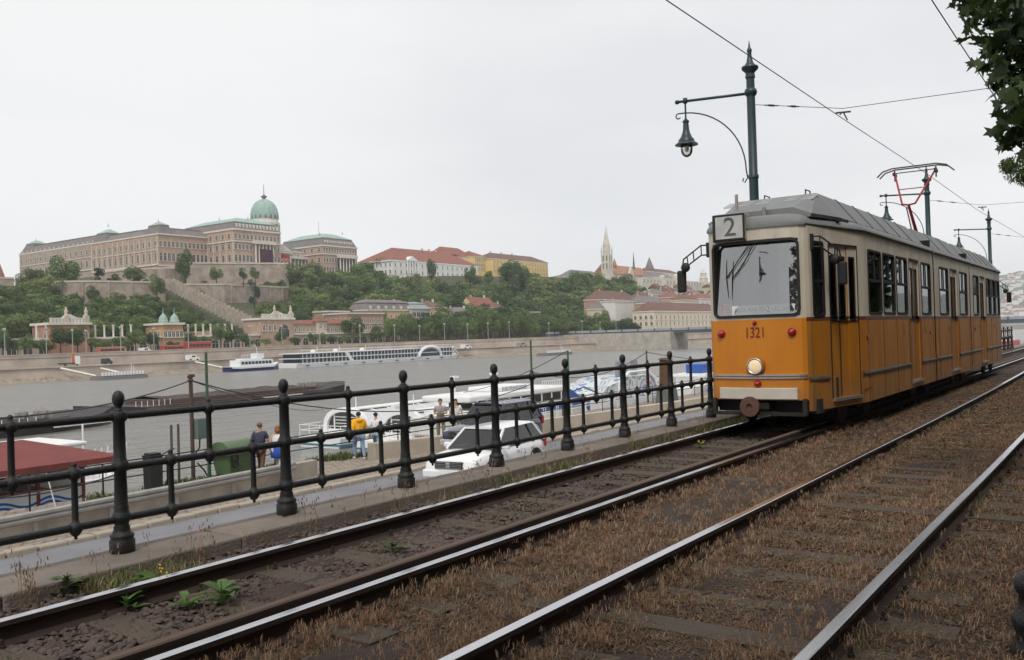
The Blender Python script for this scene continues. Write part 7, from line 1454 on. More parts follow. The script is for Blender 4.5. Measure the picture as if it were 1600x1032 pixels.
# ================================================================ thin summer haze over the whole place
hz = MB().b2((-1600, -1750, -9), (5000, 1750, 275)).build('haze', []); hz['kind'] = 'stuff'; hz['label'] = 'thin pale summer haze over the river and hills'; hz['category'] = 'haze'
hm_ = bpy.data.materials.new('haze_air'); hm_.use_nodes = True; nt = hm_.node_tree; nt.nodes.remove(nt.nodes['Principled BSDF'])
pv = _n(nt, 'ShaderNodeVolumePrincipled'); pv.inputs['Color'].default_value = (.86, .9, .95, 1); pv.inputs['Density'].default_value = .00014; pv.inputs['Anisotropy'].default_value = .2
nt.links.new(pv.outputs[0], nt.nodes['Material Output'].inputs['Volume']); hz.data.materials.append(hm_)
# ================================================================ trees
FG = [foliage('leaf_mid', (.17, .24, .08), (.085, .13, .042), 1.2, ob=.7), foliage('leaf_dark', (.115, .175, .066), (.055, .095, .038), 1.2, ob=.7), foliage('leaf_light', (.26, .31, .12), (.14, .185, .065), 1.2, ob=.7), foliage('leaf_blue', (.085, .13, .085), (.04, .07, .05), 1.2)]
M_bark = mat('bark', (.09, .07, .05), .95, var=.4, scale=2, bump=.6)
def crown_arrays(seed, n, lobes, qs, flat=.85, kind='round'):
    r = np.random.default_rng(seed); c = []
    for i in range(lobes):
        a = r.uniform(0, 6.28); h = r.uniform(-.55, .75) if kind == 'round' else r.uniform(-.9, .95)
        rad = .62 * math.sqrt(max(.05, 1 - h * h)) * r.uniform(.55, 1.0) * (1 if kind == 'round' else .55); c.append((rad * math.cos(a), rad * math.sin(a), h * flat, r.uniform(.3, .5) * (1 if kind == 'round' else .62)))
    c = np.array(c); k = r.integers(0, lobes, n); d = r.normal(0, 1, (n, 3)); d[:, 2] += .25; d /= np.linalg.norm(d, axis=1, keepdims=True)
    P = c[k, :3] + d * c[k, 3:4] * r.uniform(.72, 1.08, (n, 1))
    nrm = d + r.normal(0, .55, (n, 3)); nrm /= np.linalg.norm(nrm, axis=1, keepdims=True)
    t = np.cross(nrm, r.normal(0, 1, (n, 3))); t /= np.linalg.norm(t, axis=1, keepdims=True); b = np.cross(nrm, t); s = (qs * r.uniform(.6, 1.3, (n, 1)))
    bend = nrm * s * .35
    V = np.stack([P - t * s, P - b * s * .6 + bend, P + t * s, P + b * s * .6 + bend], 1)
    return V, c
def crown_mesh(seed, n, lobes, qs, m, flat=.85, kind='round', core=True):
    V, c = crown_arrays(seed, n, lobes, qs, flat, kind); F = np.arange(n * 4).reshape(-1, 4); V = V.reshape(-1, 3)
    me_o = np_obj('crown_src', V, F, m); me = me_o.data; bpy.data.objects.remove(me_o); return me
trunk_me = MB().tube([(0, 0, -.3), (.02, .01, .35), (-.01, .02, .7), (.03, 0, 1.0)], [.055, .04, .03, .016], 7).tube([(0, .01, .5), (.16, .1, .85)], [.02, .008], 5).tube([(0, .01, .55), (-.15, -.08, .9)], [.02, .008], 5).mesh('trunk', M_bark, True)
CR = []
for s_, (mi_, fl, kd, lb) in enumerate([(0, .85, 'round', 13), (0, .95, 'round', 11), (1, .85, 'round', 13), (1, .95, 'round', 10), (2, .85, 'round', 12), (3, 1.1, 'round', 12), (0, .75, 'round', 15), (1, 1.25, 'tall', 12)]): CR.append(crown_mesh(40 + s_, 2800, lb, .06, FG[mi_], fl, kd))
def tree(label, x, y, z, H, W, k, group, name='leafy_tree', th=.32):
    t = thing(name, label, 'tree', (x, y, z), random.uniform(0, 6.28), group)
    ch = H * (1 - th) / 2 / .95
    inst('crown', CR[k], t, (0, 0, H - ch * .95), (0, 0, 0), (W / 2, W / 2, ch)); inst('trunk', trunk_me, t, (0, 0, 0), (0, 0, 0), (H * .6, H * .6, H * .75)); return t
def projv(p):
    d = Vector(p) - Vector((0, 0, CAMH)); zc = d.dot(_F); return 800 + FPX * d.dot(_R) / zc, 516 - FPX * d.dot(_U) / zc, zc
CEIL = [(-200, 438), (0, 446), (20, 438), (35, 428), (70, 428), (82, 420), (116, 418), (124, 436), (150, 446), (200, 452), (250, 455), (300, 470), (340, 474), (355, 462), (400, 470), (448, 470), (453, 414), (490, 411), (530, 424), (556, 415), (585, 408), (612, 427), (700, 427), (745, 424), (770, 419), (800, 411), (840, 424), (880, 430), (935, 424), (955, 431), (990, 436), (1005, 444), (1030, 450), (1120, 454)]
def ceil_v(u):
    for (a, b), (c, d) in zip(CEIL, CEIL[1:]):
        if u <= c: return b + (d - b) * (u - a) / (c - a)
    return 455
foot = []
for o in COL.objects:
    if o.type == 'EMPTY' and o.get('category') in ('house', 'palace', 'mansion', 'building', 'church', 'pavilion', 'bastion', 'tower'):
        for c in o.children:
            if c.name.split('.')[0] in ('wall', 'nave_wall', 'bastion_wall', 'tower_shaft'):
                b = [o.matrix_basis @ Vector(q) for q in c.bound_box]; foot.append((min(q.x for q in b) - 2.5, max(q.x for q in b) + 2.5, min(q.y for q in b) - 2.5, max(q.y for q in b) + 2.5))
foot.append((60, 332, YT - 2, YT + 8))
wallv = [Vector((o.location)) for o in []]
def stairs_clear(u, vt, y):
    if 255 < u < 405:
        t = (u - 258) / 144; vs_ = 440 + 72 * t; ys = 416 - 104 * t
        if y < ys + 6 and vt < vs_ + 4: return False
        if abs(y - ys) < 9: return False
    return True
def stair_foot(x, y):
    a, b = Vector(a3[:2]), Vector(b3[:2]); d = b - a; t = max(0, min(1, (Vector((x, y)) - a).dot(d) / d.length_squared)); return (Vector((x, y)) - (a + d * t)).length < 6
cand = []; rt = random.Random(5)
x = 20.0
while x < 900:
    y = bank(x) + 60
    while y < edge(x) + 40:
        xx, yy = x + rt.uniform(-4, 4), y + rt.uniform(-4, 4); H = rt.uniform(8, 14.5); W = H * rt.uniform(.75, 1.05)
        z = terr(xx, yy); u, v, zc = projv((xx, yy, z + H)); half = W / 2 / zc * FPX
        ok = -40 < u < 1140 and v > max(ceil_v(u - half * .8), ceil_v(u + half * .8), ceil_v(u)) and not any(a - 1 < xx < b + 1 and c - 1 < yy < d + 1 for a, b, c, d in foot) and not stair_foot(xx, yy) and stairs_clear(u, v, yy) and stairs_clear(u - half, v, yy) and stairs_clear(u + half, v, yy)
        if ok and 80 < u < 255 and yy < 425 and v < 458: ok = False
        if ok and 262 < u < 448 and yy < 412 and v < 462: ok = False
        if ok: cand.append((zc, xx, yy, z, H, W, u, v))
        y += 8.2
    x += 8.2
# those that show: sort by how much the picture sees (nearest first in each picture cell)
cand.sort(); seen = {}; ind = []; rest = []
for c in cand:
    key = (int(c[6] / 13), int(c[7] / 9))
    if key in seen or len(ind) >= 230: rest.append(c)
    else: seen[key] = 1; ind.append(c)
for zc, xx, yy, z, H, W, u, v in ind: tree('leafy green tree in the wood on the castle hill', xx, yy, z, H, W, rt.choice((0, 1, 2, 3, 4, 6, 0, 2, 1, 6)), 'trees on the castle hill')
if rest:
    Vs, n0 = [], 520; mis = []
    for j, (zc, xx, yy, z, H, W, u, v) in enumerate(rest):
        if j % 6 == 0: base_ = crown_arrays(500 + j, n0, 10, .125)[0]
        ch = H * .7 / 1.9; a = rt.uniform(0, 6.28); B = base_.copy(); ca, sa = math.cos(a), math.sin(a); B = np.stack([B[..., 0] * ca - B[..., 1] * sa, B[..., 0] * sa + B[..., 1] * ca, B[..., 2]], -1)
        Vs.append(B * [W / 2, W / 2, ch] + [xx, yy, z + H - ch * .95]); mis += [rt.choice((0, 0, 1, 1, 2))] * n0
    Vs = np.concatenate(Vs).reshape(-1, 3); o = np_obj('hillside_wood', Vs, np.arange(len(Vs)).reshape(-1, 4), FG[:3], mis); tag(o, 'dense green wood covering the castle hill', 'wood', kind='stuff')
# trees singled out in the photograph
def ptree(label, u, vt, vb, wpx, Y, k, name='leafy_tree', zb=None, th=.2, group=None):
    p, q_ = at_y(u, vb, Y), at_y(u, vt, Y); zc = projv(p)[2]; z = p.z if zb is None else zb; tree(label, p.x, Y, z, q_.z - z, wpx / FPX * zc, k, group, name, th)
ptree('tall green tree against the palace wall, left of the stairs', 290, 389, 446, 36, 438, 0, th=.1); ptree('big dark round tree in front of the palace left wing', 98, 403, 452, 52, 452, 1, th=.08); ptree('bushy tree under the left bastion wall', 209, 417, 446, 38, 436, 2, th=.08); ptree('dark conical trees left on the lower rampart', 155, 424, 448, 34, 434, 7, th=.05); ptree('small round tree right of the tall one on the wall', 338, 417, 443, 26, 418, 0, th=.1); ptree('dark pine with flat crown before the high bastion', 381, 420, 444, 18, 412, 3, th=.3); ptree('dark pine right of the other before the high bastion', 399, 419, 444, 18, 412, 3, th=.3); ptree('leafy tree at the top of the castle stairs', 245, 431, 468, 30, 408, 1, th=.1); ptree('dark blue green tree below the high bastion', 398, 447, 480, 20, 395, 5, th=.1); ptree('yellowish bushy tree in front of the far left wing', 55, 420, 458, 40, 460, 4, th=.1); ptree('dark tree at the foot of the far left wing', 36, 430, 470, 30, 470, 2, th=.1)
for u_, vt_, w_ in ((452, 414, 40), (490, 412, 44), (525, 420, 34), (590, 406, 60), (560, 412, 40), (675, 405, 18), (735, 415, 22), (800, 408, 44), (820, 418, 30), (905, 424, 40), (935, 426, 36), (978, 430, 40)):
    ptree('rounded green tree on the hill crest below the hilltop buildings', u_, vt_, vt_ + 34, w_, edge(at_y(u_, 440, 420).x) - 14, rt.choice((0, 1, 2, 6)), th=.1, group='trees along the hill crest')
for i in range(46):      # bushes and small trees on the rampart terraces and against the walls
    u_ = rt.uniform(28, 446); Y_ = rt.choice((438, 436, 432, 428)) if u_ < 285 else rt.uniform(416, 424); q_ = at_y(u_, 440, Y_); z_ = terr(q_.x, Y_); H_ = rt.uniform(3.0, 6.5); uu, vv, zc_ = projv((q_.x, Y_, z_ + H_))
    if 255 < uu < 280 or vv < 424: continue
    tree('low bushy tree on the terraces between the castle ramparts', q_.x, Y_, z_ - .3, H_, H_ * rt.uniform(.9, 1.5), rt.choice((0, 1, 2, 3, 6, 4)), 'bushy trees between the ramparts', th=.08)
street = [(14, 528, 30), (40, 525, 32), (62, 530, 26), (95, 511, 40), (122, 512, 46), (165, 531, 28), (187, 527, 30), (212, 516, 34), (236, 520, 34), (300, 519, 30), (322, 525, 26), (345, 506, 34), (362, 514, 30), (392, 529, 20), (440, 518, 22), (489, 520, 20), (505, 521, 18), (565, 520, 18), (4, 522, 28), (78, 534, 24), (150, 527, 26), (271, 533, 24), (380, 520, 24), (415, 529, 22), (462, 527, 22), (520, 526, 24), (541, 524, 22), (588, 518, 26), (28, 534, 24), (202, 531, 24)]
for u_, vt_, w_ in street: ptree('leafy street tree before the stone terrace on the far bank', u_, vt_, 552, w_, YT - 12, rt.choice((0, 1, 2, 4, 6)), 'street_tree', -.3, .3, 'street trees before the terrace')
u_ = 612
while u_ < 1004:
    for dy, dv in ((22, 0), (36, -7)):
        Yl = bank(at_y(u_, 530, 240).x) + dy
        ptree('round topped tree in the row along the far embankment', u_ + rt.uniform(-4, 4), 503 + dv + rt.uniform(-4, 6) - (8 if 745 < u_ < 830 else 0) - (10 if 930 < u_ < 955 else 0), 540, rt.uniform(20, 34), Yl, rt.choice((0, 1, 2, 6, 4, 0)), 'street_tree', -.3, .28, 'trees along the far embankment')
    u_ += rt.uniform(13, 19)
for u_, vt_, w_ in ((985, 505, 44), (1020, 500, 26), (1092, 508, 20)): ptree('dark rounded tree beside the bridge end', u_, vt_, 532, w_, 236, 3, 'street_tree', -.3, .25, 'trees at the bridge end')

# ---------------------------------------------------------------- plane trees right of the tracks (crowns over and beside the camera)
leaf2d = np.array([(0, 0), (.12, .1), (.48, -.06), (.36, .18), (.62, .38), (.36, .42), (.3, .56), (.16, .5), (0, .95), (-.16, .5), (-.3, .56), (-.36, .42), (-.62, .38), (-.36, .18), (-.48, -.06), (-.12, .1)])
def leaf_cloud(name, C_pts, n, size, m, parent, seed=1, label=None):
    """n lobed leaves scattered in a set of blobs (x,y,z,r)"""
    r = np.random.default_rng(seed); C_pts = np.array(C_pts, float); wt = C_pts[:, 3] ** 2; k = r.choice(len(C_pts), n, p=wt / wt.sum())
    d = r.normal(0, 1, (n, 3)); d /= np.linalg.norm(d, axis=1, keepdims=True); P = C_pts[k, :3] + d * C_pts[k, 3:4] * (r.random((n, 1)) ** .4)
    up = r.normal(0, .55, (n, 3)) + [0, 0, -.9]; up /= np.linalg.norm(up, axis=1, keepdims=True)           # leaf tip hangs down and outward
    nrm = np.cross(up, r.normal(0, 1, (n, 3))); nrm /= np.linalg.norm(nrm, axis=1, keepdims=True); sd = np.cross(nrm, up); s = size * r.uniform(.6, 1.2, (n, 1, 1))
    L2 = leaf2d; V = P[:, None] + s * (sd[:, None] * L2[None, :, :1] + up[:, None] * L2[None, :, 1:] - nrm[:, None] * (.25 * (L2[None, :, :1] ** 2 + .5 * L2[None, :, 1:] ** 2)))
    o = np_obj(name, V.reshape(-1, 3), np.arange(n * 16).reshape(-1, 16), m, parent=parent); return o
PL = foliage('plane_leaf', (.05, .085, .022), (.022, .04, .012), 2.0, .45, .3)
def P_at(u, v, D): d = _F + _R * ((u - 800) / FPX) - _U * ((v - 516) / FPX); p = Vector((0, 0, CAMH)) + d * D; return (p.x, p.y, p.z)
pt = thing('plane_tree', 'plane tree whose dark lobed leaves hang into the upper right corner', 'tree', (8.6, -3.6, -.2), 0, 'trees right of the tracks')
br_ = [(*P_at(1606, 30, 8), .52), (*P_at(1565, 12, 8), .34), (*P_at(1530, 2, 8.2), .2), (*P_at(1505, -6, 8.2), .13), (*P_at(1570, 60, 8), .2), (*P_at(1575, 140, 8), .14), (*P_at(1592, 100, 8), .3), (*P_at(1598, 165, 7.8), .27), (*P_at(1590, 205, 7.8), .2), (*P_at(1545, 88, 7.6), .07), (*P_at(1640, 100, 8), .5), (*P_at(1650, 190, 8), .45), (*P_at(1680, 40, 8.4), .8)]
loc = Vector(pt.location)
def rel(L_): return [(a - loc.x, b - loc.y, c - loc.z, r_) for a, b, c, r_ in L_]
leaf_cloud('crown', rel(br_), 1150, .15, PL, pt, 3)
MB().tube([Vector((-.2, 0, 0)), Vector((0, .1, 3)), Vector((.2, .4, 5.5)), Vector((.4, .9, 7.5))], [.34, .27, .2, .1], 10).tube([Vector((.15, .3, 4.6)), Vector(P_at(1650, 60, 8)) - loc, Vector(P_at(1600, 60, 8)) - loc, Vector(P_at(1560, 40, 8)) - loc], [.12, .05, .025, .01], 6).tube([Vector(P_at(1650, 60, 8)) - loc, Vector(P_at(1600, 150, 8)) - loc, Vector(P_at(1592, 210, 7.8)) - loc], [.03, .015, .006], 5).build('trunk', mat('plane_bark', (.2, .18, .13), .9, scale=5, col2=(.1, .085, .06)), pt, smooth=True)
big = [(rt.uniform(-3.6, 3.2), rt.uniform(-4.8, .6), rt.uniform(6.0, 11.0), rt.uniform(1.0, 1.6)) for _ in range(34)]
leaf_cloud('upper_crown', big, 11000, .27, PL, pt, 5)
lt_ = thing('acacia_tree', 'feathery light green tree tip below the dark leaves at right', 'tree', (31, -2.6, -.2), 0, 'trees right of the tracks'); loc2 = Vector(lt_.location)
fb_ = [(*P_at(1590, 262, 26), .45), (*P_at(1604, 275, 26), .3), (*P_at(1575, 258, 26.4), .22), (*P_at(1620, 250, 26), .6), (*P_at(1660, 230, 26), 1.0)]
V = []; r = np.random.default_rng(9); cpt = np.array([(a - loc2.x, b - loc2.y, c - loc2.z, q_) for a, b, c, q_ in fb_]); n = 2600; k = r.integers(0, 5, n); d = r.normal(0, 1, (n, 3)); d /= np.linalg.norm(d, axis=1, keepdims=True); P = cpt[k, :3] + d * cpt[k, 3:4] * r.random((n, 1)) ** .45
t_ = r.normal(0, .5, (n, 3)) + [0, 0, -.8]; t_ /= np.linalg.norm(t_, axis=1, keepdims=True); b = np.cross(t_, r.normal(0, 1, (n, 3))); b /= np.linalg.norm(b, axis=1, keepdims=True); V = np.stack([P, P + t_ * .05 + b * .018, P + t_ * .13, P + t_ * .05 - b * .018], 1)
np_obj('crown', V.reshape(-1, 3), np.arange(n * 4).reshape(-1, 4), foliage('acacia_leaf', (.10, .15, .045), (.05, .08, .02), 2.0), parent=lt_)
MB().tube([(0, 0, -.1), (.1, .2, 3), (0, .6, 5.4), Vector(P_at(1660, 235, 26)) - loc2, Vector(P_at(1592, 262, 26)) - loc2], [.3, .24, .16, .06, .01], 8).build('trunk', M_bark, lt_, smooth=True)
me_up = None
for i, (x, y, lb) in enumerate(((-2.5, -4.4, 'plane tree behind the camera, its crown shading the near rails'), (19.5, -5.6, 'plane tree right of the tram front, mirrored in its windows'), (27, -6.4, 'plane tree right of the tram middle, mirrored in its windows'), (37, -6.4, 'plane tree right of the tram rear, mirrored in its windows'), (48, -6.6, 'plane tree farthest right of the tram, mirrored in its windows'), (12.5, -7.2, 'plane tree between the near one and the tram front, off picture'), (3.5, -6.2, 'plane tree just right of the camera, shading the ground'), (16, -9.5, 'unseen plane tree added behind the row to shade the tram front'), (24, -10.5, 'unseen plane tree added behind the row to shade the tram middle'), (32, -8.6, 'unseen plane tree added behind the row to shade the tram rear'), (42, -9.5, 'unseen plane tree added behind the row for shade beyond the tram'), (7.5, -10.5, 'unseen plane tree added behind the row for shade near the camera'), (-6, -3, 'plane tree behind the camera at the left'))):  # back row stands out of view, added to block sky light
    t = thing('plane_tree', lb, 'tree', (x, y, -.2), i * 1.3, 'trees right of the tracks')
    if me_up is None:
        o = leaf_cloud('crown', [(a, b + 1.0, c - .6, q_ * 1.15) for a, b, c, q_ in big] + [(rt.uniform(-3, 3), rt.uniform(-3, 3), rt.uniform(3.4, 6), rt.uniform(.8, 1.3)) for _ in range(22)] + [(rt.uniform(-3.6, 3.6), rt.uniform(-2.6, 2.6), rt.uniform(1.6, 4), rt.uniform(.9, 1.3)) for _ in range(16)], 20000, .3, PL, t, 8); me_up = o.data  # crowns filled low and dense to darken the tram side
    else: inst('crown', me_up, t)
    MB().tube([(0, 0, 0), (.1, .05, 3), (0, .1, 6), (.2, 0, 9)], [.36, .28, .2, .08], 10).build('trunk', _mats['plane_bark'], t, smooth=True)

# ================================================================ weeds and grasses on the track
def blades(name, P, h, w, lean, m, label=None, cat=None, seed=0, curl=.6, mi=None, parent=None):
    r = np.random.default_rng(seed); n = len(P); a = r.uniform(0, 6.28, n); dirv = np.stack([np.cos(a), np.sin(a), 0 * a], -1); sd = np.stack([-np.sin(a), np.cos(a), 0 * a], -1); h = h[:, None]; w = w[:, None] if hasattr(w, '__len__') else w; lean = lean[:, None]
    m0 = P; m1 = P + dirv * lean * h * .35 + [0, 0, 1] * h * .62; m2 = P + dirv * lean * h * (1.0 + curl * .4) + [0, 0, 1] * h * (1.0 - curl * lean * .5)
    V = np.stack([m0 - sd * w, m0 + sd * w, m1 - sd * w * .85, m1 + sd * w * .85, m2 - sd * w * .12, m2 + sd * w * .12], 1); F = np.array([[0, 1, 3, 2], [2, 3, 5, 4]])
    o = np_obj(name, V.reshape(-1, 3), (F[None] + (np.arange(n) * 6)[:, None, None]).reshape(-1, 4), m, None if mi is None else np.repeat(mi, 2), parent=parent)
    if cat: tag(o, label, cat, kind='stuff')
    return o
DW = [foliage('dry_weed_tan', (.42, .30, .19), (.22, .145, .09), 6, .8, .3), foliage('dry_weed_red', (.33, .165, .105), (.165, .08, .052), 6, .8, .3), foliage('dry_weed_olive', (.22, .19, .085), (.11, .10, .045), 6, .8, .3), foliage('weed_green', (.10, .17, .035), (.05, .09, .02), 6, .6, .35)]
def field(n, x0, x1, pw, bands):
    t = rng.random(n) ** pw; x = x0 + (x1 - x0) * t; y = ymix(*bands)(n) + np.array([drift(v) for v in x]); return x, y
def noise2(x, y, s, seed):
    r = np.random.default_rng(seed); v = 0
    for k in range(5): a, b, c = r.uniform(-1, 1, 3); v = v + np.sin((x * a * 2 + y * b * 2) * s * (1 + k * .7) + c * 6)
    return v / 5
N = 330000; x, y = field(N, 1.0, 30, 1.75, [(2.98, 4.12), (2.98, 4.12), (1.46, 2.84), (1.46, 2.84), (-.6, 1.34), (-.6, 1.34), (-3, -.6)])
keep = (noise2(x, y, 2.2, 3) > -.72) & ~((np.abs(((x - 1.5) / .68) % 1 - 0.0) < .22) & (y > 1.44) & (y < 2.86) & (rng.random(N) < .7)); x, y = x[keep], y[keep]
hh_ = rng.uniform(.015, .048, len(x)) * (1 + .5 * noise2(x, y, 1.1, 5)) * np.where(x > 14, 1.4, 1); ww_ = rng.uniform(.002, .005, len(x)) * (1 + np.clip(x - 5, 0, 30) * .16)
blades('dry_weeds', np.stack([x, y, np.full(len(x), RZ + .005)], -1), np.clip(hh_, .015, .12), ww_, rng.uniform(.6, 1.9, len(x)), DW, 'low reddish brown withered weeds matted between the rails', 'weeds', 4, .8, rng.choice([0, 0, 0, 1, 1, 2], len(x)))
# drooping seed heads
n = 5200; x, y = field(n, 1.2, 17, 1.5, [(2.98, 4.1), (3.0, 3.6), (3.9, 4.15), (1.46, 1.9), (2.5, 2.85), (.5, 1.33)]); a = rng.uniform(0, 6.28, n); H = rng.uniform(.06, .15, n); Q = []; 
for j in range(8):
    q_ = j / 7; px_ = x + np.cos(a) * H * (.15 + .75 * q_) ; py_ = y + np.sin(a) * H * (.15 + .75 * q_); pz_ = RZ + H * (1 + .25 * q_ - .65 * q_ * q_); Q.append(np.stack([px_, py_, pz_], -1) + rng.normal(0, .004, (n, 3)))
P = np.concatenate(Q); o = blades('seed_heads', P - [0, 0, .03], np.full(len(P), .036), np.full(len(P), .0028), rng.uniform(.2, .9, len(P)), DW, 'drooping withered brome seed heads beside the rails', 'weeds', 6, .3, rng.choice([0, 0, 1], len(P)))
stx = np.stack([x, y, np.full(n, RZ)], -1); blades('seed_stems', stx, H * 1.1, np.full(n, .0012), rng.uniform(.1, .3, n), DW[0], 'thin dry stalks of the brome between the rails', 'weeds', 7)
# green grass and herbs along the ledge and in the far track
n = 15000; x, y = rng.random(n) ** 1.3 * 26 + 3.5, rng.uniform(5.78, 6.45, n); kp = noise2(x, y * .4, 1.1, 8) + .35 * np.sin(x * .9) > -.02; x, y = x[kp], y[kp]
blades('ledge_grass', np.stack([x, y, np.full(len(x), RZ - .01)], -1), rng.uniform(.04, .17, len(x)), rng.uniform(.0025, .005, len(x)) * (1 + np.clip(x - 6, 0, 20) * .06), rng.uniform(.1, .8, len(x)), DW, 'green and withered grass tufts along the foot of the stone ledge', 'grass', 9, .4, rng.choice([3, 3, 2, 0], len(x)))
n = 130; x = np.sort(rng.random(n) ** 1.2 * 15 + 2.5); x = x + .25 * np.sin(x * 5); y = rng.uniform(6.15, 6.46, n); st_ = np.stack([x, y, np.full(n, RZ)], -1); H = rng.uniform(.12, .4, n); a = rng.uniform(-.18, .18, (n, 2))
V, F = [], []
blades('dry_stalks', st_, H, np.full(n, .0022), rng.uniform(.05, .3, n), DW[0], 'tall thin dry stalks standing along the stone ledge', 'grass', 12, .1)
rq = np.random.default_rng(12); aq = rq.uniform(0, 6.28, n); ln = None
Q = []
r12 = np.random.default_rng(12); a12 = r12.uniform(0, 6.28, n)
tips = st_ + np.stack([np.cos(a12) * .18 * H, np.sin(a12) * .18 * H, H * .96], -1)
for j in range(9): Q.append(tips + rng.normal(0, .02, (n, 3)) - [0, 0, .012 * j])
P = np.concatenate(Q); blades('stalk_heads', P, np.full(len(P), .035), np.full(len(P), .004), rng.uniform(.2, .8, len(P)), DW, 'ragged brown seed heads on the tall stalks by the ledge', 'grass', 13, .2, rng.choice([0, 0, 1, 2], len(P)))
n = 9000; x, y = field(n, 1.5, 26, 1.3, [(4.5, 5.6), (4.5, 5.1), (5.2, 5.62)]); kp = noise2(x, y, 1.7, 21) > .26; x, y = x[kp], y[kp]
blades('track_herbs', np.stack([x, y, np.full(len(x), RZ)], -1), rng.uniform(.02, .09, len(x)), rng.uniform(.002, .005, len(x)) * (1 + np.clip(x - 6, 0, 20) * .08), rng.uniform(.3, 1.1, len(x)), DW, 'small green and brown herbs scattered in the far track gravel', 'weeds', 22, .6, rng.choice([3, 3, 2, 0, 1], len(x)))
n = 9000; x, y = rng.random(n) ** 1.2 * 24 + 4, rng.choice([1.33, 2.98, 2.84, 4.16], n) + rng.normal(0, .04, n); kp = noise2(x, y, 1.4, 31) > .25; x, y = x[kp], y[kp]
blades('rail_side_weeds', np.stack([x, y, np.full(len(x), RZ)], -1), rng.uniform(.05, .13, len(x)), rng.uniform(.002, .004, len(x)) * (1 + np.clip(x - 6, 0, 20) * .08), rng.uniform(.2, .9, len(x)), DW, 'thin weeds growing close against the rail sides', 'weeds', 32, .5, rng.choice([2, 3, 0, 0], len(x)))
# quay edge grass
n = 9000; x = rng.uniform(14, 33, n); y = rng.uniform(23.9, 25.6, n); kp = (noise2(x, y, .8, 41) > .1) & ~((np.abs(x - 24) < 1.2) & (y < 24.4)); x, y = x[kp], y[kp]
blades('quay_grass', np.stack([x, y, np.full(len(x), QZ - .04)], -1), rng.uniform(.08, .3, len(x)), np.full(len(x), .02), rng.uniform(.2, .8, len(x)), [DW[3], DW[2]], 'grass tufts along the edge of the lower quay', 'grass', 42, .4, rng.choice([0, 0, 1], len(x)))
# broad leafed weeds, each one to be picked out
def weed(label, u, v, H, n, m, seed, flower=0):
    H *= 1.3; p = at_z(u, v, RZ + .01); t = thing('leafy_weed', label, 'weed', (p.x, p.y, RZ), 0, 'leafy weeds in the far track'); r = random.Random(seed)
    for i in range(n):
        a = r.uniform(0, 6.28); L_ = H * r.uniform(.5, .9); z0 = r.uniform(.0, .55) * H; w = L_ * r.uniform(.16, .26); up = r.uniform(.35, 1.0); lm = MB(); rings = []
        for q_ in (0, .2, .45, .7, .9, 1): 
            rr_ = L_ * q_; zz = z0 + L_ * up * (q_ - .55 * q_ * q_); wd = w * math.sin(PI * min(.97, q_ * .9 + .08)) * (1 + .25 * math.sin(q_ * 21)); c, s = math.cos(a), math.sin(a); rings.append([(c * rr_ - s * wd, s * rr_ + c * wd, zz + wd * .4), (c * rr_, s * rr_, zz), (c * rr_ + s * wd, s * rr_ - c * wd, zz + wd * .4)])
        lm.loft(rings, closed=False, caps=False).build('leaf', m, t, smooth=True)
    MB().tube([(0, 0, 0), (.01, .01, H * .8)], [.006, .003], 5).build('stem', m, t)
    for i in range(flower): MB().ico((r.uniform(-.05, .05), r.uniform(-.05, .05), H * r.uniform(.75, 1)), .009, 1).build('flower', mat('flower_yellow', (.6, .42, .03), .6), t)
WG = foliage('weed_leaf', (.13, .22, .06), (.07, .13, .035), 8, .55, .3)
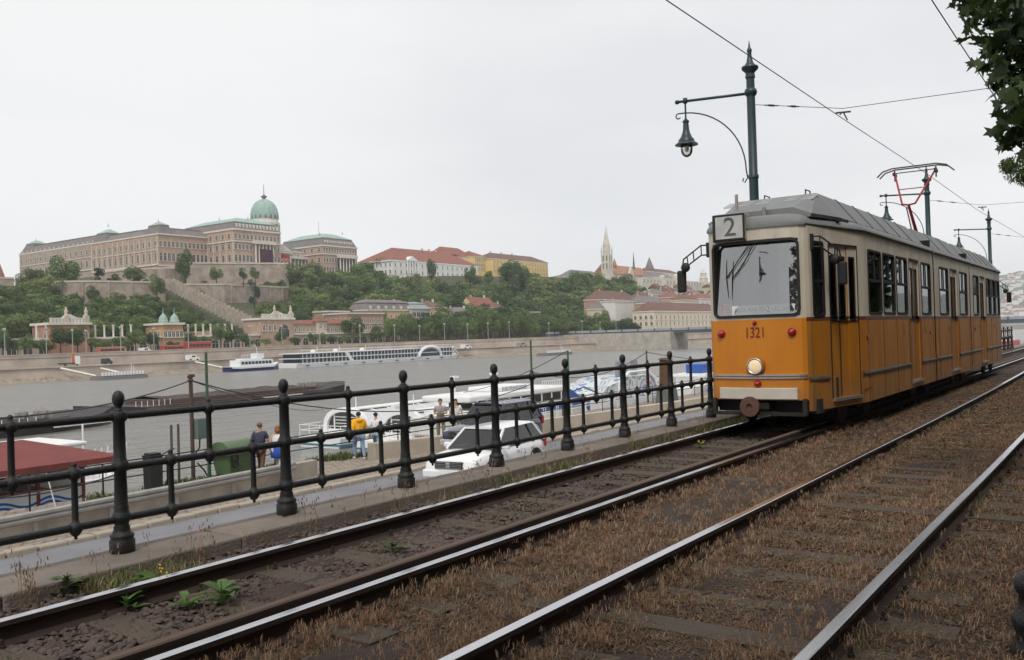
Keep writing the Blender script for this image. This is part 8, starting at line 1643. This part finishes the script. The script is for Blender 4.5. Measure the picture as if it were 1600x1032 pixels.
weed('tallest broad leafed green weed between the far rails', 346, 948, .17, 13, WG, 1); weed('low broad leafed green weed left of the tallest one', 291, 955, .11, 12, WG, 2); weed('pale leafed weed near the left rail at lower left', 198, 958, .14, 11, WG, 3); weed('spindly weed with yellow flower heads behind the broad leafed ones', 250, 935, .19, 8, DW[3], 4, 5); weed('green thistle like weed on the ledge side of the rail', 105, 928, .16, 12, WG, 5); weed('bright green weed tuft in the gravel at the centre', 613, 866, .12, 14, DW[3], 6); weed('small pale weed beside the far rail right of centre', 747, 792, .09, 9, WG, 7); weed('grey green weed in front of the tram coupler', 1212, 668, .22, 14, foliage('weed_grey', (.16, .2, .12), (.08, .11, .06), 8), 8); weed('small yellow flowered weed before the tram', 1095, 703, .12, 9, DW[3], 9, 9); weed('green weed at the foot of the second visible post', 452, 822, .17, 10, DW[3], 10)

# ---------------------------------------------------------------- labels that count along a row, left to right in the picture
_ones = 'first second third fourth fifth sixth seventh eighth ninth tenth eleventh twelfth thirteenth fourteenth fifteenth sixteenth seventeenth eighteenth nineteenth'.split()
def ordinal(n):
    if n < 20: return _ones[n - 1]
    t = ('twentieth', 'thirtieth', 'fortieth', 'fiftieth')[n // 10 - 2]; return t if n % 10 == 0 else t[:-4].replace('twent', 'twenty').replace('thirt', 'thirty').replace('fort', 'forty').replace('fift', 'fifty').rstrip('i') + '-' + _ones[n % 10 - 1]
def count_row(match, fmt):
    L_ = [o for o in COL.objects if o.parent is None and o.get('label') == match]; L_.sort(key=lambda o: projv(o.location)[0])
    for i, o in enumerate(L_): o['label'] = fmt % ordinal(i + 1)
count_row('grey street lamp on the far upper embankment', 'grey street lamp on the far upper embankment, %s from the left')
count_row('leafy street tree before the stone terrace on the far bank', 'leafy street tree before the far stone terrace, %s from the left')
count_row('rounded green tree on the hill crest below the hilltop buildings', 'rounded green tree on the hill crest, %s from the left')
count_row('small pale house in the cluster of roofs below the church', 'small pale house among the roofs below the church, %s from the left')
count_row('round topped tree in the row along the far embankment', 'round topped tree along the far embankment, %s from the left')
count_row('low bushy tree on the terraces between the castle ramparts', 'low bushy tree between the castle ramparts, %s from the left')
count_row('dark rounded tree beside the bridge end', 'dark rounded tree beside the bridge end, %s from the left')
